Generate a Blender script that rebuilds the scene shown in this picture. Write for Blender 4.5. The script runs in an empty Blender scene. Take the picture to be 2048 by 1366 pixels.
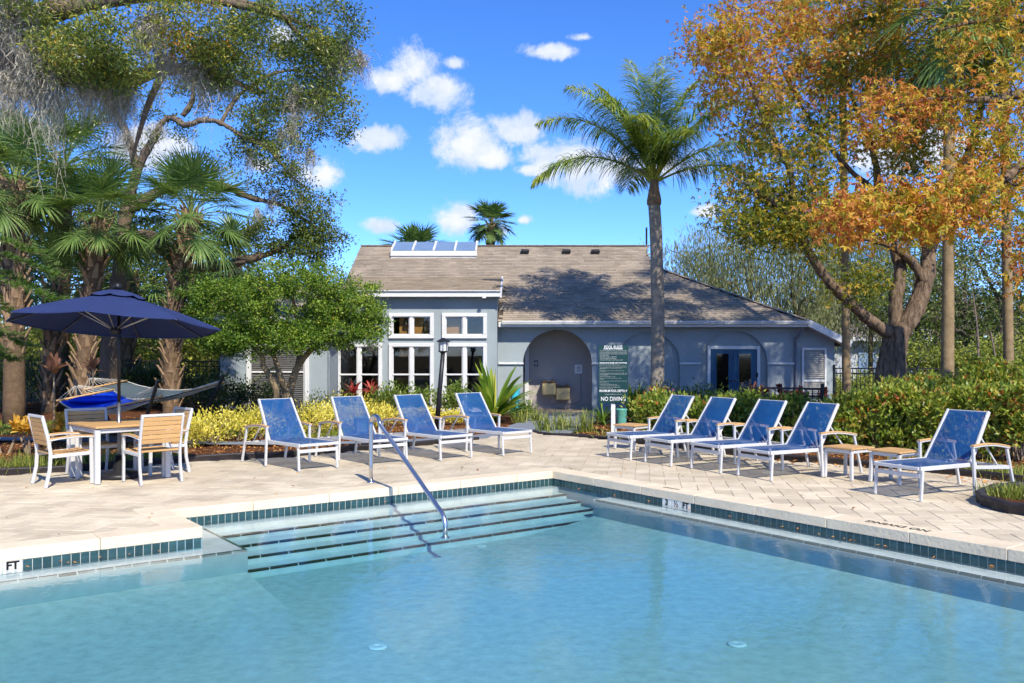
import bpy, math, random
import numpy as np
from mathutils import Vector, Matrix, Quaternion

# ---------------------------------------------------------------- camera, sky, sun, exposure
scene = bpy.context.scene
COL = scene.collection
F, HZ, HC = 1790.0, 703.0, 1.7            # focal length (px of the 2048 px photo), horizon row, eye height
camd = bpy.data.cameras.new('camera'); cam = bpy.data.objects.new('camera', camd); COL.objects.link(cam)
camd.sensor_width = 36.0; camd.lens = 36.0*F/2048.0
camd.shift_y = (HZ-683.0)/2048.0
camd.clip_end = 2000.0; camd.clip_start = 0.05
cam.location = (0, 0, HC); cam.rotation_euler = (math.radians(90), 0, 0)
scene.camera = cam

SUN_ELEV = math.radians(43.0)
SH = Vector((-0.38, 0.925, 0)).normalized()          # way the shadows fall on the ground
SUN_DIR = Vector((-SH.x*math.cos(SUN_ELEV), -SH.y*math.cos(SUN_ELEV), math.sin(SUN_ELEV)))  # towards the sun
sund = bpy.data.lights.new('sun', 'SUN'); sun = bpy.data.objects.new('sun', sund); COL.objects.link(sun)
sund.energy = 3.3; sund.angle = math.radians(0.53); sund.color = (1.0, 0.93, 0.80)
sun.rotation_euler = (-SUN_DIR).to_track_quat('-Z', 'Y').to_euler()
sun.location = (20, -40, 40)

scene.view_settings.view_transform = 'Standard'; scene.view_settings.look = 'None'
scene.view_settings.exposure = 0.92; scene.view_settings.gamma = 1.0
scene.view_settings.use_curve_mapping = False
scene.render.engine = 'CYCLES'
try:
    scene.cycles.max_bounces = 6; scene.cycles.transparent_max_bounces = 14
    scene.cycles.diffuse_bounces = 2; scene.cycles.glossy_bounces = 3; scene.cycles.transmission_bounces = 4
    scene.cycles.use_light_tree = False; scene.cycles.use_denoising = True; scene.cycles.use_adaptive_sampling = True; scene.cycles.adaptive_threshold = 0.022; scene.cycles.adaptive_min_samples = 16
except Exception: pass

world = bpy.data.worlds.new('World'); scene.world = world; world.use_nodes = True
def build_world():
    nt = world.node_tree; N = nt.nodes; L = nt.links; N.clear()
    out = N.new('ShaderNodeOutputWorld'); bg = N.new('ShaderNodeBackground'); bg.inputs[1].default_value = 0.15
    sky = N.new('ShaderNodeTexSky'); sky.sky_type = 'NISHITA'; sky.sun_disc = False
    sky.sun_elevation = SUN_ELEV
    sky.sun_rotation = math.atan2(SUN_DIR.x, SUN_DIR.y)
    sky.air_density = 0.62; sky.dust_density = 0.0; sky.ozone_density = 6.0; sky.altitude = 0
    hs = N.new('ShaderNodeHueSaturation'); hs.inputs['Saturation'].default_value = 1.15; hs.inputs['Value'].default_value = 1.0
    L.new(sky.outputs[0], hs.inputs['Color'])
    gm = N.new('ShaderNodeMix'); gm.data_type = 'RGBA'; gm.blend_type = 'MULTIPLY'; gm.inputs[0].default_value = 1.0
    L.new(hs.outputs[0], gm.inputs[6]); gm.inputs[7].default_value = (0.86, 0.85, 1.02, 1)
    # cumulus: soft lobes in direction space, broken up by noise
    tc = N.new('ShaderNodeTexCoord')
    def vm(op, a=None, b=None):
        n = N.new('ShaderNodeVectorMath'); n.operation = op
        for i, v in enumerate((a, b)):
            if v is None: continue
            if hasattr(v, 'is_output'): L.new(v, n.inputs[i])
            else: n.inputs[i].default_value = v
        return n
    def mm(op, a=None, b=None, c=None, clamp=False):
        n = N.new('ShaderNodeMath'); n.operation = op; n.use_clamp = clamp
        for i, v in enumerate((a, b, c)):
            if v is None: continue
            if hasattr(v, 'is_output'): L.new(v, n.inputs[i])
            else: n.inputs[i].default_value = v
        return n.outputs[0]
    d0 = tc.outputs['Generated']
    lobes = []
    def lobe(px, py, rx, ry, s=1.0):
        d = Vector(((px-1024)/F, 1.0, (HZ-py)/F)); k = d.length; d.normalize()
        lobes.append((d, rx/F/k, ry/F/k, s))
    for a in ((835,140,75,56,1),(865,170,70,45,1),(780,158,60,28,.8),(910,125,40,22,.65),(752,278,66,27,.95),(935,290,80,47,1),(1050,258,75,38,.95),
              (965,318,60,20,.85),(1130,310,95,56,1),(1210,340,110,50,1),(1330,335,110,48,.9),(1060,340,40,16,.7),(1110,102,75,20,.62),(1165,75,35,13,.55),
              (925,440,70,38,.95),(975,462,60,24,.8),(765,452,46,20,.85),(1048,440,20,12,.85),(640,350,55,42,.8),(560,70,40,30,.45),(1410,420,40,20,.6),
              (520,330,40,26,.6),(300,300,90,50,.7),(120,120,110,50,.7),(1850,300,140,60,.6),(1690,120,90,40,.5)): lobe(*a)
    best = None
    for d, rx, ry, s in lobes:
        rx *= 0.52+0.36*s; ry *= 0.50+0.36*s
        n = N.new('ShaderNodeVectorMath'); n.operation = 'MULTIPLY_ADD'; L.new(d0, n.inputs[0])
        n.inputs[1].default_value = (1/rx, 1/rx, 1/ry); n.inputs[2].default_value = (-d.x/rx, -d.y/rx, -d.z/ry)
        ln = vm('LENGTH', n.outputs[0]).outputs['Value']
        best = ln if best is None else mm('MINIMUM', best, ln)
    near = mm('LESS_THAN', best, 2.3)                    # the noise is only worked out near a cloud
    nz = N.new('ShaderNodeTexNoise'); nz.inputs['Scale'].default_value = 15; nz.inputs['Detail'].default_value = 8; nz.inputs['Roughness'].default_value = 0.66
    nz.inputs['Distortion'].default_value = 0.25
    L.new(d0, nz.inputs['Vector'])
    nw = N.new('ShaderNodeTexNoise'); nw.inputs['Scale'].default_value = 34; nw.inputs['Detail'].default_value = 4
    L.new(d0, nw.inputs['Vector'])
    dens = mm('ADD', mm('MULTIPLY_ADD', best, -0.62, 0.85), mm('MULTIPLY', mm('SUBTRACT', nz.outputs[0], 0.5), 2.5))
    cov = N.new('ShaderNodeMapRange'); cov.interpolation_type = 'SMOOTHSTEP'; L.new(dens, cov.inputs[0])
    cov.inputs[1].default_value = 0.10; cov.inputs[2].default_value = 0.58; cov.inputs[3].default_value = 0; cov.inputs[4].default_value = 0.95
    core = N.new('ShaderNodeMapRange'); L.new(mm('ADD', mm('MULTIPLY', dens, .75), mm('MULTIPLY', mm('SUBTRACT', nw.outputs[0], .5), 2.2)), core.inputs[0])
    core.inputs[1].default_value = 0.15; core.inputs[2].default_value = 0.85
    cc = N.new('ShaderNodeMix'); cc.data_type = 'RGBA'; L.new(core.outputs[0], cc.inputs[0])
    cc.inputs[6].default_value = (2.5, 2.9, 3.9, 1); cc.inputs[7].default_value = (3.6, 3.65, 3.8, 1)
    bg2 = N.new('ShaderNodeBackground'); bg2.inputs[1].default_value = 0.15; L.new(cc.outputs[2], bg2.inputs[0])
    L.new(gm.outputs[2], bg.inputs[0])
    bg3 = N.new('ShaderNodeBackground'); bg3.inputs[1].default_value = 0.15; L.new(gm.outputs[2], bg3.inputs[0])
    m1 = N.new('ShaderNodeMixShader'); L.new(cov.outputs[0], m1.inputs[0]); L.new(bg3.outputs[0], m1.inputs[1]); L.new(bg2.outputs[0], m1.inputs[2])
    m2 = N.new('ShaderNodeMixShader'); L.new(near, m2.inputs[0]); L.new(bg.outputs[0], m2.inputs[1]); L.new(m1.outputs[0], m2.inputs[2])
    # round the rest of the sky the same fair-weather cumulus, from one noise
    no = N.new('ShaderNodeTexNoise'); no.inputs['Scale'].default_value = 5.5; no.inputs['Detail'].default_value = 3
    st_ = N.new('ShaderNodeMapping'); st_.inputs['Scale'].default_value = (1, 1, 1.7); L.new(d0, st_.inputs[0]); L.new(st_.outputs[0], no.inputs['Vector'])
    mr = N.new('ShaderNodeMapRange'); mr.interpolation_type = 'SMOOTHSTEP'; L.new(no.outputs[0], mr.inputs[0]); mr.inputs[1].default_value = .60; mr.inputs[2].default_value = .70
    bg4 = N.new('ShaderNodeBackground'); bg4.inputs[1].default_value = 0.15; L.new(gm.outputs[2], bg4.inputs[0])
    bg5 = N.new('ShaderNodeBackground'); bg5.inputs[1].default_value = 0.15; bg5.inputs[0].default_value = (3.4, 3.5, 3.7, 1)
    m3 = N.new('ShaderNodeMixShader'); L.new(mr.outputs[0], m3.inputs[0]); L.new(bg4.outputs[0], m3.inputs[1]); L.new(bg5.outputs[0], m3.inputs[2])
    sx = N.new('ShaderNodeSeparateXYZ'); L.new(d0, sx.inputs[0])
    fw = mm('GREATER_THAN', sx.outputs[1], 0.72)
    m4 = N.new('ShaderNodeMixShader'); L.new(fw, m4.inputs[0]); L.new(m3.outputs[0], m4.inputs[1]); L.new(m2.outputs[0], m4.inputs[2])
    L.new(m4.outputs[0], out.inputs[0])
build_world()
world.cycles.sampling_method = 'MANUAL'; world.cycles.sample_map_resolution = 256

# ---------------------------------------------------------------- helpers
R = random.Random(11)
rng = np.random.default_rng(4)
PI = math.pi
def G(px, py, z=0.0):                 # ground point seen at a pixel, at height z
    d = F*(HC-z)/(py-HZ); return Vector(((px-1024)*d/F, d, z))
def P(px, py, Y):                     # point seen at a pixel, at distance Y
    return Vector(((px-1024)*Y/F, Y, HC-(py-HZ)*Y/F))
def gz(x, y):                         # lie of the land
    if y < 15: return 0.0
    t = min(1, (y-15)/10.0)
    s = min(1, max(0, (-x-3.5)/4.0))
    return (-0.16)*t*(1-s) + 0.16*t*s
def tag(o, label=None, cat=None, group=None, kind=None):
    if label: o['label'] = label
    if cat: o['category'] = cat
    if group: o['group'] = group
    if kind: o['kind'] = kind
    return o
def empty(name, loc=(0, 0, 0), rz=0.0, parent=None):
    o = bpy.data.objects.new(name, None); COL.objects.link(o); o.empty_display_size = 0.2
    o.location = loc; o.rotation_euler = (0, 0, rz)
    if parent: o.parent = parent
    return o
def link(name, me, mat=None, parent=None, smooth=False):
    o = bpy.data.objects.new(name, me); COL.objects.link(o)
    if mat is not None and not me.materials: me.materials.append(mat)
    if parent: o.parent = parent
    if smooth: me.polygons.foreach_set('use_smooth', np.ones(len(me.polygons), dtype=bool))
    return o
def copy_tree(o, parent=None):
    c = o.copy(); COL.objects.link(c)
    if parent is not None: c.parent = parent
    for ch in list(o.children): copy_tree(ch, c)
    return c
def npmesh(name, V, Q, attr=None):
    """mesh from numpy verts (n,3) and faces (m,k)"""
    me = bpy.data.meshes.new(name); n, k = Q.shape
    me.vertices.add(len(V)); me.vertices.foreach_set('co', np.asarray(V, dtype=np.float32).ravel())
    me.loops.add(n*k); me.loops.foreach_set('vertex_index', Q.astype(np.int32).ravel())
    me.polygons.add(n); me.polygons.foreach_set('loop_start', np.arange(n, dtype=np.int32)*k)
    me.polygons.foreach_set('loop_total', np.full(n, k, dtype=np.int32))
    me.update(calc_edges=True); me.shade_flat()
    if attr is not None:
        a = me.attributes.new('t', 'FLOAT', 'POINT'); a.data.foreach_set('value', np.asarray(attr, dtype=np.float32))
    return me
class MB:
    def __init__(s): s.v = []; s.f = []
    def add(s, vs, fs):
        b = len(s.v); s.v += [tuple(v) for v in vs]; s.f += [tuple(i+b for i in f) for f in fs]; return s
    def box(s, c, d, M=None):
        x, y, z = d[0]/2, d[1]/2, d[2]/2
        vs = [Vector((sx*x, sy*y, sz*z)) for sz in (-1, 1) for sx, sy in ((-1,-1),(1,-1),(1,1),(-1,1))]
        if M is not None: vs = [M @ v for v in vs]
        c = Vector(c); vs = [v+c for v in vs]
        return s.add(vs, [(3,2,1,0),(4,5,6,7),(0,1,5,4),(1,2,6,5),(2,3,7,6),(3,0,4,7)])
    def bev(s, c, d, b=0.006, M=None):
        """box with chamfered edges (a rounded bar section)"""
        x, y, z = d[0]/2, d[1]/2, d[2]/2; b = min(b, x*.49, y*.49, z*.49)
        vs = []
        for zz, ins in ((-z, b), (-z+b, 0), (z-b, 0), (z, b)):
            X, Y = x-ins, y-ins; k = b*0.7 if not ins else 0.3*b
            vs += [Vector(p) for p in ((-X+k,-Y,zz),(X-k,-Y,zz),(X,-Y+k,zz),(X,Y-k,zz),(X-k,Y,zz),(-X+k,Y,zz),(-X,Y-k,zz),(-X,-Y+k,zz))]
        if M is not None: vs = [M @ v for v in vs]
        c = Vector(c); vs = [v+c for v in vs]
        fs = [tuple(range(7, -1, -1)), tuple(range(24, 32))]
        for r in range(3):
            for i in range(8):
                j = (i+1) % 8; fs.append((r*8+i, r*8+j, r*8+8+j, r*8+8+i))
        return s.add(vs, fs)
    def bar(s, a, b, w, h, up=(0, 0, 1), bevel=True):
        a, b = Vector(a), Vector(b); d = b-a; L = d.length; d.normalize(); u = Vector(up)
        if abs(d.dot(u)) > 0.98: u = Vector((1, 0, 0))
        r = d.cross(u).normalized(); u = r.cross(d)
        M = Matrix((d, r, u)).transposed()
        return (s.bev if bevel else s.box)((a+b)/2, (L, w, h), M=M) if not bevel else s.bev((a+b)/2, (L, w, h), 0.005, M)
    def tube(s, pts, rad, n=8, cap=True):
        pts = [Vector(p) for p in pts]; m = len(pts)
        if not hasattr(rad, '__len__'): rad = [rad]*m
        base = len(s.v); u = None
        for i, p in enumerate(pts):
            d = (pts[min(i+1, m-1)]-pts[max(i-1, 0)]).normalized()
            if u is None:
                u = d.orthogonal().normalized()
            else:
                u = (u-d*u.dot(d))
                u = u.normalized() if u.length > 1e-6 else d.orthogonal().normalized()
            w = d.cross(u)
            for k in range(n):
                a = 2*PI*k/n; s.v.append(tuple(p+(u*math.cos(a)+w*math.sin(a))*rad[i]))
        for i in range(m-1):
            for k in range(n):
                j = (k+1) % n; s.f.append((base+i*n+k, base+i*n+j, base+i*n+n+j, base+i*n+n+k))
        if cap:
            s.f.append(tuple(base+k for k in range(n-1, -1, -1))); s.f.append(tuple(base+(m-1)*n+k for k in range(n)))
        return s
    def lathe(s, prof, n=16, c=(0, 0, 0)):
        base = len(s.v); c = Vector(c)
        for r, z in prof:
            for k in range(n): a = 2*PI*k/n; s.v.append((c.x+r*math.cos(a), c.y+r*math.sin(a), c.z+z))
        for i in range(len(prof)-1):
            for k in range(n):
                j = (k+1) % n; s.f.append((base+i*n+k, base+i*n+j, base+i*n+n+j, base+i*n+n+k))
        s.f.append(tuple(base+k for k in range(n-1, -1, -1))); e = base+(len(prof)-1)*n; s.f.append(tuple(e+k for k in range(n)))
        return s
    def prism(s, poly, z0, z1):
        n = len(poly); vs = [(x, y, z0) for x, y in poly]+[(x, y, z1) for x, y in poly]
        return s.add(vs, [tuple(range(n-1, -1, -1)), tuple(range(n, 2*n))]+[(i, (i+1) % n, n+(i+1) % n, n+i) for i in range(n)])
    def mesh(s, name):
        me = bpy.data.meshes.new(name); me.from_pydata(s.v, [], s.f); me.update(); return me
    def build(s, name, mat, parent=None, smooth=False):
        return link(name, s.mesh(name), mat, parent, smooth)

# ---------------------------------------------------------------- materials
def rgb(r, g, b):                      # sRGB 0-255 -> linear
    f = lambda c: (c/255/12.92) if c <= 10 else ((c/255+0.055)/1.055)**2.4
    return (f(r), f(g), f(b))
def mul(c, k): return tuple(min(1, x*k) for x in c)
def material(name, c, rough=0.6, spec=0.4, var=0.12, scale=6.0, bump=0.0, bscale=None, metal=0.0, orand=0.0, island=0.0, c2=None, stretch=(1, 1, 1), local=False, detail=6):
    m = bpy.data.materials.new(name); m.use_nodes = True; nt = m.node_tree; N = nt.nodes; L = nt.links
    b = N['Principled BSDF']; b.inputs['Roughness'].default_value = rough; b.inputs['Metallic'].default_value = metal
    b.inputs['Specular IOR Level'].default_value = spec
    if local:
        tc = N.new('ShaderNodeTexCoord'); src = tc.outputs['Object']
    else:
        tc = N.new('ShaderNodeNewGeometry'); src = tc.outputs['Position']
    mp = N.new('ShaderNodeMapping'); mp.inputs['Scale'].default_value = stretch; L.new(src, mp.inputs[0])
    nz = N.new('ShaderNodeTexNoise'); nz.inputs['Scale'].default_value = scale; nz.inputs['Detail'].default_value = detail; nz.inputs['Roughness'].default_value = 0.66
    L.new(mp.outputs[0], nz.inputs['Vector'])
    ramp = N.new('ShaderNodeValToRGB'); L.new(nz.outputs[0], ramp.inputs[0])
    lo = c2 if c2 else mul(c, 1-var); hi = mul(c, 1+var)
    ramp.color_ramp.elements[0].position = 0.3; ramp.color_ramp.elements[1].position = 0.7
    ramp.color_ramp.elements[0].color = (*lo, 1); ramp.color_ramp.elements[1].color = (*hi, 1)
    col = ramp.outputs[0]
    def scaleby(col, val, amt):
        mr = N.new('ShaderNodeMapRange'); L.new(val, mr.inputs[0]); mr.inputs[3].default_value = 1-amt; mr.inputs[4].default_value = 1+amt
        vm = N.new('ShaderNodeVectorMath'); vm.operation = 'SCALE'; L.new(col, vm.inputs[0]); L.new(mr.outputs[0], vm.inputs['Scale']); return vm.outputs[0]
    if orand:
        oi = N.new('ShaderNodeObjectInfo'); col = scaleby(col, oi.outputs['Random'], orand)
    if island:
        gi = N.new('ShaderNodeNewGeometry'); col = scaleby(col, gi.outputs['Random Per Island'], island)
    L.new(col, b.inputs['Base Color'])
    if bump:
        n2 = N.new('ShaderNodeTexNoise'); n2.inputs['Scale'].default_value = bscale or scale*4; n2.inputs['Detail'].default_value = 5
        L.new(mp.outputs[0], n2.inputs['Vector'])
        bp = N.new('ShaderNodeBump'); bp.inputs['Strength'].default_value = bump; bp.inputs['Distance'].default_value = 0.02
        L.new(n2.outputs[0], bp.inputs['Height']); L.new(bp.outputs[0], b.inputs['Normal'])
    return m
def two_sided_ior(N, L, fr, ior):
    """same Fresnel from both sides of a surface that does not bend light"""
    g = N.new('ShaderNodeNewGeometry'); m = N.new('ShaderNodeMath'); m.operation = 'MULTIPLY_ADD'
    L.new(g.outputs['Backfacing'], m.inputs[0]); m.inputs[1].default_value = 1/ior-ior; m.inputs[2].default_value = ior; L.new(m.outputs[0], fr.inputs['IOR'])
def leaf_material(name, stops, spread=0.5, rough=0.45, trans=0.35, spec=0.35, gain=1.0):
    """leaves: colour picked per leaf from a ramp (attribute t + a random share), some light through the blade"""
    m = bpy.data.materials.new(name); m.use_nodes = True; nt = m.node_tree; N = nt.nodes; L = nt.links
    b = N['Principled BSDF']; b.inputs['Roughness'].default_value = rough; b.inputs['Specular IOR Level'].default_value = spec
    out = N['Material Output']
    at = N.new('ShaderNodeAttribute'); at.attribute_name = 't'
    gi = N.new('ShaderNodeNewGeometry')
    ma = N.new('ShaderNodeMath'); ma.operation = 'MULTIPLY_ADD'; L.new(gi.outputs['Random Per Island'], ma.inputs[0]); ma.inputs[1].default_value = spread; ma.inputs[2].default_value = -spread/2
    ad = N.new('ShaderNodeMath'); ad.operation = 'ADD'; ad.use_clamp = True; L.new(ma.outputs[0], ad.inputs[0]); L.new(at.outputs['Fac'], ad.inputs[1])
    rp = N.new('ShaderNodeValToRGB'); L.new(ad.outputs[0], rp.inputs[0])
    cr = rp.color_ramp
    while len(cr.elements) < len(stops): cr.elements.new(0.5)
    for e, (p, c) in zip(cr.elements, stops): e.position = p; e.color = (*mul(c, gain*1.18), 1)
    L.new(rp.outputs[0], b.inputs['Base Color'])
    tr = N.new('ShaderNodeBsdfTranslucent'); mixc = N.new('ShaderNodeVectorMath'); mixc.operation = 'MULTIPLY'
    L.new(rp.outputs[0], mixc.inputs[0]); mixc.inputs[1].default_value = (1.25, 1.25, 0.7); L.new(mixc.outputs[0], tr.inputs[0])
    mx = N.new('ShaderNodeMixShader'); mx.inputs[0].default_value = trans; L.new(b.outputs[0], mx.inputs[1]); L.new(tr.outputs[0], mx.inputs[2])
    L.new(mx.outputs[0], out.inputs[0])
    return m
# ---------------------------------------------------------------- pool, deck, ground
C0 = G(1105, 942); UA = Vector((-0.804, -0.595, 0)).normalized(); VB = Vector((0.595, -0.804, 0)).normalized()
def AB(a, b, z=0.0):
    p = C0+UA*a+VB*b; return Vector((p.x, p.y, z))
def ab_of(x, y):
    d = Vector((x-C0.x, y-C0.y, 0)); return d.dot(UA), d.dot(VB)
WZ = -0.172
POOL = [(0, 0), (5.3, 0), (5.3, 1.13), (14.5, 1.13), (14.5, 8.9), (0, 8.9)]     # coping's inner line in (a, b)
M_stone = material('travertine_coping', rgb(222, 205, 176), 0.75, 0.25, 0.10, 3.0, 0.35, 30, orand=0.05)
M_paver = material('travertine_paver', rgb(216, 202, 176), 0.8, 0.25, 0.06, 1.6, 0.4, 45, orand=0.12, island=0.11, c2=rgb(186, 171, 146), detail=10)
M_grout = material('paver_joint_sand', rgb(196, 180, 158), 0.9, 0.1, 0.2, 4.0)
M_tile = material('waterline_tile', rgb(46, 74, 76), 0.2, 0.5, 0.3, 5.0, orand=0.22, stretch=(1, 1, 9))
M_tgrout = material('tile_grout', rgb(176, 182, 176), 0.8, 0.2, 0.1, 8)
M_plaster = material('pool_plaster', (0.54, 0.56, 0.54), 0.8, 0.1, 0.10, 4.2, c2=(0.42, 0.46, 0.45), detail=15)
M_floor = material('depth_toned_floor_plaster', (0.43, 0.47, 0.44), 0.8, 0.1, 0.10, 9.0, c2=(0.33, 0.37, 0.345), detail=15)  # same plaster as the ledge, toned down for the water's depth
M_mid = material('half_dimmed_plaster', (0.27, 0.36, 0.37), 0.8, 0.1, 0.12, 4, detail=12)  # milder version: part of the water's dimming is in the colour
M_deep = material('depth_dimmed_plaster', (0.20, 0.31, 0.35), 0.8, 0.1, 0.12, 2.2, detail=12)  # plaster with the dimming of deep water put into its colour
M_black = material('black_nosing_tile', rgb(22, 24, 28), 0.35, 0.4, 0.2, 8)
M_print = material('black_print', rgb(26, 24, 24), 0.6, 0.2, 0.2, 8)
M_white = material('white_paint', (0.78, 0.78, 0.77), 0.5, 0.35, 0.05, 3.0)
M_mulch = material('mulch_soil', rgb(98, 66, 46), 0.95, 0.05, 0.4, 9, 0.6, 40, c2=rgb(70, 42, 28))
M_edging = material('black_plastic_edging', rgb(50, 46, 48), 0.55, 0.35, 0.2, 9)
M_path = material('grey_concrete', rgb(126, 132, 142), 0.85, 0.2, 0.08, 3, 0.2, 40)
M_lawn = material('lawn_soil', rgb(66, 84, 36), 0.95, 0.05, 0.25, 7)
M_ground = material('ground_litter', rgb(92, 76, 56), 0.95, 0.05, 0.3, 2.0, 0.4, 20, c2=rgb(66, 66, 38))

# ground sheet to the horizon with a hole for the pool (rings of quads around it)
def build_ground():
    xs = list(np.concatenate([[-600, -200, -80, -40], np.arange(-24, 25, 2.0), [40, 80, 200, 600]]))
    ys = list(np.concatenate([[-300, -60, -20], np.arange(-6, 46, 2.0), [60, 90, 150, 300, 900]]))
    V = []; Fc = []
    for y in ys:
        for x in xs: V.append((x, y, gz(x, y)-0.06))
    nx = len(xs)
    for j in range(len(ys)-1):
        for i in range(nx-1):
            cx, cy = (xs[i]+xs[i+1])/2, (ys[j]+ys[j+1])/2
            if -16.5 < cx < 9 and -6 < cy < 13.5: continue      # deck and pool stand here
            Fc.append((j*nx+i, j*nx+i+1, (j+1)*nx+i+1, (j+1)*nx+i))
    me = bpy.data.meshes.new('ground'); me.from_pydata(V, [], Fc); me.update()
    tag(link('ground', me, M_ground), kind='structure')
build_ground()

# outline of the deck (world x, y), far side along the bed edging
EDGE_L = [G(-330, 976), G(-90, 960), G(0, 950), G(180, 941), G(366, 924), G(567, 914), G(706, 901.5), G(817, 893), G(956, 879)]
EDGE_R = [G(1061, 862), G(1095, 869), G(1178, 875), G(1270, 886), G(1390, 901), G(1500, 914), G(1640, 926), G(1760, 936), G(1900, 949), G(2048, 967), G(2200, 990)]
def inside(poly, x, y):
    r = False; n = len(poly); j = n-1
    for i in range(n):
        xi, yi = poly[i][0], poly[i][1]; xj, yj = poly[j][0], poly[j][1]
        if (yi > y) != (yj > y) and x < (xj-xi)*(y-yi)/(yj-yi)+xi: r = not r
        j = i
    return r
DECK = [(p.x, p.y) for p in EDGE_L]+[(p.x, p.y) for p in EDGE_R]+[(8.6, 6), (8.6, -6), (-16, -6), (-16, 11)]
def in_pool(a, b, m=0.0):
    return (a > -m and b > -m and a < 14.5+m and b < 8.9+m) and not (a > 5.3+m and b < 1.13-m)

# pool shell: floor, walls, ledges, steps
pool = tag(empty('pool', (0, 0, 0)), kind='structure')
FL = -0.56
def _ccw(p): return sum(p[i].x*p[(i+1) % len(p)].y-p[(i+1) % len(p)].x*p[i].y for i in range(len(p))) > 0
def abprism(mb, poly, z0, z1):
    pts = [AB(a, b) for a, b in poly]; mb.prism([(p.x, p.y) for p in pts] if _ccw(pts) else [(p.x, p.y) for p in pts][::-1], z0, z1)
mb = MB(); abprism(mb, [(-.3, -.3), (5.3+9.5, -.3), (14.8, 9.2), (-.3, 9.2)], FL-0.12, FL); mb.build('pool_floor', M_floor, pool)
mb = MB(); t = 0.25
for (a0, b0), (a1, b1) in zip(POOL, POOL[1:]+POOL[:1]):
    da, db = a1-a0, b1-b0; L_ = math.hypot(da, db); na, nb = -db/L_, da/L_       # outward? polygon order decides
    for s in (1, -1):
        ma, mbb = (a0+a1)/2+s*na*0.1, (b0+b1)/2+s*nb*0.1
        if not in_pool(ma, mbb): na, nb = s*na, s*nb; break
    ca, cb = (a0+a1)/2, (b0+b1)/2
    c = AB(ca+na*t/2, cb+nb*t/2, (FL-0.07)/2-0.03)
    d = (UA*da+VB*db).normalized(); M3 = Matrix((d, Vector((-d.y, d.x, 0)), Vector((0, 0, 1)))).transposed()
    mb.box(c, (L_+0.02, t, -FL-0.075), M3)
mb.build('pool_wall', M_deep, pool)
# ledge just below the water line, all round, with a tile nosing
LZ = -0.215
mb = MB()
abprism(mb, [(0.001, 1.202), (0.30, 1.202), (0.30, 8.8), (0.001, 8.8)], FL+.001, LZ)
abprism(mb, [(0.001, 0.001), (4.95, 0.001), (4.95, 0.13), (0.001, 0.13)], FL+.001, LZ+.002)
abprism(mb, [(4.951, 0.001), (5.299, 0.001), (5.299, 1.129), (4.951, 1.129)], FL+.001, LZ)
abprism(mb, [(4.951, 1.131), (14.4, 1.131), (14.4, 1.42), (4.951, 1.42)], FL+.001, LZ+.001)
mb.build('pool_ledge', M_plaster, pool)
mb = MB()                                 # sheath below the ledge top, dimming by deep water put into its colour
abprism(mb, [(0.002, 1.204), (0.303, 1.204), (0.303, 8.79), (0.002, 8.79)], FL+.002, LZ-.03)
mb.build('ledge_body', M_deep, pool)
mb = MB()
abprism(mb, [(4.946, .002), (5.297, .002), (5.297, 1.127), (4.946, 1.127)], FL+.002, LZ-.022)
abprism(mb, [(4.946, 1.133), (14.39, 1.133), (14.39, 1.424), (4.946, 1.424)], FL+.002, LZ-.022)
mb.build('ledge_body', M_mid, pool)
mb = MB(); K = 16
for f in (lambda r_, q: AB(.30+r_, 1.21 if q == 0 else 8.85), lambda r_, q: AB(4.95 if q == 0 else 14.4, 1.42+r_)):
    i0 = len(mb.v)
    for k in range(K+1):
        for q in (0, 1): v = f(2.0*k/K, q); mb.v.append((v.x, v.y, FL-.006+.136*(1-math.sin(PI/2*k/K))**1.5))
    for k in range(K): mb.f.append((i0+2*k, i0+2*k+1, i0+2*k+3, i0+2*k+2))
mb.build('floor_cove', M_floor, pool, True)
STEPS = [(0.38, -0.275), (0.68, -0.335), (0.95, -0.40), (1.2, -0.475)]
prev = 0.131
for b1, z in STEPS:
    mb = MB(); abprism(mb, [(0.06, prev), (4.949, prev), (4.949, b1), (0.06, b1)], FL+.001, z); prev = b1+.001
    st = mb.build('pool_step', M_plaster, pool)
    n = 16; w = (4.949-0.06)/n
    for i in range(n):
        mb = MB(); abprism(mb, [(0.062+i*w, b1-0.035), (0.062+(i+1)*w-0.012, b1-0.035), (0.062+(i+1)*w-0.012, b1+.003), (0.062+i*w, b1+.003)], z-0.02, z+0.003)
        mb.build('nosing_tile', M_black, st)
# ledge nosing tiles
def nosing(a0, b0, a1, b1, wid, n, m=None):
    da, db = (a1-a0)/n, (b1-b0)/n
    L_ = math.hypot(da, db); ua, ub = da/L_, db/L_; na, nb = -ub*wid, ua*wid
    mb = MB()
    for i in range(n):
        x0, y0 = a0+da*i, b0+db*i; x1, y1 = a0+da*(i+1)-ua*.01, b0+db*(i+1)-ub*.01
        abprism(mb, [(x0, y0), (x1, y1), (x1+na, y1+nb), (x0+na, y0+nb)], LZ-.02, LZ+.004)
    o = mb.build('ledge_nosing', m or M_tile, pool)
nosing(0.302, 1.25, 0.302, 8.7, 0.03, 38); nosing(4.949, 0.15, 4.949, 1.40, -0.03, 8); nosing(4.949, 1.42, 14.3, 1.42, -0.03, 62)
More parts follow.
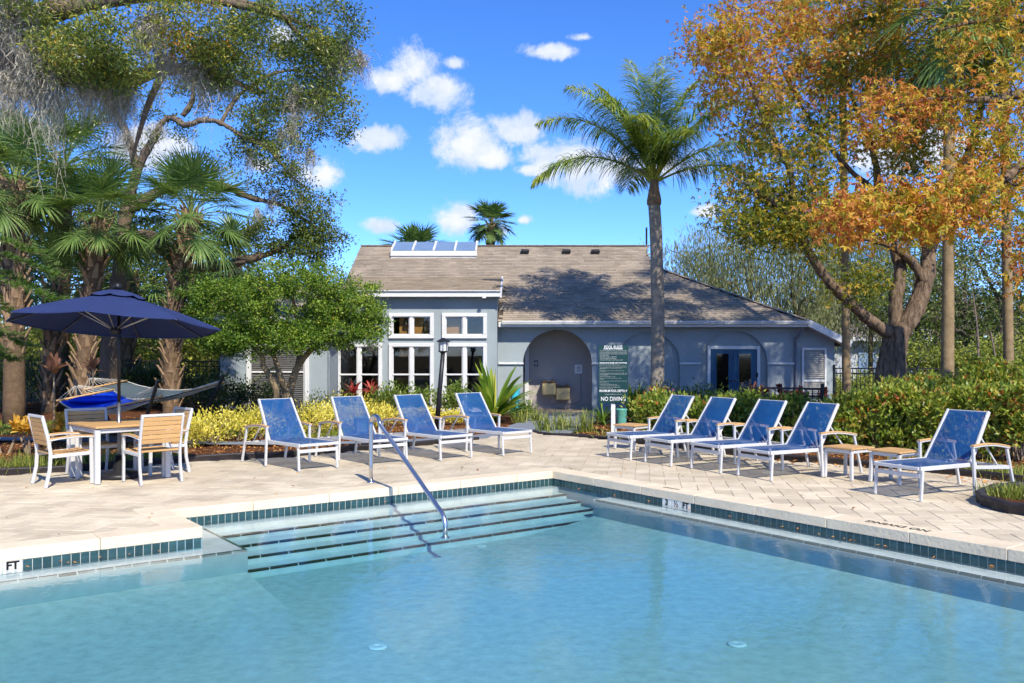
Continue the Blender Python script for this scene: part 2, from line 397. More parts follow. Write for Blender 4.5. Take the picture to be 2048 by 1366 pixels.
# coping stones and waterline tiles
def run(a0, b0, a1, b1, first=0.0, stone=0.92, tile0=0.1525):
    """coping + tiles along a straight edge of the pool"""
    da, db = a1-a0, b1-b0; L_ = math.hypot(da, db); ua, ub = da/L_, db/L_
    na, nb = -ub, ua
    if in_pool((a0+a1)/2+na*.1, (b0+b1)/2+nb*.1): na, nb = -na, -nb       # n points out of the water
    d = (UA*ua+VB*ub); out = (UA*na+VB*nb)
    M3 = Matrix((d, out, Vector((0, 0, 1)))).transposed()
    return d, out, M3, L_
def coping(a0, b0, a1, b1, e0=0.0, e1=0.0):
    d, out, M3, L_ = run(a0, b0, a1, b1); tot = L_+e0+e1; n = max(1, round(tot/0.92)); w = tot/n
    o0 = AB(a0, b0)-d*e0
    for i in range(n):
        c = o0+d*(w*(i+.5))+out*(0.15-0.012)
        mb = MB(); mb.bev((0, 0, 0), (w-0.005, 0.31, 0.108), 0.007)
        o = mb.build('coping_stone', M_stone, pool); o.matrix_world = Matrix.Translation(c+Vector((0, 0, -0.0495+R.uniform(-.001, .001)))) @ M3.to_4x4()
        o['label'] = 'cream travertine coping stone on the pool edge'
coping(0, 0, 5.3, 0, 0.295, 0.0); coping(5.3, 0, 5.3, 1.13, 0.295, -0.006); coping(5.3, 1.13, 14.5, 1.13, 0.012, 0.0); coping(0, 0, 0, 8.9, -.006, 0); coping(0, 8.9, 14.5, 8.9, .29, .29)
tile_me = None
def tiles(a0, b0, a1, b1, maxn=999, skip=()):
    global tile_me
    d, out, M3, L_ = run(a0, b0, a1, b1); w = 0.0765
    n = int(L_/w); w = L_/n
    o0 = AB(a0, b0)
    mb = MB(); mb.box(o0+d*(L_/2)-out*0.002+Vector((0, 0, -0.145)), (L_-.01, 0.008, 0.125), M3); mb.build('tile_grout', M_tgrout, pool)
    if tile_me is None:
        mb = MB(); mb.bev((0, 0, 0), (0.0700, 0.012, 0.116), 0.003); tile_me = mb.mesh('tile'); tile_me.materials.append(M_tile)
    for i in range(min(n, maxn)):
        if i in skip: continue
        o = link('tile', tile_me, None, pool); o.matrix_world = Matrix.Translation(o0+d*(w*(i+.5))-out*0.005+Vector((0, 0, -0.145))) @ M3.to_4x4()
    return o0, d, out, M3, w
M_wtile = material('white_depth_tile', rgb(214, 214, 206), 0.3, 0.4, 0.08, 10)
def text_mesh(s, size, mat, name='lettering', align='CENTER', spacing=1.0, bold=0.0, depth=0.0006):
    cu = bpy.data.curves.new('txt', 'FONT'); cu.body = s; cu.size = size; cu.align_x = align; cu.align_y = 'CENTER'
    cu.space_character = spacing; cu.offset = bold; cu.extrude = depth; cu.resolution_u = 3
    o = bpy.data.objects.new('txt', cu)
    me = bpy.data.meshes.new_from_object(o); bpy.data.objects.remove(o); bpy.data.curves.remove(cu)
    me.materials.clear(); me.materials.append(mat); me.name = name
    return me
tiles(0, 0, 5.3, 0); tiles(5.3, 0, 5.3, 1.13); lt = tiles(5.3, 1.13, 14.5, 1.13, 52, skip=range(20, 26)); rt = tiles(0, 0, 0, 8.9, 112, skip=range(28, 34))
def depth_mark(run_, idx, txt, flip):
    o0, d, out, M3, w = run_
    mb = MB(); mb.bev((0, 0, 0), (2*w-.008, 0.012, 0.118), 0.003)
    c = o0+d*(2*w*(idx+.5))-out*0.006+Vector((0, 0, -0.150))
    t_ = mb.build('depth_tile', M_wtile, pool); t_.matrix_world = Matrix.Translation(c) @ M3.to_4x4()
    if txt:
        me = text_mesh(txt, 0.094, M_print, bold=0.0045 if txt == 'FT' or txt == '3' else .0015)
        o = link('lettering', me, None, t_)
        x = d.copy()
        if flip: x = -x
        z = -out; y = Vector((0, 0, 1))
        Mw = Matrix((x, y, z)).transposed().to_4x4(); o.matrix_world = Matrix.Translation(c-out*0.0068+Vector((0, 0, 0.006))) @ Mw
        pass
for i, s in ((14, '3'), (15, '\u00bd'), (16, 'FT')): depth_mark(rt, i, s, False)
for i, s in ((12, '3'), (11, '\u00bd'), (10, 'FT')): depth_mark(lt, i, s, True)
# drains and fittings under the water
M_fit = material('white_plastic_fitting', (0.56, 0.60, 0.58), 0.4, 0.3, 0.05, 5)
for px, py, r in ((755, 1295, .075), (1474, 1290, .075), (962, 1094, .06)):
    g = G(px, py, FL); mb = MB(); mb.lathe([(r, 0), (r, .008), (r*.85, .014), (r*.3, .014), (r*.25, .010), (0.001, .010)], 20, (g.x, g.y, FL+.001)); mb.build('drain_cover', M_fit, pool, True)
M_ring = material('dark_light_ring', rgb(30, 52, 64), 0.4, 0.4, 0.1, 5)
for px, py, r in ((1578, 1099, .13), (2003, 1172, .1)):
    g = G(px, py, FL+.12)
    mb = MB(); pts = [(g.x+r*math.cos(k*PI/12), g.y+r*math.sin(k*PI/12), FL+.14) for k in range(25)]; mb.tube(pts, .022, 8); mb.lathe([(r, 0), (r, .02), (.001, .03)], 24, (g.x, g.y, FL+.10)); mb.build('light_niche', M_ring, pool, True)

# water: closed body, clear, faintly absorbing, with a lightly rippled surface
def water_material():
    m = bpy.data.materials.new('pool_water'); m.use_nodes = True; nt = m.node_tree; N = nt.nodes; L = nt.links; N.clear()
    out = N.new('ShaderNodeOutputMaterial'); tr = N.new('ShaderNodeBsdfTransparent'); gl = N.new('ShaderNodeBsdfGlossy'); gl.inputs['Roughness'].default_value = 0.004
    tr.inputs[0].default_value = (0.98, 0.995, 1, 1)
    fr = N.new('ShaderNodeFresnel'); fr.inputs['IOR'].default_value = 1.33; mx = N.new('ShaderNodeMixShader')
    ge = N.new('ShaderNodeNewGeometry'); n1 = N.new('ShaderNodeTexNoise'); n1.inputs['Scale'].default_value = 2.2; n1.inputs['Detail'].default_value = 2
    n2 = N.new('ShaderNodeTexNoise'); n2.inputs['Scale'].default_value = 17; n2.inputs['Detail'].default_value = 3; n2.inputs['Distortion'].default_value = .6
    for n in (n1, n2): L.new(ge.outputs['Position'], n.inputs['Vector'])
    ma = N.new('ShaderNodeMath'); ma.operation = 'MULTIPLY_ADD'; L.new(n2.outputs[0], ma.inputs[0]); ma.inputs[1].default_value = 0.30; L.new(n1.outputs[0], ma.inputs[2])
    bp = N.new('ShaderNodeBump'); bp.inputs['Strength'].default_value = 0.085; bp.inputs['Distance'].default_value = 0.05; L.new(ma.outputs[0], bp.inputs['Height'])
    two_sided_ior(N, L, fr, 1.33); L.new(bp.outputs[0], gl.inputs['Normal']); L.new(bp.outputs[0], fr.inputs['Normal'])
    L.new(fr.outputs[0], mx.inputs[0]); L.new(tr.outputs[0], mx.inputs[1]); L.new(gl.outputs[0], mx.inputs[2]); L.new(mx.outputs[0], out.inputs['Surface'])
    va = N.new('ShaderNodeVolumeAbsorption'); va.inputs[0].default_value = (0.24, 0.76, 0.88, 1); va.inputs[1].default_value = 0.85
    L.new(va.outputs[0], out.inputs['Volume'])
    return m
mb = MB(); E = 0.02
abprism(mb, [(-E, -E), (5.3+E, -E), (5.3+E, 1.13-E), (14.5+E, 1.13-E), (14.5+E, 8.9+E), (-E, 8.9+E)], FL-0.05, WZ)
tag(mb.build('water', water_material()), kind='structure')

# deck: base sheet, then pavers in running bond along the pool
deck = tag(empty('pool_deck', (0, 0, 0)), kind='structure')
def deck_base():
    # strips in (a, b) cells, leaving the pool open
    V = []; Q = []; s = 0.305
    st = []
    for ia in range(-40, 70):
        for ib in range(-40, 52):
            a0, b0 = ia*s, ib*s; c = AB(a0+s/2, b0+s/2)
            if in_pool(a0+s/2, b0+s/2, 0.14): continue
            if not inside(DECK, c.x, c.y): continue
            if c.y < -5: continue
            i = len(V)
            for (x, y) in ((a0, b0), (a0+s, b0), (a0+s, b0+s), (a0, b0+s)):
                p = AB(x, y, -0.012); V.append(p)
            Q.append((i+3, i+2, i+1, i))
    me = npmesh('deck_bedding', np.array([tuple(v) for v in V]), np.array(Q)); link('deck_bedding', me, M_grout, deck)
deck_base()
def deck_pavers():
    # herringbone of 2:1 pavers laid at 45 degrees to the pool
    w = 0.195; ang = math.atan2(UA.y, UA.x)+PI/4; ca, sa = math.cos(ang), math.sin(ang)
    mb = MB(); mb.bev((0, 0, 0), (2*w-.005, w-.005, 0.03), 0.004); pm = mb.mesh('paver'); pm.materials.append(M_paver)
    vis = []; rest = []
    for iy in range(-110, 110):
        for ix in range(-110, 110):
            k = (ix-iy) % 4
            if k == 0: u, v, turn = ix+1, iy+.5, 0
            elif k == 3: u, v, turn = ix+.5, iy+1, 1
            else: continue
            u *= w; v *= w; c = Vector((C0.x+u*ca-v*sa, C0.y+u*sa+v*ca, 0))
            if c.y < -5 or c.x < -15.5 or not inside(DECK, c.x, c.y): continue
            aa, bb = ab_of(c.x, c.y)
            if in_pool(aa, bb, 0.20): continue
            if c.y > 7 and abs(c.x) < c.y*.60: vis.append((c.y*c.y, c, turn))
            else: rest.append((c, turn))
    vis.sort(key=lambda t_: t_[0])
    for q, c, turn in vis[:300]:
        o = link('paver', pm, None, deck); o.location = (c.x, c.y, -0.0165+R.uniform(-.0015, .0015)); o.rotation_euler = (R.uniform(-.003, .003), R.uniform(-.003, .003), ang+turn*PI/2+R.uniform(-.004, .004))
    far = [(c, t_) for q, c, t_ in vis[300:]]+rest; n = len(far)
    hx, hy = w-.0025, w/2-.0025; base = np.array([(-hx, -hy, 0), (hx, -hy, 0), (hx, hy, 0), (-hx, hy, 0)])
    a_ = ang+np.array([t_ for c, t_ in far])*PI/2; cs, sn = np.cos(a_)[:, None], np.sin(a_)[:, None]
    bx = np.stack([base[None, :, 0]*cs-base[None, :, 1]*sn, base[None, :, 0]*sn+base[None, :, 1]*cs, np.zeros((n, 4))], 2)
    ctr = np.array([(c.x, c.y, -0.0015) for c, t_ in far]); ctr[:, 2] += rng.uniform(-.0015, .0015, n)
    top = ctr[:, None, :]+bx; bot = top.copy(); bot[:, :, 2] -= .012
    V = np.concatenate([top, bot], 1).reshape(-1, 3)
    q = np.array([(0, 1, 2, 3), (4, 5, 1, 0), (5, 6, 2, 1), (6, 7, 3, 2), (7, 4, 0, 3)])
    Q = (np.arange(n)[:, None, None]*8+q[None]).reshape(-1, 4)
    o = link('paver_field', npmesh('paver_field', V, Q), M_paver, deck); o['kind'] = 'stuff'
deck_pavers()
# painted warnings on the coping, read from the deck side
def painted(px, py, s, size, a=None):
    me = text_mesh(s, size, M_print, bold=0.003, depth=0.0003)
    o = link('lettering', me, None, pool); g = G(px, py)
    a_, b_ = ab_of(g.x, g.y); p = AB(-0.15, b_, 0.0055)
    x = -VB; y = UA        # reads from the deck, feet towards the water
    o.matrix_world = Matrix.Translation(p) @ Matrix((x, y, Vector((0, 0, 1)))).transposed().to_4x4()
painted(1793, 1053, 'NO DIVING', 0.125)
painted(1330, 979, 'NO DIVING', 0.05)

# beds, path, lawn
def strip(name, pts, w0, z, mat, kind='structure', z_off=0.0):
    V = []; Q = []
    for i, p in enumerate(pts):
        p = Vector(p); d = (Vector(pts[min(i+1, len(pts)-1)])-Vector(pts[max(i-1, 0)])).normalized(); n = Vector((-d.y, d.x, 0))
        w = w0[i] if hasattr(w0, '__len__') else w0
        for s in (-.5, .5):
            q = p+n*w*s; V.append((q.x, q.y, gz(q.x, q.y)+z))
    for i in range(len(pts)-1): Q.append((2*i+1, 2*i, 2*i+2, 2*i+3))
    me = bpy.data.meshes.new(name); me.from_pydata(V, [], Q); me.update()
    # make sure it faces up
    if me.polygons[0].normal.z < 0: me.flip_normals()
    return tag(link(name, me, mat), kind=kind)
def sheet(name, x0, x1, y0, y1, z, mat, test, s=0.4):
    V = []; Q = []; idx = {}
    nx, ny = int((x1-x0)/s), int((y1-y0)/s)
    def vid(i, j):
        if (i, j) not in idx:
            x, y = x0+i*s, y0+j*s; idx[(i, j)] = len(V); V.append((x, y, gz(x, y)+z))
        return idx[(i, j)]
    for j in range(ny):
        for i in range(nx):
            if test(x0+(i+.5)*s, y0+(j+.5)*s): Q.append((vid(i, j), vid(i+1, j), vid(i+1, j+1), vid(i, j+1)))
    me = bpy.data.meshes.new(name); me.from_pydata(V, [], Q); me.update(); return tag(link(name, me, mat), kind='structure')
sheet('planting_bed', -16, 14, 9.5, 27.5, -0.03, M_mulch, lambda x, y: (not inside(DECK, x, y) or not inside(DECK, x+.4, y+.4) or not inside(DECK, x-.4, y-.3)) and not (y < 12.6 and x < -7) and not (abs(x) < 4 and y < 13.5), 0.4)
def smooth_line(pts, n=6):
    pts = [Vector(p) for p in pts]; out = []
    for i in range(len(pts)-1):
        p0 = pts[max(i-1, 0)]; p1 = pts[i]; p2 = pts[i+1]; p3 = pts[min(i+2, len(pts)-1)]
        for k in range(n):
            t_ = k/n; out.append(0.5*((2*p1)+(-p0+p2)*t_+(2*p0-5*p1+4*p2-p3)*t_*t_+(-p0+3*p1-3*p2+p3)*t_**3))
    out.append(pts[-1]); return out
path_pts = smooth_line([(0.10, 17.6, 0), (0.35, 19.0, 0), (0.75, 21.0, 0), (1.3, 24.0, 0), (1.45, 26.9, 0)], 5)
strip('path', path_pts, [2.1]*5+[1.7]*6+[1.9]*10, 0.012, M_path)
strip('path', smooth_line([(-15, 17.2, 0), (-9, 17.0, 0), (-5.2, 16.6, 0), (-3.0, 17.0, 0), (-0.6, 18.2, 0)], 5), 0.55, 0.008, M_path)
def edging(name, pts, label, h=0.10, th=0.035):
    mb = MB(); pts = smooth_line(pts, 5)
    prof = [(-.5*th, -.04), (-.5*th, h*.55), (-.8*th, h*.65), (-.8*th, h*.9), (0, h), (.8*th, h*.9), (.8*th, h*.65), (.5*th, h*.55), (.5*th, -.04)]
    n = len(prof)
    for i, p in enumerate(pts):
        d = (pts[min(i+1, len(pts)-1)]-pts[max(i-1, 0)]).normalized(); nn = Vector((-d.y, d.x, 0)); wob = 0.012*math.sin(i*1.7)
        for x, z in prof: q = p+nn*(x+wob); mb.v.append((q.x, q.y, gz(q.x, q.y)+z+0.006*math.sin(i*.9)))
    for i in range(len(pts)-1):
        for k in range(n-1): mb.f.append((i*n+k, i*n+k+1, (i+1)*n+k+1, (i+1)*n+k))
    return tag(mb.build(name, M_edging, None, True), label, 'edging', 'plastic edging round the beds')
edging('bed_edging', EDGE_L, 'black plastic edging along the left bed behind the dining set')
edging('bed_edging', EDGE_R, 'black plastic edging along the right bed behind the loungers')
edging('bed_edging', [G(2260, 1050), G(2120, 1041), G(2048, 1031), G(2000, 1022), G(1966, 1010), G(1962, 1000), G(1990, 990), G(2040, 984), G(2200, 985)], 'thick black edging round the small grass island at the right margin', 0.13, 0.05)
# ---------------------------------------------------------------- clubhouse
M_wall = material('grey_blue_stucco', rgb(148, 158, 162), 0.85, 0.2, 0.07, 1.1, 0.18, 60)
M_wall2 = material('dark_grey_stucco', rgb(172, 164, 158), 0.85, 0.2, 0.05, 2.0, 0.15, 60)
M_trim = material('white_trim', (0.64, 0.64, 0.63), 0.5, 0.35, 0.05, 2.5)
M_shing = material('asphalt_shingle', rgb(151, 139, 124), 0.95, 0.1, 0.18, 1.4, 0.3, 90, island=0.16)
M_roofdk = material('roof_underlay', rgb(84, 74, 66), 0.95, 0.1, 0.1, 3)
M_glassfr = material('skylight_glass', rgb(120, 142, 168), 0.12, 0.5, 0.08, 2)
M_blue = material('teal_blue_door', rgb(22, 74, 108), 0.35, 0.4, 0.1, 3)
M_tan = material('tan_interior', rgb(226, 168, 100), 0.8, 0.2, 0.1, 2)
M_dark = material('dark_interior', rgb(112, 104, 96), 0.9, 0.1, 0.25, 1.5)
M_metal = material('brushed_steel', (0.62, 0.62, 0.63), 0.28, 0.5, 0.06, 12, metal=1.0)
M_bronze = material('tan_steel_panel', rgb(196, 176, 124), 0.45, 0.4, 0.06, 5)
M_blackm = material('black_metal', rgb(30, 30, 33), 0.45, 0.4, 0.15, 6)
M_gutter = material('gutter_white', (0.62, 0.62, 0.61), 0.5, 0.3, 0.10, 3)
def glass_material():
    m = bpy.data.materials.new('window_glass'); m.use_nodes = True; nt = m.node_tree; N = nt.nodes; L = nt.links; N.clear()
    out = N.new('ShaderNodeOutputMaterial'); tr = N.new('ShaderNodeBsdfTransparent'); tr.inputs[0].default_value = (.78, .80, .79, 1)
    gl = N.new('ShaderNodeBsdfGlossy'); gl.inputs['Roughness'].default_value = 0.01; fr = N.new('ShaderNodeFresnel'); fr.inputs['IOR'].default_value = 1.8
    two_sided_ior(N, L, fr, 1.6); mx = N.new('ShaderNodeMixShader'); L.new(fr.outputs[0], mx.inputs[0]); L.new(tr.outputs[0], mx.inputs[1]); L.new(gl.outputs[0], mx.inputs[2]); L.new(mx.outputs[0], out.inputs[0]); return m
M_glass = glass_material()
YM, YB = 27.4, 26.2                      # front planes: main wing, projecting bay
HG = -0.17                               # ground at the house
house = tag(empty('clubhouse', (0, YM, HG)), 'long grey clubhouse with white framed windows, arches and brown shingle roof', 'building')
house_inv = Matrix.Translation(Vector((0, -YM, -HG)))
def H(mb, name, mat, parent=None, smooth=False):
    """build in world coordinates, parent to the house (or one of its parts)"""
    o = mb.build(name, mat, parent or house, smooth); o.data.transform(house_inv)
    return o
def X_(px, Y): return (px-1024)*Y/F
def Z_(py, Y): return HC-(py-HZ)*Y/F
XL, XR = -5.2, X_(1666, YM)              # gable rake on the left, end of front wall on the right
EV = 2.62                                # eave height of the main roof (top of fascia)
YE = YM-0.42
# front wall with three arches: the first open to an alcove, the others blind
arches = [(X_(1046, YM), X_(1184, YM)), (X_(1232, YM), X_(1360, YM)), (X_(1400, YM), X_(1535, YM))]
SPR = Z_(727, YM)                        # springing line
WT = 2.60
def arch_wall(x0, x1, y, z0, z1, arches, th, mat):
    mb = MB(); xs = x0; n = 28
    for (a, b) in arches:
        mb.box(((xs+a)/2, y+th/2, (z0+z1)/2), (a-xs, th, z1-z0))
        r = (b-a)/2; c = (a+b)/2; prev = None
        for k in range(n+1):
            t_ = PI-PI*k/n; x = c+r*math.cos(t_); z = SPR+r*math.sin(t_)*0.98
            if prev is not None:
                px, pz = prev
                mb.add([(px, y, pz), (x, y, z), (x, y, z1), (px, y, z1), (px, y+th, pz), (x, y+th, z)], [(0, 1, 2, 3), (1, 0, 4, 5)])
            prev = (x, z)
        xs = b
    mb.box(((xs+x1)/2, y+th/2, (z0+z1)/2), (x1-xs, th, z1-z0))
    return mb
x_gut = X_(1612, YM)
mb = arch_wall(X_(985, YM), x_gut, YM, HG-.3, WT, arches, 0.10, M_wall)
# right end under the falling rake
zr = Z_(690, YM)
mb.add([(x_gut, YM, HG-.3), (XR, YM, HG-.3), (XR, YM, 2.02), (x_gut, YM, WT), (x_gut, YM+.1, HG-.3), (XR, YM+.1, HG-.3), (XR, YM+.1, 2.02), (x_gut, YM+.1, WT)],
       [(0, 1, 2, 3), (1, 5, 6, 2), (3, 2, 6, 7)])
H(mb, 'front_wall', M_wall)
for (a, b) in arches[1:]:                # backs of the blind arches
    mb = MB(); mb.box(((a+b)/2, YM+.13, (HG+WT)/2), (b-a+.3, 0.05, WT-HG)); H(mb, 'blind_arch', M_wall)
# alcove
a, b = arches[0]; dpt = 1.35
mb = MB(); zc = SPR+(b-a)/2+.1
mb.box(((a+b)/2, YM+dpt+.05, (HG+zc)/2), (b-a+1.2, .1, zc-HG+.2)); mb.box((b+.35, YM+.1+dpt/2, (HG+zc)/2), (.5, dpt, zc-HG+.2))
mb.box((a-.35, YM+.1+dpt/2, (HG+zc)/2), (.06, dpt, zc-HG+.2)); mb.box(((a+b)/2, YM+.1+dpt/2, zc+.1), (b-a+1.2, dpt, .1))
H(mb, 'alcove', M_wall2)
mb = MB(); mb.bev(((a+b)/2+.05, YM+.15, HG-.02), (b-a+.35, 2.5, .10), .01); H(mb, 'porch_slab', material('pale_porch_slab', rgb(196, 178, 150), .85, .2, .1, 4))
# restroom door in the alcove (seen at a slant on the left)
dx = a+.02
dr = H(MB().box((dx-.26, YM+dpt-.03, HG+1.02), (.62, .045, 2.0)), 'restroom_door', material('taupe_door', rgb(92, 82, 76), .6, .3, .06, 3))
H(MB().bev((dx+.115, YM+dpt-.045, HG+1.07), (.13, .09, 2.14), .008), 'door_casing', M_trim, dr); H(MB().bev((dx-.26, YM+dpt-.045, HG+2.09), (.62, .09, .1), .008), 'door_casing', M_trim, dr)
H(MB().bar((dx-.08, YM+dpt-.07, HG+.98), (dx+.03, YM+dpt-.10, HG+.98), .02, .025), 'door_handle', M_metal, dr)
# drinking fountains (two heights), restroom sign, notice box, conduit
def fountain(px0, px1, py0, py1, name):
    Y = YM+dpt-.2; x0, x1, z0, z1 = X_(px0, Y), X_(px1, Y), Z_(py1, Y), Z_(py0, Y); w = x1-x0
    e = empty(name, ((x0+x1)/2, Y+.19, z0))
    def part(mb, n, m, sm=False, p=None): o = mb.build(n, m, p or e, sm); return o
    h = z1-z0
    bx = MB(); bx.bev((0, -.2, h*.42), (w, .40, h*.84), .02); body = part(bx, 'cabinet', M_bronze)
    t_ = MB(); t_.bev((0, -.21, h*.9), (w+.01, .43, h*.11), .012); part(t_, 'bubbler_rim', material('dark_bronze_rim', rgb(96, 74, 46), .4, .4, .1, 5) if name not in bpy.data.materials else None)
    b2 = MB(); b2.lathe([(w*.38, 0), (w*.42, .02), (w*.40, .03), (w*.1, .012), (.001, .012)], 20, (0, -.21, h*.96)); part(b2, 'basin', M_metal, True)
    s = MB(); s.tube([(w*.30, -.12, h*.96), (w*.30, -.12, h*.96+.09), (w*.26, -.15, h*.96+.10)], .012, 8); part(s, 'spout', M_metal, True)
    return e
f1 = fountain(1084, 1111, 761, 789, 'drinking_fountain'); tag(f1, 'upper tan and steel drinking fountain on the alcove wall', 'fountain', 'drinking fountains in the alcove')
f2 = fountain(1112, 1139, 770, 799, 'drinking_fountain'); tag(f2, 'lower right tan and steel drinking fountain on the alcove wall', 'fountain', 'drinking fountains in the alcove')
Yw = YM+dpt
e = tag(empty('restroom_sign', (X_(1072, Yw), Yw-.01, Z_(727, Yw))), 'small black restroom sign with white figures on the alcove wall', 'sign')
MB().bev((0, 0, 0), (.13, .012, .19), .003).build('plate', M_blackm, e)
mb = MB()
for sx in (-.03, .025):
    mb.lathe([(.001, -.012), (.012, 0), (.001, .012)], 8, (sx, -.008, .06)); mb.box((sx, -.008, .015), (.028, .003, .06)); mb.box((sx, -.008, -.03), (.02, .003, .04))
mb.box((0, -.008, -.072), (.08, .003, .012)); mb.build('figures', M_white, e)
e = tag(empty('notice_box', (X_(1157, Yw), Yw-.03, Z_(738, Yw))), 'white emergency call box with printed notice on the alcove wall', 'box')
MB().bev((0, 0, 0), (.24, .06, .29), .008).build('case', M_white, e)
mb = MB()
for i in range(5): mb.box((0, -.032, .09-.04*i), (.10+.03*(i % 2), .003, .012))
mb.build('print', material('maroon_print', rgb(104, 62, 66), .6, .2, .1, 4), e)
H(MB().tube([(X_(1161, Yw), Yw-.03, Z_(748, Yw)), (X_(1161, Yw), Yw-.03, Z_(800, Yw)), (X_(1155, Yw), Yw-.03, Z_(806, Yw)), (X_(1110, Yw), Yw-.03, Z_(807, Yw))], .014, 6), 'conduit', M_wall2)
# impost mouldings between the arches
for p0, p1 in ((997, 1047), (1183, 1233), (1359, 1401), (1534, 1588)):
    x0, x1 = X_(p0, YM), X_(p1, YM); H(MB().bev(((x0+x1)/2, YM-.02, SPR), (x1-x0, .10, .06), .01), 'impost', M_trim)
# faint vertical panel joints on the wall
for px in (1042, 1196, 1222, 1368, 1394, 1545):
    x = X_(px, YM); H(MB().box((x, YM-.001, 2.3), (.014, .008, .6)), 'panel_joint', M_wall2)
# blue double door in the third arch
Yd = YM+.10; x0, x1 = X_(1414, Yd), X_(1519, Yd); zt = Z_(692, Yd); w = x1-x0
door = H(MB().box(((x0+x1)/2, Yd-.02, (HG+zt)/2), (w-.16, .05, zt-HG-.1)), 'double_door', M_blue); door['label'] = 'teal blue double door with tall glass lights'
for c, sz in ((((x0+.045), Yd-.04, (HG+zt)/2), (.09, .08, zt-HG)), (((x1-.045), Yd-.04, (HG+zt)/2), (.09, .08, zt-HG)), (((x0+x1)/2, Yd-.043, zt-.05), (w-.184, .08, .1))):
    H(MB().bev(c, sz, .008), 'door_casing', M_trim, door)
for cx in ((x0*3+x1)/4+.06, (x0+3*x1)/4-.06):
    H(MB().box((cx, Yd-.052, (HG+zt)/2+.03), (.36, .012, 1.5)), 'door_pane', material('dark_glass', rgb(20, 18, 16), .04, .6, .2, 3), door)
    for s in (-1, 1): H(MB().bev((cx+s*.2, Yd-.055, (HG+zt)/2+.03), (.035, .02, 1.56), .004), 'pane_bead', M_blue, door)
H(MB().box(((x0+x1)/2, Yd-.05, (HG+zt)/2), (.03, .02, zt-HG-.14)), 'astragal', M_blue, door)
for s in (-1, 1): H(MB().lathe([(.012, 0), (.026, .02), (.03, .04), (.001, .06)], 10, ((x0+x1)/2+s*.05, Yd-.09, HG+.95)), 'door_knob', M_metal, door)
H(MB().bev((X_(1515, YM), YM+.03, Z_(750, YM)), (.05, .03, .13), .006), 'entry_keypad', M_blackm)
# shuttered window on the right
M_slat = material('plain_grey_slat', rgb(150, 148, 142), .7, .2, .15, 5)  # slats greyer than their frame
def louver(x0, x1, z0, z1, Y, nsl, frame=.06, name='shutter', mid=None, smat=None, fill=.62):
    fr = MB()
    for c, sz in ((((x0+x1)/2, Y-.02, z1-frame/2), (x1-x0, .07, frame)), (((x0+x1)/2, Y-.02, z0+frame/2), (x1-x0, .07, frame)), ((x0+frame/2, Y-.021, (z0+z1)/2), (frame, .068, z1-z0-2*frame)), ((x1-frame/2, Y-.021, (z0+z1)/2), (frame, .068, z1-z0-2*frame))): fr.bev(c, sz, .006)
    if mid: fr.bev(((x0+x1)/2, Y-.02, mid), (x1-x0-2*frame, .06, .05), .006)
    w_ = H(fr, name, M_trim)
    H(MB().box(((x0+x1)/2, Y+.015, (z0+z1)/2), (x1-x0-.02, .02, z1-z0-.02)), 'backing', M_dark, w_)
    for i in range(nsl):
        z = z0+frame+(z1-z0-2*frame)*(i+.5)/nsl
        if mid and abs(z-mid) < .05: continue
        H(MB().box(((x0+x1)/2, Y-.02, z), (x1-x0-2*frame-.004, .012, (z1-z0)/nsl*fill), Matrix.Rotation(math.radians(-12), 3, 'X')), 'slat', smat or M_slat, w_)
    return w_
louver(X_(1603, YM), X_(1652, YM), Z_(795, YM), Z_(696, YM), YM, 24, mid=Z_(762, YM))
# downpipe
H(MB().tube([(X_(1598, YM), YM-.33, EV-.16), (X_(1598, YM), YM-.30, EV-.28), (X_(1591, YM), YM-.10, EV-.52), (X_(1591, YM), YM-.06, EV-.66), (X_(1591, YM), YM-.06, HG)], .045, 8), 'downpipe', material('grey_downpipe', rgb(112, 118, 128), .5, .3, .05, 4))
# bay and left wall behind the small tree
XB0, XB1 = X_(668, YB), X_(994, YB); ZB = 3.28
wins = [(X_(778, YB), X_(868, YB)), (X_(884, YB), X_(974, YB))]
zu = (Z_(677, YB), Z_(626, YB)); zl = (HG+.10, Z_(686, YB))
def holes_wall(x0, x1, z0, z1, y, th, holes):
    mb = MB(); xs = sorted({x0, x1}|{h[0] for h in holes}|{h[1] for h in holes}); zs = sorted({z0, z1}|{h[2] for h in holes}|{h[3] for h in holes})
    for i in range(len(xs)-1):
        for j in range(len(zs)-1):
            cx, cz = (xs[i]+xs[i+1])/2, (zs[j]+zs[j+1])/2
            if any(h[0] < cx < h[1] and h[2] < cz < h[3] for h in holes): continue
            mb.add([(xs[i], y, zs[j]), (xs[i+1], y, zs[j]), (xs[i+1], y, zs[j+1]), (xs[i], y, zs[j+1])], [(0, 1, 2, 3)])
    for h in holes:
        a_, b_, c_, d_ = h
        mb.add([(a_, y, c_), (b_, y, c_), (b_, y, d_), (a_, y, d_), (a_, y+th, c_), (b_, y+th, c_), (b_, y+th, d_), (a_, y+th, d_)], [(0, 4, 5, 1), (1, 5, 6, 2), (2, 6, 7, 3), (3, 7, 4, 0)])
    return mb
wl = (X_(672, YB), X_(765, YB))
holes = [(a_+.03, b_-.03, z0+.03, z1-.03) for a_, b_ in wins for z0, z1 in (zu, zl)]+[(wl[0]+.03, wl[1]-.03, zl[0]+.03, zl[1]-.03)]
mb = holes_wall(XB0, XB1, HG-.3, ZB+.12, YB, .12, holes)
mb.add([(XB1, YB, HG-.3), (XB1, YM+1, HG-.3), (XB1, YM+1, ZB+.2), (XB1, YB, ZB+.12)], [(0, 1, 2, 3)]); mb.add([(XB0, YB, HG-.3), (XB0, YM+1, HG-.3), (XB0, YM+1, ZB+.2), (XB0, YB, ZB+.12)], [(3, 2, 1, 0)])
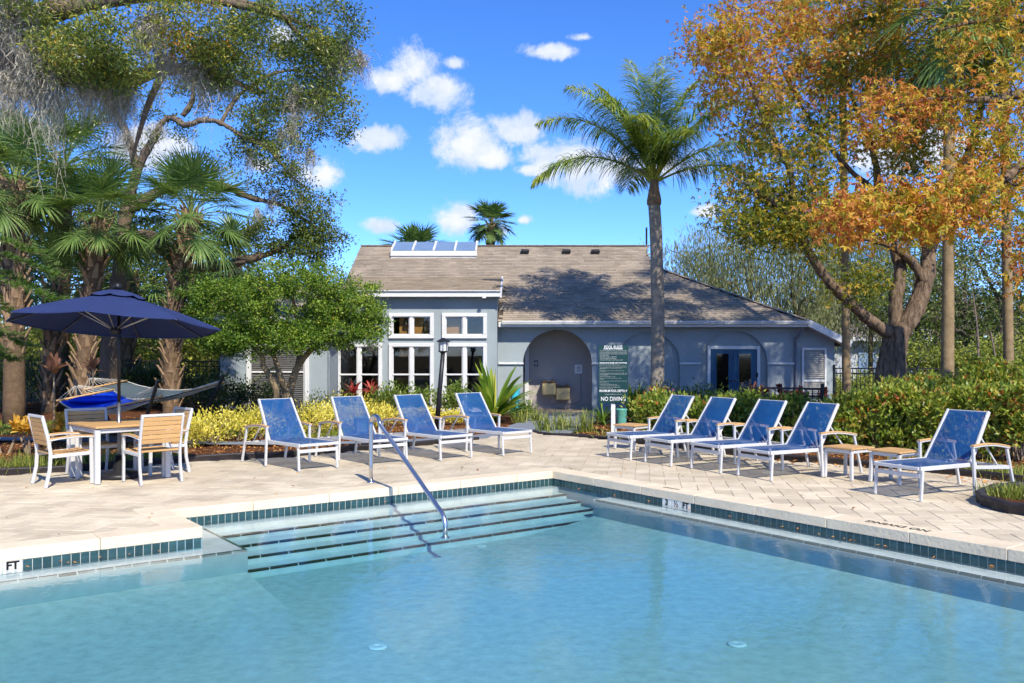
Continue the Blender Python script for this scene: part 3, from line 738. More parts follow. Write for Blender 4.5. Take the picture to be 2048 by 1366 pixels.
H(mb, 'bay_wall', M_wall)
def window(x0, x1, z0, z1, Y, rails=(), label=None):
    f = .11; fr = MB()
    for c, sz in ((((x0+x1)/2, Y-.03, z1-f/2), (x1-x0, .10, f)), (((x0+x1)/2, Y-.03, z0+f/2), (x1-x0, .10, f)), ((x0+f/2, Y-.031, (z0+z1)/2), (f, .098, z1-z0-2*f)), ((x1-f/2, Y-.031, (z0+z1)/2), (f, .098, z1-z0-2*f))): fr.bev(c, sz, .008)
    w_ = H(fr, 'window', M_trim)
    H(MB().bev(((x0+x1)/2, Y-.02, (z0+z1)/2), (.11, .07, z1-z0-2*f), .008), 'mullion', M_trim, w_)
    g = f*1.0
    fi = MB()
    for s in (0, 1):
        xa, xb = (x0+f, (x0+x1)/2-.055) if s == 0 else ((x0+x1)/2+.055, x1-f)
        for c, sz in ((((xa+xb)/2, Y+.005, z1-f-.012), (xb-xa, .04, .024)), (((xa+xb)/2, Y+.005, z0+f+.012), (xb-xa, .04, .024)), ((xa+.012, Y+.006, (z0+z1)/2), (.024, .038, z1-z0-2*f-.05)), ((xb-.012, Y+.006, (z0+z1)/2), (.024, .038, z1-z0-2*f-.05))): fi.box(c, sz)
        H(MB().box(((xa+xb)/2, Y+.02, (z0+z1)/2), (xb-xa-.02, .008, z1-z0-2*f-.02)), 'pane', M_glass, w_)
        for zr_ in rails: H(MB().bev(((xa+xb)/2, Y-.01, zr_), (xb-xa-.004, .05, .05), .006), 'glazing_bar', M_trim, w_)
    H(fi, 'sash', M_gutter, w_)
    return w_
for i, (a_, b_) in enumerate(wins):
    window(a_, b_, zu[0], zu[1], YB); window(a_, b_, zl[0], zl[1], YB, (Z_(749, YB),))
window(wl[0], wl[1], zl[0], zl[1], YB, (Z_(749, YB),))
# room behind the bay windows
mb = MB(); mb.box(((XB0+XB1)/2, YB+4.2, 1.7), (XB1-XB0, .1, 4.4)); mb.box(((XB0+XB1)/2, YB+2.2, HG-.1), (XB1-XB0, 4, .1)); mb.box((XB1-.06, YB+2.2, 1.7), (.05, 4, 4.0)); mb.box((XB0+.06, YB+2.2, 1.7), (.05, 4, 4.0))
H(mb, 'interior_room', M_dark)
mb = MB(); mb.box((X_(838, YB)+.15, YB+.24, 2.3), (1.5, .04, 1.5), Matrix.Rotation(.02, 3, 'Z')); mb.box((X_(905, YB), YB+.24, 2.3), (.45, .04, 1.5), Matrix.Rotation(-.05, 3, 'Z')); H(mb, 'tan_board', M_tan)  # tan boards added close behind the glass to catch the sun
for px, py in ((850, 660), (812, 648)):
    c = P(px, py, YB+.13)
    H(MB().lathe([(.02, .28), (.03, .22), (.05, .08), (.09, -.02), (.095, -.05), (.08, -.05)], 16, c), 'pendant_lamp', material('dark_bronze', rgb(52, 40, 30), .5, .4, .1, 4))
# bay roof and fascia
YBE = YB-.30; ZBE = Z_(583, YBE); ZJ, YJ = 4.20, 30.0
x0, x1 = X_(714, YB)-.6, X_(1000, YBE)
def slab(pts, th, mat, name, parent=None):
    n = len(pts); pts = [Vector(p) for p in pts]; vs = pts+[p-Vector((0, 0, th)) for p in pts]
    mb = MB(); mb.add(vs, [tuple(range(n)), tuple(range(2*n-1, n-1, -1))]+[((i+1) % n, i, n+i, n+(i+1) % n) for i in range(n)]); return H(mb, name, mat, parent)
bayroof = slab([(x0, YBE, ZBE), (x1, YBE, ZBE), (x1, YJ, ZJ), (x0, YJ, ZJ)], .10, M_roofdk, 'bay_roof')
H(MB().bev(((x0+x1)/2, YBE-.02, ZBE-.075), (x1-x0, .05, .17), .01), 'fascia', M_trim, bayroof)
H(MB().bev(((x0+x1)/2, YBE-.05, ZBE+.012), (x1-x0+.04, .10, .03), .008), 'drip_edge', M_trim, bayroof)
H(MB().box(((x0+x1)/2, (YBE+YB)/2+.02, ZBE-.12), (x1-x0, YB-YBE-.05, .02)), 'soffit', M_wall, bayroof)
mb = MB(); mb.add([(x1+.002, YBE-.05, ZBE+.02), (x1+.05, YBE-.05, ZBE+.02), (x1+.05, YJ, ZJ+.03), (x1+.002, YJ, ZJ+.03), (x1+.002, YBE-.05, ZBE-.18), (x1+.05, YBE-.05, ZBE-.18), (x1+.05, YJ, ZJ-.2), (x1+.002, YJ, ZJ-.2)],
                  [(0, 1, 2, 3), (1, 5, 6, 2), (0, 4, 5, 1), (4, 0, 3, 7)]); H(mb, 'rake_board', M_trim, bayroof)
# wall between the bay roof side and the main roof
mb = MB(); mb.add([(x1-.08, YB, ZB), (x1-.08, YJ, ZB), (x1-.08, YJ, ZJ-.1), (x1-.08, YB, ZBE)], [(0, 1, 2, 3)]); H(mb, 'cheek_wall', M_wall)
e = tag(empty('security_camera', (X_(968, YB-.3), YB-.38, ZBE-.17)), 'small white dome security camera under the bay eave', 'camera')
MB().lathe([(.05, 0), (.06, .02), (.06, .06), (.05, .07)], 14, (0, 0, -.04)).build('housing', M_white, e, True); MB().lathe([(.001, -.03), (.03, -.022), (.045, 0)], 14, (0, 0, -.04)).build('lens', M_blackm, e, True)
# main roof
PT = 0.5; YR = 32.9; ZR = EV+PT*(YR-YE); XC = X_(1618, YE)
xg = X_(1290, YR); hz = EV+PT*(XC-xg); hy = YE+(XC-xg)
roof = slab([(XL-.35, YE, EV), (XC, YE, EV), (xg, hy, hz), (xg, YR, ZR), (XL-.35, YR, ZR)], .12, M_roofdk, 'roof')
xe = X_(1700, YE); ze = EV-PT*(xe-XC)
slab([(XC, YE, EV), (xe, YE, ze), (xe, 40, ze), (xg, 40, hz), (xg, hy, hz)], .12, M_roofdk, 'roof_hip', roof)
mb = MB(); mb.add([(xg, hy, hz-.05), (xg, YR+2*(YR-hy)/2, hz-.05), (xg, YR, ZR-.03)], [(0, 1, 2)]); H(mb, 'gable_end', M_trim, roof)
slab([(XL-.35, YR, ZR), (xg, YR, ZR), (xg, 39, ZR-PT*(39-YR)), (XL-.35, 39, ZR-PT*(39-YR))], .12, M_roofdk, 'roof_back', roof)
# fascia / gutter along the front eave, rake on the right, rake on the left
xa = X_(997, YE)
H(MB().bev(((xa+XC)/2, YE-.015, EV-.10), (XC-xa, .035, .17), .008), 'fascia', M_gutter, roof)
mb = MB(); prof = [(0, 0), (-.10, 0), (-.115, -.02), (-.10, -.06), (-.085, -.10), (0, -.11)]
xs0, xs1 = X_(1004, YE), XC-.02
mb.add([(xs0, YE-.035+p, EV+.0+q) for p, q in prof]+[(xs1, YE-.035+p, EV+q) for p, q in prof], [(i, i+1, 7+i, 6+i) for i in range(1, 5)]+[(0, 1, 7, 6), (0, 5, 4, 3, 2, 1), (6, 7, 8, 9, 10, 11)]); H(mb, 'gutter', M_gutter, roof)
H(MB().box(((xa+XC)/2, (YE+YM)/2, EV-.16), (XC-xa, YM-YE-.03, .02)), 'soffit', M_gutter, roof)
d = Vector((xe-XC, 0, ze-EV)); mid = Vector(((XC+xe)/2, YE-.04, (EV+ze)/2-.07))
H(MB().bev(mid, (d.length+.06, .05, .20), .008, Matrix.Rotation(math.atan2(-d.z, d.x), 3, 'Y')), 'rake_board', M_trim, roof)
H(MB().box((xe+.02, YE+5, ze-.06), (.04, 10, .18)), 'fascia', M_trim, roof)
mb = MB(); mb.add([(XC, YE, EV-.15), (xe, YE, ze-.15), (xe, YM+.02, ze-.15), (XC, YM+.02, EV-.15)], [(0, 1, 2, 3)]); H(mb, 'soffit', M_gutter, roof)
H(MB().box((XR+.02, YM+5, .9), (.05, 10, 2.4)), 'side_wall', M_wall)
# shingles: real overlapping courses, joined per roof plane
def shingles(o, u, v, Lu, Lv, keep, name, parent, w=.30, ex=.143):
    o, u, v = Vector(o), Vector(u).normalized(), Vector(v).normalized(); nrm = u.cross(v).normalized()
    V = []; Q = []; nr = int(Lv/ex)
    for j in range(nr):
        off = R.uniform(0, w); lift = .016
        x = -off
        while x < Lu:
            wd = w*R.uniform(.75, 1.25); xa_, xb_ = max(x, 0), min(x+wd, Lu); x += wd
            if xb_-xa_ < .04 or not keep((xa_+xb_)/2, (j+.5)*ex): continue
            y0 = j*ex-R.uniform(0, .012); y1 = (j+1)*ex+.01; l = lift+R.uniform(0, .008)
            b0 = len(V)
            for (x_, y_, h_) in ((xa_+.002, y0, l), (xb_-.002, y0, l), (xb_-.002, y1, .004), (xa_+.002, y1, .004), (xa_+.002, y0, .0), (xb_-.002, y0, .0)): V.append(tuple(o+u*x_+v*y_+nrm*h_))
            Q.append((b0, b0+1, b0+2, b0+3)); Q.append((b0+4, b0+5, b0+1, b0))
    me = npmesh(name, np.array(V), np.array(Q)); ob = link(name, me, M_shing, parent); me.transform(house_inv); ob['kind'] = 'stuff'
sl = math.sqrt(1+PT*PT)
Lm = (YR-YE)*sl
def keep_main(u, v):
    x = XL-.35+u; y = YE+v/sl
    if x > xg and y-YE > XC-x: return False
    zb = EV+PT*(y-YE)
    if x0 < x < x1 and y < YJ-.05: return False
    return True
shingles((XL-.35, YE-.04, EV-.02), (1, 0, 0), (0, 1, PT), XC-XL+.35, Lm, keep_main, 'shingle_field', roof)
shingles((x0, YBE-.03, ZBE+.002), (1, 0, 0), (0, YJ-YBE, ZJ-ZBE), x1-x0, math.hypot(YJ-YBE, ZJ-ZBE), lambda u, v: True, 'shingle_field', bayroof)
# ridge and hip caps
mb = MB()
x = XL-.35
while x < xg: mb.box((x+.15, YR, ZR+.012), (.29, .26, .02), Matrix.Rotation(R.uniform(-.02, .02), 3, 'Y')); x += .28
pa, pb = Vector((XC, YE, EV+.02)), Vector((xg, hy, hz+.02)); n = int((pb-pa).length/.28)
dv = (pb-pa).normalized(); sd = Vector((dv.y, -dv.x, 0)).normalized()
for i in range(n): mb.bar(pa+dv*.28*i, pa+dv*(.28*i+.29), .24, .02, up=sd.cross(dv), bevel=True)
o = H(mb, 'ridge_cap', M_shing, roof); o['kind'] = 'stuff'
# roof vents, skylight, vent pipe
for px, py in ((1050, 497), (1133, 499), (1191, 499)):
    Y = YR-.75; z = EV+PT*(Y-YE); x = X_(px, Y)
    rv = H(MB().bev((x, Y, z+.10), (.30, .30, .10), .02, Matrix.Rotation(math.atan(PT)*.5, 3, 'X')), 'roof_vent', M_blackm, roof)
xs0, xs1 = X_(780, 31.6), X_(954, 32.0)
Y0, Y1 = 31.75, YR-.05; z0 = EV+PT*(Y0-YE)
sk = H(MB().bev(((xs0+xs1)/2, Y0+.05, z0+.13), (xs1-xs0, .14, .26), .01), 'skylight', M_trim, house); sk['label'] = 'long white framed skylight of four panes on the roof'
H(MB().bev(((xs0+xs1)/2, Y0-.04, z0+.10), (xs1-xs0+.04, .06, .05), .01), 'skylight_sill', M_trim, sk)
zt0, zt1 = z0+.27, z0+.27+.40*(Y1-Y0)
ang = math.atan2(zt1-zt0, Y1-Y0); Ls = math.hypot(Y1-Y0, zt1-zt0)
for i in range(5):
    x = xs0+.03+(xs1-xs0-.06)*i/4
    H(MB().bev((x, (Y0+Y1)/2, (zt0+zt1)/2+.02), (.07, Ls, .07), .008, Matrix.Rotation(ang, 3, 'X')), 'skylight_bar', M_trim, sk)
    if i < 4:
        w_ = (xs1-xs0-.06)/4
        H(MB().box((x+w_/2, (Y0+Y1)/2, (zt0+zt1)/2), (w_-.07, Ls-.02, .02), Matrix.Rotation(ang, 3, 'X')), 'skylight_pane', M_glassfr, sk)
for x in (xs0+.02, xs1-.02): H(MB().add([(x, Y0, z0), (x, Y0, zt0), (x, Y1, zt1), (x, Y1, z0+PT*(Y1-Y0))], [(0, 1, 2, 3)]), 'skylight_cheek', M_trim, sk)
H(MB().tube([(X_(1293, 33.2), 33.2, ZR-.6), (X_(1293, 33.2), 33.2, Z_(455, 33.2))], .035, 8), 'vent_pipe', M_blackm)
# left wing: low grey wall with louvred openings behind the small tree
YL = 24.6
wingL = MB(); xa, xb = X_(440, YL), X_(655, YL)
wingL.box(((xa+X_(500, YL))/2, YL+.1, 1.2), (X_(500, YL)-xa, .2, 2.9)); wingL.box((X_(634, YL), YL+.1, 1.2), (X_(655, YL)-X_(614, YL), .2, 2.9)); wingL.box(((xa+xb)/2, YL+1.6, 1.2), (xb-xa, .1, 2.9)); wingL.box((xa+.05, YL+.9, 1.2), (.1, 1.5, 2.9)); wingL.box((xb-.05, YL+1, 1.2), (.1, 1.5, 2.9)); wingL.box(((xa+xb)/2, YL+.1, 2.5), (xb-xa-.3, .18, .5))
wingL.box((X_(661, YB), YB+.05, 1.3), (.5, .08, 3.2))
H(wingL, 'wing_wall', M_wall)
louver(X_(499, YL), X_(610, YL), .02, Z_(688, YL), YL+.06, 34, .05, 'louvre_screen', mid=Z_(744, YL), smat=material('shade_toned_slat', rgb(116, 114, 112), .7, .2, .15, 5), fill=.4)  # slat colour darkened to stand for the tree crown's shade
H(MB().bev((X_(503, YL)-.06, YL-.03, 1.1), (.13, .1, 2.6), .01), 'trim_post', M_trim); H(MB().bev((X_(611, YL)+.05, YL-.03, 1.1), (.13, .1, 2.6), .01), 'trim_post', M_trim)
slab([(xa-.3, YL-.4, 2.62), (xb+.4, YL-.4, 2.62), (xb+.4, YM+3, 3.9), (xa-.3, YM+3, 3.9)], .12, M_shing, 'wing_roof')
H(MB().bev(((xa+xb)/2, YL-.42, 2.54), (xb-xa+.7, .04, .18), .008), 'fascia', M_trim)
# ---------------------------------------------------------------- pool furniture
M_alu = material('white_aluminium', (0.56, 0.555, 0.54), 0.38, 0.4, 0.04, 5)
M_wood = material('honey_slat_wood', rgb(200, 158, 104), 0.5, 0.35, 0.14, 14, 0.1, 60, stretch=(1, 9, 9), local=True, orand=0.08)
M_navy = material('navy_canvas', rgb(46, 58, 100), 0.85, 0.15, 0.08, 3, 0.08, 120)
M_tip = material('grey_plastic_foot', rgb(70, 70, 74), 0.6, 0.3, 0.1, 5)
def sling_material():
    m = bpy.data.materials.new('blue_mesh_sling'); m.use_nodes = True; nt = m.node_tree; N = nt.nodes; L = nt.links
    b = N['Principled BSDF']; b.inputs['Roughness'].default_value = 0.5; b.inputs['Base Color'].default_value = (*rgb(30, 78, 178), 1); b.inputs['Specular IOR Level'].default_value = 0.35
    ge = N.new('ShaderNodeNewGeometry'); nz = N.new('ShaderNodeTexNoise'); nz.inputs['Scale'].default_value = 3.5; L.new(ge.outputs['Position'], nz.inputs['Vector'])
    rp = N.new('ShaderNodeValToRGB'); rp.color_ramp.elements[0].color = (*rgb(20, 70, 126), 1); rp.color_ramp.elements[1].color = (*rgb(28, 90, 148), 1); L.new(nz.outputs[0], rp.inputs[0]); L.new(rp.outputs[0], b.inputs['Base Color'])
    tr = N.new('ShaderNodeBsdfTransparent'); mx = N.new('ShaderNodeMixShader'); mx.inputs[0].default_value = 0.26     # open weave
    L.new(b.outputs[0], mx.inputs[1]); L.new(tr.outputs[0], mx.inputs[2]); L.new(mx.outputs[0], N['Material Output'].inputs[0]); return m
M_sling = sling_material()
def make_lounger():
    r = empty('sun_lounger', (0, 0, 0)); W = .31
    seatz = .37; bx, bz = -.41, .975
    for s in (-1, 1):
        y = s*W
        MB().bar((.90, y, seatz), (-.10, y, seatz-.005), .03, .05).build('side_rail', M_alu, r)
        MB().bar((.86, y, seatz-.02), (.885, y, 0.006), .032, .032, up=(1, 0, 0)).build('leg', M_alu, r)
        MB().bar((0.02, y+s*.045, .575), (0, y+s*.055, 0.006), .034, .034, up=(1, 0, 0)).build('leg', M_alu, r)
        MB().bar((-.62, y+s*.045, .53), (-.76, y+s*.055, 0.006), .034, .034, up=(1, 0, 0)).build('leg', M_alu, r)
        MB().bar((0.01, y+s*.044, .34), (-.68, y+s*.044, .30), .025, .045).build('lower_rail', M_alu, r)
        # arm: gently arched bar with a wooden cap
        arm = MB(); pts = [Vector((.045-.70*t_, y+s*.047, .575+.022*math.sin(PI*t_*.9)-.045*t_*t_)) for t_ in [i/6 for i in range(7)]]
        for p, q in zip(pts, pts[1:]): arm.bar(p, q, .045, .022)
        a_ = arm.build('arm_bar', M_alu, r)
        cap = MB()
        n = len(pts); prof = [(-.027, .0), (-.027, .011), (-.02, .016), (.02, .016), (.027, .011), (.027, 0)]
        for p in pts:
            for yy, zz in prof: cap.v.append((p.x, p.y+yy, p.z+.011+zz))
        for i in range(n-1):
            for k in range(6): cap.f.append((i*6+k, i*6+(k+1) % 6, (i+1)*6+(k+1) % 6, (i+1)*6+k))
        cap.f += [(0, 1, 2, 3, 4, 5), tuple(range((n-1)*6+5, (n-1)*6-1, -1))]
        cap.build('armrest', M_wood, r)
        MB().bar((.0, y*.97, seatz-.01), (bx, y*.86, bz), .03, .042, up=(1, 0, 0)).build('back_rail', M_alu, r)
        MB().bar((bx*.55, y*.86, .70), (-.56, y*.92, .31), .018, .022).build('back_strut', M_alu, r)
    MB().bar((.872, -W+.016, .285), (.872, W-.016, .285), .022, .05, up=(0, 0, 1)).build('crossbar', M_alu, r)
    MB().bar((-.64, -W-.03, .31), (-.64, W+.03, .31), .022, .035).build('crossbar', M_alu, r)
    MB().bar((.90, -W+.016, seatz), (.90, W-.016, seatz), .03, .04).build('crossbar', M_alu, r)
    MB().bar((bx, -W*.86+.016, bz-.01), (bx, W*.86-.016, bz-.01), .026, .022).build('crossbar', M_alu, r)
    def sling(p0, p1, w0, w1, sag, name):
        mb = MB(); n, m = 10, 8; p0, p1 = Vector(p0), Vector(p1); d = p1-p0; nr = Vector((-d.z, 0, d.x)).normalized()
        for th in (0, -.004):
            for i in range(n+1):
                for j in range(m+1):
                    t_ = i/n; u = j/m*2-1; p = p0+d*t_-nr*(sag*math.sin(PI*t_)*(1-u*u)-th); p.y = u*(w0+(w1-w0)*t_); mb.v.append(tuple(p))
        for k in (0,):
            for i in range(n):
                for j in range(m):
                    a_ = i*(m+1)+j; mb.f.append((a_, a_+1, a_+m+2, a_+m+1))
        return mb.build(name, M_sling, r, True)
    sling((.885, 0, seatz+.022), (.0, 0, seatz+.017), W-.02, W-.02, .02, 'seat_sling')
    sling((.012, 0, seatz+.01), (bx+.014, 0, bz-.005), W*.955-.02, W*.86-.018, .03, 'back_sling')
    return r
def frame_from_feet(f_near, f_far):
    """f_near / f_far: the two foot-end legs (ground points)"""
    a, b = f_near, f_far; mid = (a+b)/2; w = (b-a).normalized(); ax = Vector((w.y, -w.x, 0))
    return mid, ax
proto = make_lounger(); first = [True]
def place_lounger(pn, pf, label, blend=None, fixed=None):
    a, b = G(*pn), G(*pf); mid = (a+b)/2; w = (b-a).normalized()
    ax = Vector((w.y, -w.x, 0))
    if ax.y > 0: ax = -ax                                   # foot end faces the camera
    if blend is not None: ax = (ax+Vector(blend)).normalized()
    if fixed is not None: ax = Vector(fixed).normalized(); mid = a+Vector((-ax.y, ax.x, 0))*(-.31)
    o = proto if first[0] else copy_tree(proto); first[0] = False
    org = mid-ax*.885; o.location = (org.x, org.y, 0); o.rotation_euler = (0, 0, math.atan2(ax.y, ax.x))
    tag(o, label, 'sun lounger', 'blue sling sun loungers round the pool'); return o
place_lounger((596.7, 944), (676, 936.9), 'leftmost blue sling sun lounger, nearest the dining table', (.73, -.68, 0))
place_lounger((742, 932), (814.5, 926.6), 'blue sling sun lounger behind the steel handrail, second from the dining table', (.73, -.68, 0))
place_lounger((880.7, 922), (943.8, 916.3), 'blue sling sun lounger in front of the leaning lamp post', (.73, -.68, 0))
place_lounger((1005.7, 912), (1063.3, 907), 'blue sling sun lounger at the path end, next to the big strappy plant', (.73, -.68, 0))
place_lounger((1260.8, 921.8), (1203.8, 915.4), 'blue sling sun lounger nearest the pool rules sign', None, (-.878, -.478, 0))
place_lounger((1341.7, 933.5), (1283.9, 924.6), 'second blue sling sun lounger from the pool rules sign', None, (-.878, -.478, 0))
place_lounger((1441, 947.4), (1377, 938.5), 'third blue sling sun lounger from the pool rules sign', None, (-.878, -.478, 0))
place_lounger((1542.4, 962.7), (1468.7, 951.6), 'blue sling sun lounger just left of the paired side tables', None, (-.878, -.478, 0))
R5 = place_lounger((1842, 1003.8), (1740, 989.5), 'blue sling sun lounger set apart at far right with fallen leaves on it', None, (-.878, -.478, 0))
# side tables
def make_side_table():
    r = empty('side_table', (0, 0, 0)); s = .20; h = .405
    for x in (-s, s):
        for y in (-s, s): MB().bar((x, y, h-.02), (x*1.06, y*1.06, 0.005), .04, .04, up=(1, 0, 0)).build('leg', M_alu, r)
    for x in (-s, s): MB().bar((x, -s+.02, h-.025), (x, s-.02, h-.025), .035, .045).build('apron', M_alu, r)
    for y in (-s, s): MB().bar((-s+.02, y, h-.025), (s-.02, y, h-.025), .035, .045).build('apron', M_alu, r)
    for i in range(6): MB().bev((0, -.20+.08*i, h+.011), (.47, .076, .022), .004).build('top_slat', M_wood, r)
    return r
st = make_side_table(); first_t = [True]
def place_table(px, py, rz, label):
    o = st if first_t[0] else copy_tree(st); first_t[0] = False
    g = G(px, py); o.location = (g.x, g.y, 0); o.rotation_euler = (0, 0, rz); tag(o, label, 'side table', 'small wood topped side tables')
place_table(1697, 956, math.radians(-58), 'wood topped side table beside the fourth right hand lounger')
place_table(1790, 965, math.radians(-58), 'wood topped side table next to the lounger set apart at right')
place_table(1264, 897, math.radians(-45), 'wood topped side table behind the lounger nearest the rules sign')

# dining table, chairs, parasol
TC = (G(189.5, 969.5)+G(335, 955)+G(144.5, 955.5))/3; t0_, t1_, t2_ = G(189.5, 969.5), G(335, 955), G(144.5, 955.5)
tctr = (t1_+t2_)/2; tang = math.atan2((t1_-t0_).y, (t1_-t0_).x)
dt = tag(empty('dining_table', (tctr.x, tctr.y, 0), tang), 'square wood topped dining table with white legs under the parasol', 'table')
hs = .455; TH = .745
for x in (-hs, hs):
    for y in (-hs, hs): MB().bev((x-.0*x, y, (TH-.04)/2+.003), (.065, .065, TH-.045), .006).build('leg', M_alu, dt)
for s in (-1, 1):
    MB().bev((0, s*hs, TH-.065), (hs*2-.07, .03, .06), .005).build('apron', M_alu, dt); MB().bev((s*hs, 0, TH-.065), (.03, hs*2-.07, .06), .005).build('apron', M_alu, dt)
for i in range(9):
    y = -.46+.115*i
    if i == 4:
        MB().bev((-.26, y, TH-.014), (.46, .111, .028), .004).build('top_slat', M_wood, dt); MB().bev((.26, y, TH-.014), (.46, .111, .028), .004).build('top_slat', M_wood, dt)
    else: MB().bev((0, y, TH-.014), (.99, .111, .028), .004).build('top_slat', M_wood, dt)
def make_chair():
    r = empty('dining_chair', (0, 0, 0)); W = .265       # faces +x
    for s in (-1, 1):
        y = s*W
        # front leg, rear leg (one swept piece with the back upright)
        MB().bar((.24, y, .60), (.25, y, .005), .03, .045, up=(1, 0, 0)).build('leg', M_alu, r)
        bk = MB(); pts = [Vector(p) for p in ((-.30, y, .005), (-.255, y, .22), (-.245, y, .42), (-.27, y, .60), (-.335, y, .87))]
        prof = 6
        for p, q in zip(pts, pts[1:]): bk.bar(p+(p-q)*.02, q+(q-p)*.02, .03, .042, up=(1, 0, 0))
        bk.build('back_leg', M_alu, r)
        MB().bar((.23, y, .40), (-.24, y, .385), .028, .045).build('seat_rail', M_alu, r)
        am = MB(); pts = [Vector((.28-.55*t_, y, .605+.02*math.sin(PI*t_)-.02*t_)) for t_ in [i/5 for i in range(6)]]
        for p, q in zip(pts, pts[1:]): am.bar(p, q, .05, .018)
        am.build('arm_bar', M_alu, r)
        am = MB()
        for p, q in zip(pts, pts[1:]): am.bar(p+Vector((0, 0, .016)), q+Vector((0, 0, .016)), .05, .014)
        am.build('armrest', M_wood, r)
    MB().bar((.24, -W+.015, .395), (.24, W-.015, .395), .028, .045).build('seat_rail', M_alu, r)
    MB().bar((-.335, -W-.015, .885), (-.335, W+.015, .885), .03, .035).build('top_rail', M_alu, r)
    for i in range(8):
        t_ = i/7; MB().bev((.225-.45*t_, 0, .425-.022*math.sin(PI*t_)), (.058, 2*W-.034, .016), .004, Matrix.Rotation(.10*math.cos(PI*t_), 3, 'Y')).build('seat_slat', M_wood, r)
    for i in range(6):
        t_ = (i+.5)/6; p = Vector((-.272, 0, .52)).lerp(Vector((-.335, 0, .865)), t_)
        MB().bev(p, (.016, 2*W-.032, .052), .004, Matrix.Rotation(-.18, 3, 'Y')).build('back_slat', M_wood, r)
    return r
chair = make_chair()
def place_chair(o, dx, dy, rz, label):
    v = Matrix.Rotation(tang, 3, 'Z') @ Vector((dx, dy, 0)); o.location = (tctr.x+v.x, tctr.y+v.y, 0); o.rotation_euler = (0, 0, tang+rz)
    tag(o, label, 'chair', 'slatted wood chairs round the dining table')
place_chair(chair, .16, -.66, PI/2+.02, 'slatted wood and white metal dining chair with its back to the pool')
place_chair(copy_tree(chair), -.72, -.05, .0, 'slatted dining chair on the left side of the table')
place_chair(copy_tree(chair), .60, .12, PI+.0, 'slatted dining chair on the right side of the table, seen edge on')
place_chair(copy_tree(chair), -.12, .60, -PI/2, 'slatted dining chair behind the table, partly hidden by it')
um = tag(empty('parasol', (tctr.x+.02, tctr.y, 0)), 'large navy blue octagonal parasol over the dining table', 'parasol')
pole_px = X_(238, tctr.y); um.location.x = pole_px
MB().tube([(0, 0, .05), (0, 0, 1.02)], .024, 14).build('lower_pole', material('grey_pole', rgb(120, 122, 126), .35, .4, .05, 5, metal=.7), um, True)
MB().tube([(0, 0, 1.0), (0, 0, 2.50)], .021, 14).build('pole', M_blackm, um, True)
MB().lathe([(.27, 0), (.28, .03), (.26, .07), (.08, .10), (.05, .30), (.001, .30)], 28).build('base', M_blackm, um, True)
til = Matrix.Translation((-.05, 0, 2.05)) @ Matrix.Rotation(math.radians(-6.2), 4, 'X') @ Matrix.Rotation(math.radians(1.2), 4, 'Y') @ Matrix.Translation((0, 0, -2.05))
RA, ZRIM, ZTOP = 1.365, 2.06, 2.49; a0 = math.radians(-90+10)
cv = [Vector((RA*math.cos(a0+k*PI/4), RA*math.sin(a0+k*PI/4), ZRIM)) for k in range(8)]
apex = Vector((0, 0, ZTOP))
def canopy():
    mb = MB(); n = 9
    for k in range(8):
        p, q = cv[k], cv[(k+1) % 8]; rows = []
        for i in range(n+1):
            t_ = .13+.87*i/n; row = []
            for j in range(n+1):
                u = j/n; e = p.lerp(q, u); v = apex.lerp(e, t_)
                v.z += .03*math.sin(PI*min(1, t_))-.03*math.sin(PI*u)*t_*(1-.5*t_)      # slightly bellied panels
                rim = t_*t_*math.sin(PI*u)*.012; v.x *= 1-rim; v.y *= 1-rim
                row.append(len(mb.v)); mb.v.append(tuple(til @ v))
            rows.append(row)
        for i in range(n):
            for j in range(n): mb.f.append((rows[i][j], rows[i+1][j], rows[i+1][j+1], rows[i][j+1]))
        for j in range(n):                      # hem
            a_, b_ = Vector(mb.v[rows[n][j]]), Vector(mb.v[rows[n][j+1]]); i0 = len(mb.v); mb.v += [tuple(a_-Vector((0, 0, .018))), tuple(b_-Vector((0, 0, .018)))]; mb.f.append((rows[n][j+1], rows[n][j], i0, i0+1))
    return mb
canopy().build('canopy', M_navy, um)
mb = MB(); n = 6
for k in range(8):
    p, q = cv[k].copy(), cv[(k+1) % 8].copy(); rows = []
    for i in range(n+1):
        t_ = .02+.25*i/n; row = []
        for j in range(n+1):
            e = p.lerp(q, j/n); v = apex.lerp(e, t_); v.z += .055+.02*math.sin(PI*i/n)-.02*math.sin(PI*j/n)*i/n; row.append(len(mb.v)); mb.v.append(tuple(til @ v))
        rows.append(row)
    for i in range(n):
        for j in range(n): mb.f.append((rows[i][j], rows[i+1][j], rows[i+1][j+1], rows[i][j+1]))
mb.build('vent_canopy', M_navy, um)
MB().lathe([(.02, 0), (.05, .02), (.055, .05), (.04, .085), (.001, .10)], 14, til @ (apex+Vector((0, 0, .045)))).build('finial', M_blackm, um, True)
M_rib = material('grey_fibreglass_rib', rgb(70, 72, 80), .4, .4, .05, 5)
hub = til @ Vector((0, 0, 1.98))
MB().lathe([(.03, -.05), (.06, -.03), (.06, .03), (.03, .05)], 14, hub).build('hub', M_blackm, um, True)
for k in range(8):
    a_, b_ = apex-Vector((0, 0, .02)), cv[k]-Vector((0, 0, .012))
    pts = [til @ (a_.lerp(b_, t_)+Vector((0, 0, .03*math.sin(PI*t_)-.012))) for t_ in [i/8 for i in range(9)]]
    rb = MB().tube(pts, .009, 6).build('rib', M_rib, um, True)
    m_ = a_.lerp(b_, .46)+Vector((0, 0, .01)); MB().tube([hub, til @ m_], .007, 6).build('strut', material('strut_metal', (.5, .5, .48), .35, .4, .05, 5, metal=.8) if k == 0 else bpy.data.materials['strut_metal'], rb, True)

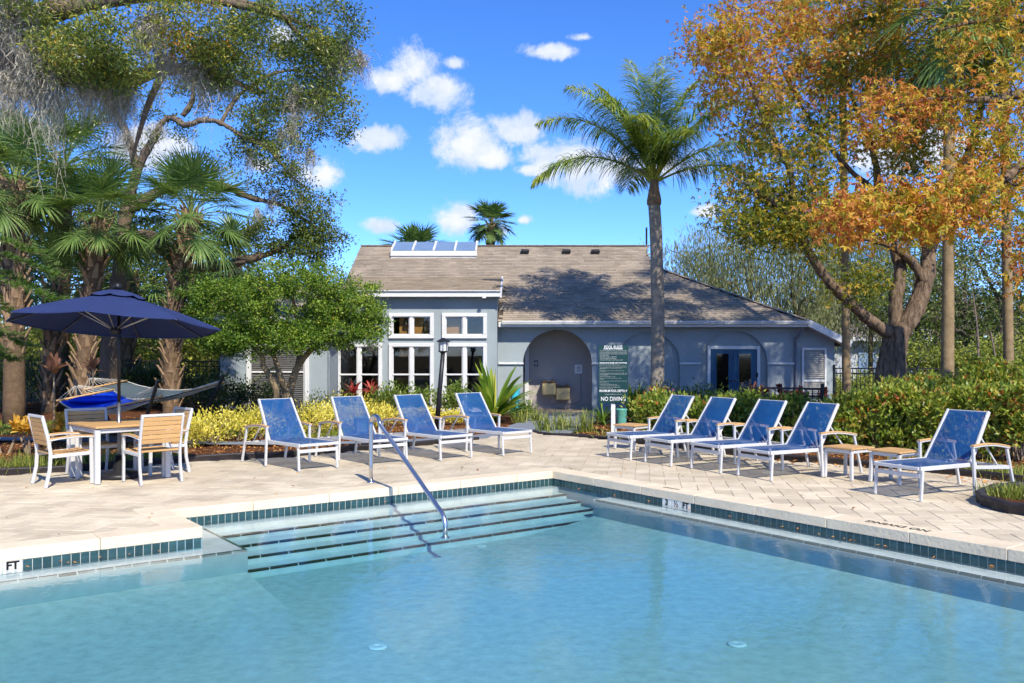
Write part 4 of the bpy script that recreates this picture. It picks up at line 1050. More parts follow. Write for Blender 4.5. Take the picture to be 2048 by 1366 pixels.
# stainless handrail into the pool
hr = tag(empty('pool_handrail', G(742, 965)), 'bent stainless steel handrail leading down the pool steps', 'handrail')
b0 = G(742, 965); a_, b_ = ab_of(b0.x, b0.y)
end = G(889, 1038, -0.10); ea, eb = ab_of(end.x, end.y)
dirv = Vector((end.x-b0.x, end.y-b0.y, 0)); Lr = dirv.length; dirv.normalize()
pts2 = [(0, 0), (0, .74), (.012, .80), (.045, .845), (.10, .868), (.19, .872), (.25, .86), (.30, .82), (.34, .775)]
# straight run down to the water, then an upright foot
zend = -0.10; t_ = [(.34, .775), (Lr-.06, zend+.05), (Lr-.015, zend+.01), (Lr+.02, zend-.05), (Lr+.02, -.30)]
pts = [Vector((0, 0, 0))+dirv*u+Vector((0, 0, z)) for u, z in pts2+t_[1:]]
MB().tube(smooth_line(pts[:9], 3)+pts[9:], .027, 14).build('rail', M_metal, hr, True)
MB().lathe([(.055, .0), (.055, .008), (.035, .022), (.026, .024)], 18).build('escutcheon', M_metal, hr, True)
e_ = dirv*(Lr+.02); MB().lathe([(.05, 0), (.05, .01), (.03, .02)], 16, (e_.x, e_.y, -.30)).build('escutcheon', M_metal, hr, True)

# pool rules sign
YS = 19.6
x0, x1 = X_(1197, YS), X_(1256, YS); zt, zb = Z_(690, YS), Z_(806, YS); w = x1-x0; hgt = zt-zb
sg = tag(empty('pool_rules_sign', ((x0+x1)/2, YS, gz(2, YS)), math.radians(-3)), 'tall dark green pool rules board on a white post', 'sign')
zo = zb-gz(2, YS)
MB().bev((0, 0, zo+hgt/2), (w, .02, hgt), .004).build('board', material('dark_green_board', rgb(24, 58, 56), .25, .4, .08, 2), sg)
MB().bev((0, .07, zo/2+.25), (.09, .09, zo+.9), .006).build('post', M_white, sg)
LINES = [(.963, .088, 'POOL RULES', 1), (.932, .036, 'HOURS: DAWN TO DUSK DAILY', 1), (.900, .030, '* NO FOOD OR BEVERAGE IN POOL OR ON POOL WET DECK.', 0), (.873, .030, '* NO GLASS OR ANIMALS IN THE FENCED POOL AREA OR 50 FEET', 0), (.846, .030, 'FROM UNFENCED POOL. ASSISTIVE ANIMALS ARE WELCOME IN', 0), (.822, .030, 'THE POOL AREA.', 0), (.795, .030, '* BATHING LOAD: 15 PERSONS.', 0), (.768, .030, '* SHOWER BEFORE ENTERING.', 0), (.740, .030, '* DO NOT SWALLOW THE POOL WATER.', 0),
         (.690, .034, 'LIFEGUARDS ARE NOT PROVIDED. SWIM AT YOUR OWN RISK.', 1), (.664, .021, 'CHILDREN UNDER 14 MUST BE ACCOMPANIED BY AN ADULT.', 0), (.640, .021, 'PERSONS HAVING OPEN SORES, ANY COMMUNICABLE DISEASE OR INFECTION, OR', 0), (.617, .021, 'WHO ARE UNDER THE INFLUENCE OF ALCOHOL OR DRUGS MAY NOT USE THE POOL', 0), (.600, .021, 'OR ENTER THE POOL AREA AT ANY TIME. PLEASE USE THE RESTROOM', 0), (.586, .021, 'BEFORE SWIMMING.', 0),
         (.556, .021, 'NO RUNNING OR ROUGH PLAY, LOUD MUSIC, SHOUTING OR BALL GAMES', 0), (.541, .021, 'IN THE POOL AREA.', 0), (.512, .021, 'MANAGEMENT RESERVES THE RIGHT TO CLOSE THE POOL AT ANY TIME WITHOUT NOTICE', 0), (.495, .021, 'AND IS NOT RESPONSIBLE FOR ACCIDENTS, INJURIES OR LOSS OF PERSONAL ITEMS', 0), (.480, .021, 'AT OR AROUND THE POOL.', 0), (.452, .021, 'PROPER SWIM ATTIRE IS REQUIRED AT ALL TIMES.', 0), (.425, .021, 'RESIDENTS MAY INVITE TWO GUESTS AND MUST STAY WITH THEM', 0), (.410, .021, 'AT ALL TIMES.', 0),
         (.378, .021, 'DO NOT MOVE OR REMOVE POOL FURNITURE. COVER LOUNGES WITH A TOWEL WHEN', 0), (.364, .021, 'USING SUN TAN OILS.', 0), (.343, .021, 'NO SMOKING IN POOL AREA.', 0), (.318, .021, 'LIFE SAVING EQUIPMENT IS FOR EMERGENCY USE ONLY.', 0), (.296, .021, 'NO BICYCLES, SKATES, SKATEBOARDS OR SCOOTERS ON DECK.', 0), (.270, .021, 'REPORT ANY UNSAFE CONDITION TO MANAGEMENT AT ONCE.', 0), (.254, .021, 'THANK YOU FOR YOUR COOPERATION.', 0),
         (.208, .072, "MAXIMUM POOL DEPTH: 4'", 1), (.148, .030, 'IN CASE OF EMERGENCY DIAL 911', 1), (.068, .13, 'NO DIVING', 1)]
M_smallprint = material('grey_white_print', (.42, .44, .43), .6, .2, .05, 5)
for fy, size, s, ctr in LINES:
    me = text_mesh(s, size if size > .025 else size*.82, M_white if size > .032 else M_smallprint, align='CENTER' if ctr else 'LEFT', bold=.0012 if size > .03 else 0.0)
    o = link('lettering', me, None, sg); wx = max(v.co.x for v in me.vertices)-min(v.co.x for v in me.vertices)
    sx = min(.80 if ctr else .9, w*.93/wx); o.scale = (sx, 1, 1)
    o.location = (0 if ctr else -w*.465, -.0112, zo+hgt*fy); o.rotation_euler = (PI/2, 0, 0)

# leaning lamp post
base = P(872, 835, 19.2); base.z = gz(base.x, base.y)
top = P(886, 706, 19.0)
lp = tag(empty('lamp_post', base), 'black lamp post leaning to the right with a boxy lantern', 'lamp post')
v = top-base
MB().tube([(0, 0, -.05), v*.5, v], [.058, .05, .045], 14).build('post', M_blackm, lp, True)
ln = MB(); ln.lathe([(.05, 0), (.10, .03), (.10, .045)], 8, v+Vector((0, 0, .0))); lo = ln.build('lantern_base', M_blackm, lp)
q = v+Vector((.01, 0, .045))
M_lglass = material('frosted_lantern_glass', (.62, .64, .62), .35, .4, .05, 6)
MB().lathe([(.088, 0), (.088, .20), (.001, .20)], 8, q).build('lantern_glass', M_lglass, lp)
for k in range(8):
    a_ = 2*PI*k/8; MB().bar(q+Vector((.096*math.cos(a_), .096*math.sin(a_), 0)), q+Vector((.10*math.cos(a_), .10*math.sin(a_), .20)), .012, .012).build('lantern_bar', M_blackm, lp)
MB().lathe([(.15, .19), (.15, .205), (.10, .235), (.04, .27), (.001, .28)], 8, q).build('lantern_cap', M_blackm, lp)

# hammocks on steel stands
M_rope = material('cotton_rope', rgb(196, 190, 176), .9, .1, .1, 10)
M_hblue = material('royal_blue_pad', rgb(14, 62, 190), .8, .15, .12, 4, .1, 60)
M_hnet = material('blue_olive_net', rgb(80, 92, 96), .9, .1, .1, 10)
def hammock(A, B, label, padmat, netmat, bar_at, bed0, bed1, halfw, foot=.35, sag=.42, tilt=0.0):
    A, B = Vector(A), Vector(B); g0 = gz(A.x, A.y)
    e = tag(empty('hammock', ((A.x+B.x)/2, (A.y+B.y)/2, g0)), label, 'hammock', 'hammocks on black steel stands under the palms')
    org = Vector(e.location); ax = (B-A); ax.z = 0; L_ = ax.length; ax.normalize(); sd = Vector((-ax.y, ax.x, 0))
    A -= org; B -= org
    for p, s in ((A, 1), (B, -1)):
        ft = p+ax*s*.62; ft.z = .06
        MB().bar(p+Vector((0, 0, .10))-ax*s*.06, ft, .05, .05).build('stand_arm', M_blackm, e)
        for q_ in (1, -1): MB().bar(ft, ft+sd*q_*.55-ax*s*.05+Vector((0, 0, -.03)), .045, .045).build('stand_foot', M_blackm, e)
    fa, fb = A+ax*.62, B-ax*.62; fa.z = fb.z = .06; MB().bar(fa, fb, .05, .05).build('stand_beam', M_blackm, e)
    def bed(t_, u):
        p = A.lerp(B, t_); tt = (t_-bed0)/(bed1-bed0)
        p.z -= sag*(1-(2*t_-1)**2)*.95+.10*(1-u*u)*math.sin(PI*min(1, max(0, tt)))
        p.z += u*tilt; return p+sd*(u*halfw)
    mb = MB(); n, m = 16, 8
    for i in range(n+1):
        for j in range(m+1): mb.v.append(tuple(bed(bed0+(bed1-bed0)*i/n, j/m*2-1)+Vector((0, 0, .035 if 0 < j < m and 0 < i < n else 0))))
    for i in range(n+1):
        for j in range(m+1): mb.v.append(tuple(bed(bed0+(bed1-bed0)*i/n, j/m*2-1)-Vector((0, 0, .03 if 0 < j < m and 0 < i < n else 0))))
    K = (n+1)*(m+1)
    for i in range(n):
        for j in range(m):
            a_ = i*(m+1)+j; mb.f.append((a_, a_+1, a_+m+2, a_+m+1)); mb.f.append((K+a_, K+a_+m+1, K+a_+m+2, K+a_+1))
    mb.build('bed', padmat, e, True)
    nb = MB()                                   # rope net edge strings and border
    for u in (-1.04, 1.04): nb.tube([bed(bed0+(bed1-bed0)*i/12, u) for i in range(13)], .012, 5)
    for i in range(30):
        t_ = bed0+(bed1-bed0)*i/29; nb.tube([bed(t_, u/6)+Vector((0, 0, -.035)) for u in (-6.2, -3, 0, 3, 6.2)], .006, 4, False)
    nb.build('net', netmat, e)
    for t_, p in ((bed0-.02, A), (bed1+.02, B)):
        c1, c2 = bed(t_, -1.12), bed(t_, 1.12); MB().tube([c1, c2], .02, 8).build('spreader_bar', M_wood, e, True)
        cl = MB()
        for k in range(10): cl.tube([c1.lerp(c2, k/9), p], .0045, 4, False)
        cl.build('clew_cords', M_rope, e)
    return e, bed
h1, bed1_ = hammock(P(152, 770, 17.6), P(313, 771, 15.6), 'front hammock with a royal blue pad and pillow', M_hblue, M_rope, .8, .16, .72, .50, tilt=.08)
pl = MB(); ctr = bed1_(.27, 0)+Vector((0, 0, .09)); axv = Vector((P(313, 765, 15.6)-P(152, 757, 17.6))); axv.z = 0; axv.normalize(); sdv = Vector((-axv.y, axv.x, 0))
for i in range(9):
    for j in range(13):
        u, v_ = i/8*2-1, j/12*2-1; hh = .085*(1-u**4)*(1-v_**4); pl.v.append(tuple(ctr+axv*u*.20+sdv*v_*.46+Vector((0, 0, hh))))
for i in range(9):
    for j in range(13):
        u, v_ = i/8*2-1, j/12*2-1; hh = .05*(1-u**4)*(1-v_**4); pl.v.append(tuple(ctr+axv*u*.20+sdv*v_*.46-Vector((0, 0, hh))))
for i in range(8):
    for j in range(12):
        a_ = i*13+j; pl.f.append((a_, a_+13, a_+14, a_+1)); pl.f.append((117+a_, 117+a_+1, 117+a_+14, 117+a_+13))
pl.build('pillow', M_hblue, h1, True)
h2, _b = hammock(P(180, 755, 19.6), P(443, 760, 18.0), 'rear hammock of olive netting stretched in front of the fence', M_hnet, M_rope, .9, .15, .86, .50, sag=.36, tilt=.07)

# turquoise planter pots
def pot(loc, r, h, mat, label, name='planter_pot'):
    return tag(MB().lathe([(r*.8, 0), (r*.86, h*.1), (r, h*.93), (r*1.04, h*.95), (r*1.04, h), (r*.92, h), (r*.88, h*.9), (.001, h*.88)], 24, (0, 0, 0)).build(name, mat, None, True), label, 'pot')
M_turq = material('turquoise_glaze', rgb(98, 170, 156), .3, .4, .08, 4); M_aqua = material('aqua_plastic', rgb(70, 190, 214), .35, .4, .06, 4)
o = pot(None, .13, .45, M_turq, 'tall turquoise planter pot behind the pool rules sign'); o.location = (X_(1243, 21), 21, gz(2.4, 21))
o = pot(None, .13, .8, M_aqua, 'bright aqua pot behind the big strappy plant'); o.location = (X_(1030, 25), 25, gz(0, 23.8))
o = pot(None, .16, .34, material('grey_green_glaze', rgb(120, 136, 120), .4, .4, .08, 4), 'small grey green pot among the yellow shrubs'); o.location = (X_(722, 19.6), 19.6, gz(-3, 19.6))
# ---------------------------------------------------------------- plants: builders
M_bark_oak = material('oak_bark', rgb(112, 98, 84), .95, .1, .3, 9, .7, 30, stretch=(1, 1, .35))
M_bark_gum = material('furrowed_bark', rgb(134, 114, 94), .95, .1, .2, 14, 1.0, 30, stretch=(1, 1, .25), c2=rgb(52, 42, 34))
M_bark_pale = material('pale_smooth_bark', rgb(142, 122, 92), .9, .1, .25, 6, .4, 20)
M_bark_palm = material('grey_palm_bark', rgb(150, 140, 126), .9, .1, .25, 5, .5, 22, stretch=(1, 1, 2.2))
M_boot = material('palm_boot_fibre', rgb(150, 124, 96), .95, .1, .3, 7, .5, 30, orand=.22)
M_sabaltrunk = material('sabal_trunk', rgb(108, 88, 68), .95, .1, .3, 9, .6, 30)
M_moss = material('spanish_moss', rgb(172, 166, 150), .95, .05, .2, 5, island=.3)
M_petiole = material('green_petiole', rgb(112, 122, 58), .6, .3, .15, 5)
def unit(a): return a/np.maximum(np.linalg.norm(a, axis=1, keepdims=True), 1e-9)
def leafmesh(name, C, D, N, L, W, t, fold=.12, mid=.45):
    C = np.asarray(C, float); D = unit(np.asarray(D, float)); S = unit(np.cross(D, N)); N = np.cross(S, D)
    L = np.asarray(L)[:, None]; W = np.asarray(W)[:, None]; n = len(C)
    lf = C+D*L*mid+S*W*.5+N*W*fold; rt = C+D*L*mid-S*W*.5+N*W*fold; tip = C+D*L-N*L*.05
    V = np.stack([C, rt, tip, lf], 1).reshape(-1, 3); Q = np.arange(4*n).reshape(n, 4)
    return npmesh(name, V, Q, np.repeat(np.asarray(t, float), 4))
def starmesh(name, C, D, N, L, t):
    """five-lobed leaves: three lobes sharing their foot"""
    C = np.asarray(C, float); D = unit(np.asarray(D, float)); S = unit(np.cross(D, N)); N = np.cross(S, D); n = len(C); L = np.asarray(L)[:, None]
    parts = [C]
    for a in (-1.15, 0, 1.15):
        d = D*math.cos(a)+S*math.sin(a); s = S*math.cos(a)-D*math.sin(a); k = 1.0 if a == 0 else .8
        parts += [C+d*L*.42*k-s*L*.22*k+N*L*.05, C+d*L*k-N*L*.12, C+d*L*.42*k+s*L*.22*k+N*L*.05]
    V = np.stack(parts, 1).reshape(-1, 3)
    q = np.array([(0, 1, 2, 3), (0, 4, 5, 6), (0, 7, 8, 9)]); Q = (np.arange(n)[:, None, None]*10+q[None]).reshape(-1, 4)
    return npmesh(name, V, Q, np.repeat(np.asarray(t, float), 10))
def blades(name, base, dirs, L, W, t, droop=.5, seg=4, up=None):
    """strap leaves: arching ribbons with a keel"""
    n = len(base); base = np.asarray(base, float); d = unit(np.asarray(dirs, float)); L = np.asarray(L)[:, None]; W = np.asarray(W)[:, None]
    side = unit(np.cross(d, np.array([0, 0, 1.0])[None]+rng.normal(size=(n, 3))*.15)); p = base.copy(); rows = []
    dr = (np.asarray(droop) if hasattr(droop, '__len__') else np.full(n, droop))[:, None]
    for k in range(seg+1):
        u = k/seg; w = W*(math.sin(PI*min(1, .18+.82*u))**.7 if u < 1 else .02)
        rows.append(np.stack([p-side*w/2, p+side*w/2], 1))
        d = unit(d+np.array([0, 0, -1.0])[None]*dr/seg*(0.4+1.2*u)); p = p+d*L/seg
    V = np.stack(rows, 1).reshape(-1, 3); m = 2*(seg+1)
    q = np.array([(2*k, 2*k+1, 2*k+3, 2*k+2) for k in range(seg)]); Q = (np.arange(n)[:, None, None]*m+q[None]).reshape(-1, 4)
    return npmesh(name, V, Q, np.repeat(np.asarray(t, float), m))
def rel(o, root):
    """geometry made in world coordinates, moved under its root"""
    o.data.transform(Matrix.Translation(-Vector(root.location))); return o
def limb(mb, pts, radii, n=9, sub=4, wob=.0):
    m = len(pts); sp = smooth_line(pts, sub); rr = []
    for i in range(len(sp)):
        f = i/sub; k = min(int(f), m-2); rr.append((radii[k]+(radii[k+1]-radii[k])*(f-k))*(1+R.uniform(-wob, wob)))
    mb.tube(sp, rr, n); return list(zip(sp, rr))
def barkify(o, amp):
    """push the bark in and out in long furrows"""
    from mathutils import noise
    me = o.data; n = len(me.vertices); co = np.empty(n*3); nr = np.empty(n*3)
    me.vertices.foreach_get('co', co); me.vertices.foreach_get('normal', nr); co = co.reshape(-1, 3)
    f = np.array([noise.noise((c[0]*9, c[1]*9, c[2]*2.2))*.6+noise.noise((c[0]*26, c[1]*26, c[2]*6))*.6 for c in co])
    me.vertices.foreach_set('co', (co+nr.reshape(-1, 3)*f[:, None]*amp).ravel()); me.update()
    return o
def ell(n, c, r):
    """n points in an ellipsoid, denser to the outside"""
    v = unit(rng.normal(size=(n, 3)))*(rng.uniform(0.08, 1, size=(n, 1))**(1/2.4)); return np.asarray(c)+v*np.asarray(r)
def PE(px, py, Y, rx, ry, rY):
    c = P(px, py, Y); return tuple(c), (rx*Y/F, rY, ry*Y/F)
def grow(nodes, clusters, mb, rmin=.006, rk=.45, n=5, bend=.12, sag=0.0):
    """join every cluster to the nearest branch by a crooked twig, nearest clusters first"""
    pos = [tuple(p) for p, r in nodes]; rad = [r for p, r in nodes]
    A = np.array(pos); rr = np.array(rad)
    d0 = np.array([np.min(np.linalg.norm(A-c, axis=1)) for c in clusters])
    for i in np.argsort(d0):
        c = clusters[i]; dist = np.linalg.norm(A-c, axis=1)+np.where(A[:, 2] > c[2]+.4, .3, 0); k = int(np.argmin(dist)); a = Vector(A[k]); b = Vector(c); L_ = (b-a).length
        if L_ < .05: continue
        r0 = max(rmin, min(rr[k]*rk, .012+.022*L_)); steps = 4; pts = [a]; rs = [r0]
        for s in range(1, steps+1):
            u = s/steps; p = a.lerp(b, u); j = bend*L_*math.sin(PI*u)
            pts.append(p+Vector((R.uniform(-j, j), R.uniform(-j, j), R.uniform(-j, j)+sag*L_*math.sin(PI*u)))); rs.append(r0+(rmin*.6-r0)*u)
        mb.tube(pts, rs, n, False)
        A = np.concatenate([A, np.array([tuple(p) for p in pts[1:]])]); rr = np.concatenate([rr, np.array(rs[1:])])
    return A
def scatter(clusters, per, sig, ts=None, flat=1.0):
    n = len(clusters); C = np.repeat(clusters, per, axis=0); off = rng.normal(size=(n*per, 3))*sig; off[:, 2] *= flat
    T = None if ts is None else np.repeat(ts, per)
    return C+off, off, T
def leaf_dirs(off, out=.6, up=0.0, rnd=.8):
    return unit(off/np.maximum(np.linalg.norm(off, axis=1, keepdims=True), 1e-6)*out+rng.normal(size=off.shape)*rnd*.6+np.array([0, 0, up]))
def leaf_norms(n, up=.9): return unit(rng.normal(size=(n, 3))*.7+np.array([0, -.15, up]))
def moss(root, top, length, width, n=70, mat=None):
    """a streamer of hanging moss: many thin curly strands"""
    top = np.asarray(top, float); seg = 11; k = np.arange(n)
    nb = 6; gi = rng.integers(0, nb, n); sub = (rng.normal(size=(nb, 3))*np.array([width*.55, width*.45, 0]))[gi]; bl = rng.uniform(.3, 1, nb); bl[0] = 1; sub[gi == 0] *= .2
    Ls = length*rng.uniform(.35, 1, n)*bl[gi]; st = sub*.8+rng.normal(size=(n, 3))*np.array([width*.25+.01, width*.2+.01, .05]); p = top+st; rows = []; vel = rng.normal(size=(n, 3))*.03
    wd = .009+.007*rng.random(n)
    a = rng.uniform(0, PI, n); side = np.stack([np.cos(a), np.sin(a), np.zeros(n)], 1)
    for s in range(seg+1):
        u = s/seg; w = (wd*(1-.75*u))[:, None]; rows.append(np.stack([p-side*w/2, p+side*w/2], 1))
        vel = vel*.5+rng.normal(size=(n, 3))*np.array([.026, .026, .012]); pull = (top+sub-p)*np.array([.16, .16, 0])*(u+.3)
        p = p+vel+pull; p[:, 2] -= Ls/seg
    V = np.stack(rows, 1).reshape(-1, 3); m = 2*(seg+1); q = np.array([(2*j, 2*j+1, 2*j+3, 2*j+2) for j in range(seg)]); Q = (np.arange(n)[:, None, None]*m+q[None]).reshape(-1, 4)
    # short curls along the strands
    h = 14*n; idx = rng.integers(0, len(V), h); B = V[idx]; dv = rng.normal(size=(h, 3))*np.array([.035, .035, .03]); dv[:, 2] -= .03; sv = unit(rng.normal(size=(h, 3)))*.0022
    V2 = np.stack([B-sv, B+sv, B+dv+sv*.4, B+dv-sv*.4], 1).reshape(-1, 3); Q2 = np.arange(4*h).reshape(h, 4)+len(V)
    me = npmesh('hanging_moss', np.concatenate([V, V2]), np.concatenate([Q, Q2])); o = link('hanging_moss', me, mat or M_moss, root); rel(o, root); o['kind'] = 'stuff'; return o

# ---------------------------------------------------------------- fan palms
L_sabal = leaf_material('sabal_leaf', [(0, rgb(50, 76, 40)), (.5, rgb(94, 120, 62)), (1, rgb(150, 164, 96))], .35, .35, .25, .5)
def fan_mesh(Lp, Lb, arch, seed, droop=.35, nl=46, wm=1.0):
    """one fan frond along +x: petiole, curved midrib, pleated blades"""
    r = random.Random(seed); V = []; Q = []; T = []
    pts = []; p = Vector((0, 0, 0)); d = Vector((1, 0, 0.0)); steps = 8
    for i in range(steps+1):
        pts.append(p.copy()); d = (d+Vector((0, 0, -arch/steps))).normalized(); p = p+d*Lp/steps
    mb = MB(); mb.tube(pts, [.022-.010*i/steps for i in range(steps+1)], 5)
    V += mb.v; Qp = [f for f in mb.f if len(f) == 4]; Q += Qp; T += [.75]*len(mb.v)
    o = pts[-1]; ax = (pts[-1]-pts[-2]).normalized(); sd = Vector((0, 1, 0)); nr = sd.cross(ax)*-1; nr = ax.cross(sd)
    up = Vector((0, 0, 1)); up = (up-ax*up.dot(ax)).normalized()
    for i in range(nl):
        u = i/(nl-1)*2-1; a = u*math.radians(135)*(1+r.uniform(-.02, .02)); al = abs(u)
        along = .32*Lb*(1-al)                    # blades leave the costa further out near the middle
        st = o+ax*along-up*along*along*.5
        dd = (ax*math.cos(a)+sd*math.sin(a)+up*(.20*al-.10+r.uniform(-.13, .13))).normalized(); Lc = Lb*(1-.22*al**2)*r.uniform(.88, 1.05)-along*.5
        side = dd.cross(up).normalized(); w0 = (.013+.012*(1-al))*wm; p = st.copy(); k0 = len(V); seg = 4; dr = droop*r.uniform(.6, 1.6)
        for s in range(seg+1):
            t_ = s/seg; w = w0*(.6+1.0*t_ if t_ < .35 else (1-t_)/.65*.95+.02); ke = up*w*.35*(1 if i % 2 else -1)*(1-t_)
            V.append(tuple(p-side*w+ke)); V.append(tuple(p+side*w-ke)); T += [.45+.18*r.random()]*2
            dd = (dd+Vector((0, 0, -1))*dr*(.08+.55*t_*t_)).normalized(); p = p+dd*Lc/seg
        for s in range(seg): Q.append((k0+2*s, k0+2*s+1, k0+2*s+3, k0+2*s+2))
    me = npmesh('frond', np.array([tuple(v) for v in V]), np.array(Q), np.array(T)); me.materials.append(L_sabal); return me
FANS = [fan_mesh(.85, 1.05, .35, 1, .35), fan_mesh(1.0, 1.1, .7, 2, .6), fan_mesh(1.0, 1.0, .9, 3, .8), fan_mesh(.9, .95, 1.0, 4, .9)]
FANS_FAR = [fan_mesh(.85, 1.05, .35, 11, .35, 34, 1.9), fan_mesh(1.0, 1.1, .7, 12, .55, 34, 1.9), fan_mesh(1.0, 1.0, 1.0, 13, .8, 34, 1.9), fan_mesh(.9, .95, 1.3, 14, 1.0, 34, 1.9)]
def boot_mesh():
    mb = MB(); pr = [(0, .075, .0), (.10, .055, .035), (.22, .035, .085), (.30, .028, .13)]
    for z, w, y in pr: mb.v += [(-w, y-.012, z), (w, y-.012, z), (w*.6, y+.022, z), (-w*.6, y+.022, z)]
    for i in range(3):
        for k in range(4): mb.f.append((i*4+k, i*4+(k+1) % 4, i*4+4+(k+1) % 4, i*4+4+k))
    mb.f.append((12, 13, 14, 15)); me = mb.mesh('leaf_boot'); me.materials.append(M_boot); return me
BOOT = boot_mesh()
def sabal(base, top, r0, r1, label, nf=26, scale=1.0, boots=90, bfrom=.15, seed=0, group='cabbage palms', midpts=()):
    base, top = Vector(base), Vector(top); e = tag(empty('fan_palm', base), label, 'palm', group); rr = random.Random(seed)
    v = top-base; mb = MB(); pts = [Vector((0, 0, -.1))]+[Vector(m)-base for m in midpts]+[v]
    nodes = limb(mb, pts, [r0]+[(r0+r1)/2]*len(midpts)+[r1], 14, 6, .03); mb.build('trunk', M_sabaltrunk, e, True)
    N_ = len(nodes)
    for i in range(boots):
        u = bfrom+(1-bfrom)*(i+.5)/boots; k = min(N_-1, int(u*(N_-1))); p, rad = nodes[k]; q = nodes[min(N_-1, k+1)][0]; p = p.lerp(q, u*(N_-1)-k)
        a = i*2.39996; o = link('leaf_boot', BOOT, None, e); s = r0/.2*rr.uniform(.85, 1.2); o.scale = (s, s, s)
        o.location = p+Vector((math.cos(a), math.sin(a), 0))*rad*.92; o.rotation_euler = (rr.uniform(-.15, .15), rr.uniform(-.2, .2), a-PI/2)
    for i in range(nf):
        u = (i+.5)/nf; a = i*2.39996+rr.uniform(-.25, .25); el = math.radians(86-90*u**1.15+rr.uniform(-9, 9))
        fs = FANS_FAR if base.y > 40 else FANS; m = fs[0] if u < .3 else fs[1] if u < .55 else fs[2] if u < .8 else fs[3]
        o = link('frond', m, None, e); o.location = v+Vector((0, 0, .05-.25*u)); s = scale*rr.uniform(.88, 1.1); o.scale = (s, s, s)
        o.rotation_euler = (rr.uniform(-.25, .25), -el, a)
    return e
TR = lambda px, py, Y: P(px, py, Y)
def at_ground(px, Y, dz=-.05): x = X_(px, Y); return Vector((x, Y, gz(x, Y)+dz))
sabal(at_ground(28, 20), TR(30, 375, 20), .23, .21, 'thick booted cabbage palm at the left margin', 32, .95, 110, .35, 1)
sabal(at_ground(160, 21), TR(200, 440, 20.6), .20, .20, 'booted cabbage palm directly behind the parasol', 36, .86, 120, .1, 2, midpts=(TR(172, 690, 21),))
sabal(at_ground(342, 21.5), TR(382, 432, 21), .20, .20, 'booted cabbage palm right of the parasol, behind the hammocks', 36, .9, 120, .1, 3, midpts=(TR(348, 640, 21.4),))
sabal(at_ground(98, 23.5), TR(108, 570, 23.5), .2, .2, 'short cabbage palm between the two booted palms at left', 22, .95, 70, .1, 4)
sabal(at_ground(250, 26.5), TR(262, 560, 26.5), .2, .2, 'cabbage palm in shade behind the parasol canopy', 24, 1.1, 40, .2, 5)
sabal(at_ground(440, 30), TR(470, 520, 30), .2, .2, 'cabbage palm whose crown shows just above the small green tree', 20, 1.0, 20, .4, 6)
sabal(at_ground(-40, 24), TR(-20, 350, 24), .24, .24, 'tall cabbage palm leaning in from the left edge', 26, 1.15, 60, .3, 7)
sabal(at_ground(120, 27), TR(130, 330, 27), .22, .22, 'tall shaded cabbage palm behind the moss streamers', 26, 1.25, 30, .4, 8)
sabal(at_ground(982, 46), TR(982, 448, 46), .22, .2, 'distant cabbage palm with bare trunk rising over the roof ridge', 40, .74, 24, .8, 9, 'palms behind the clubhouse')
sabal(at_ground(830, 44), TR(830, 512, 44), .22, .2, 'distant palm crown peeping over the skylight', 36, 1.0, 10, .8, 10, 'palms behind the clubhouse')

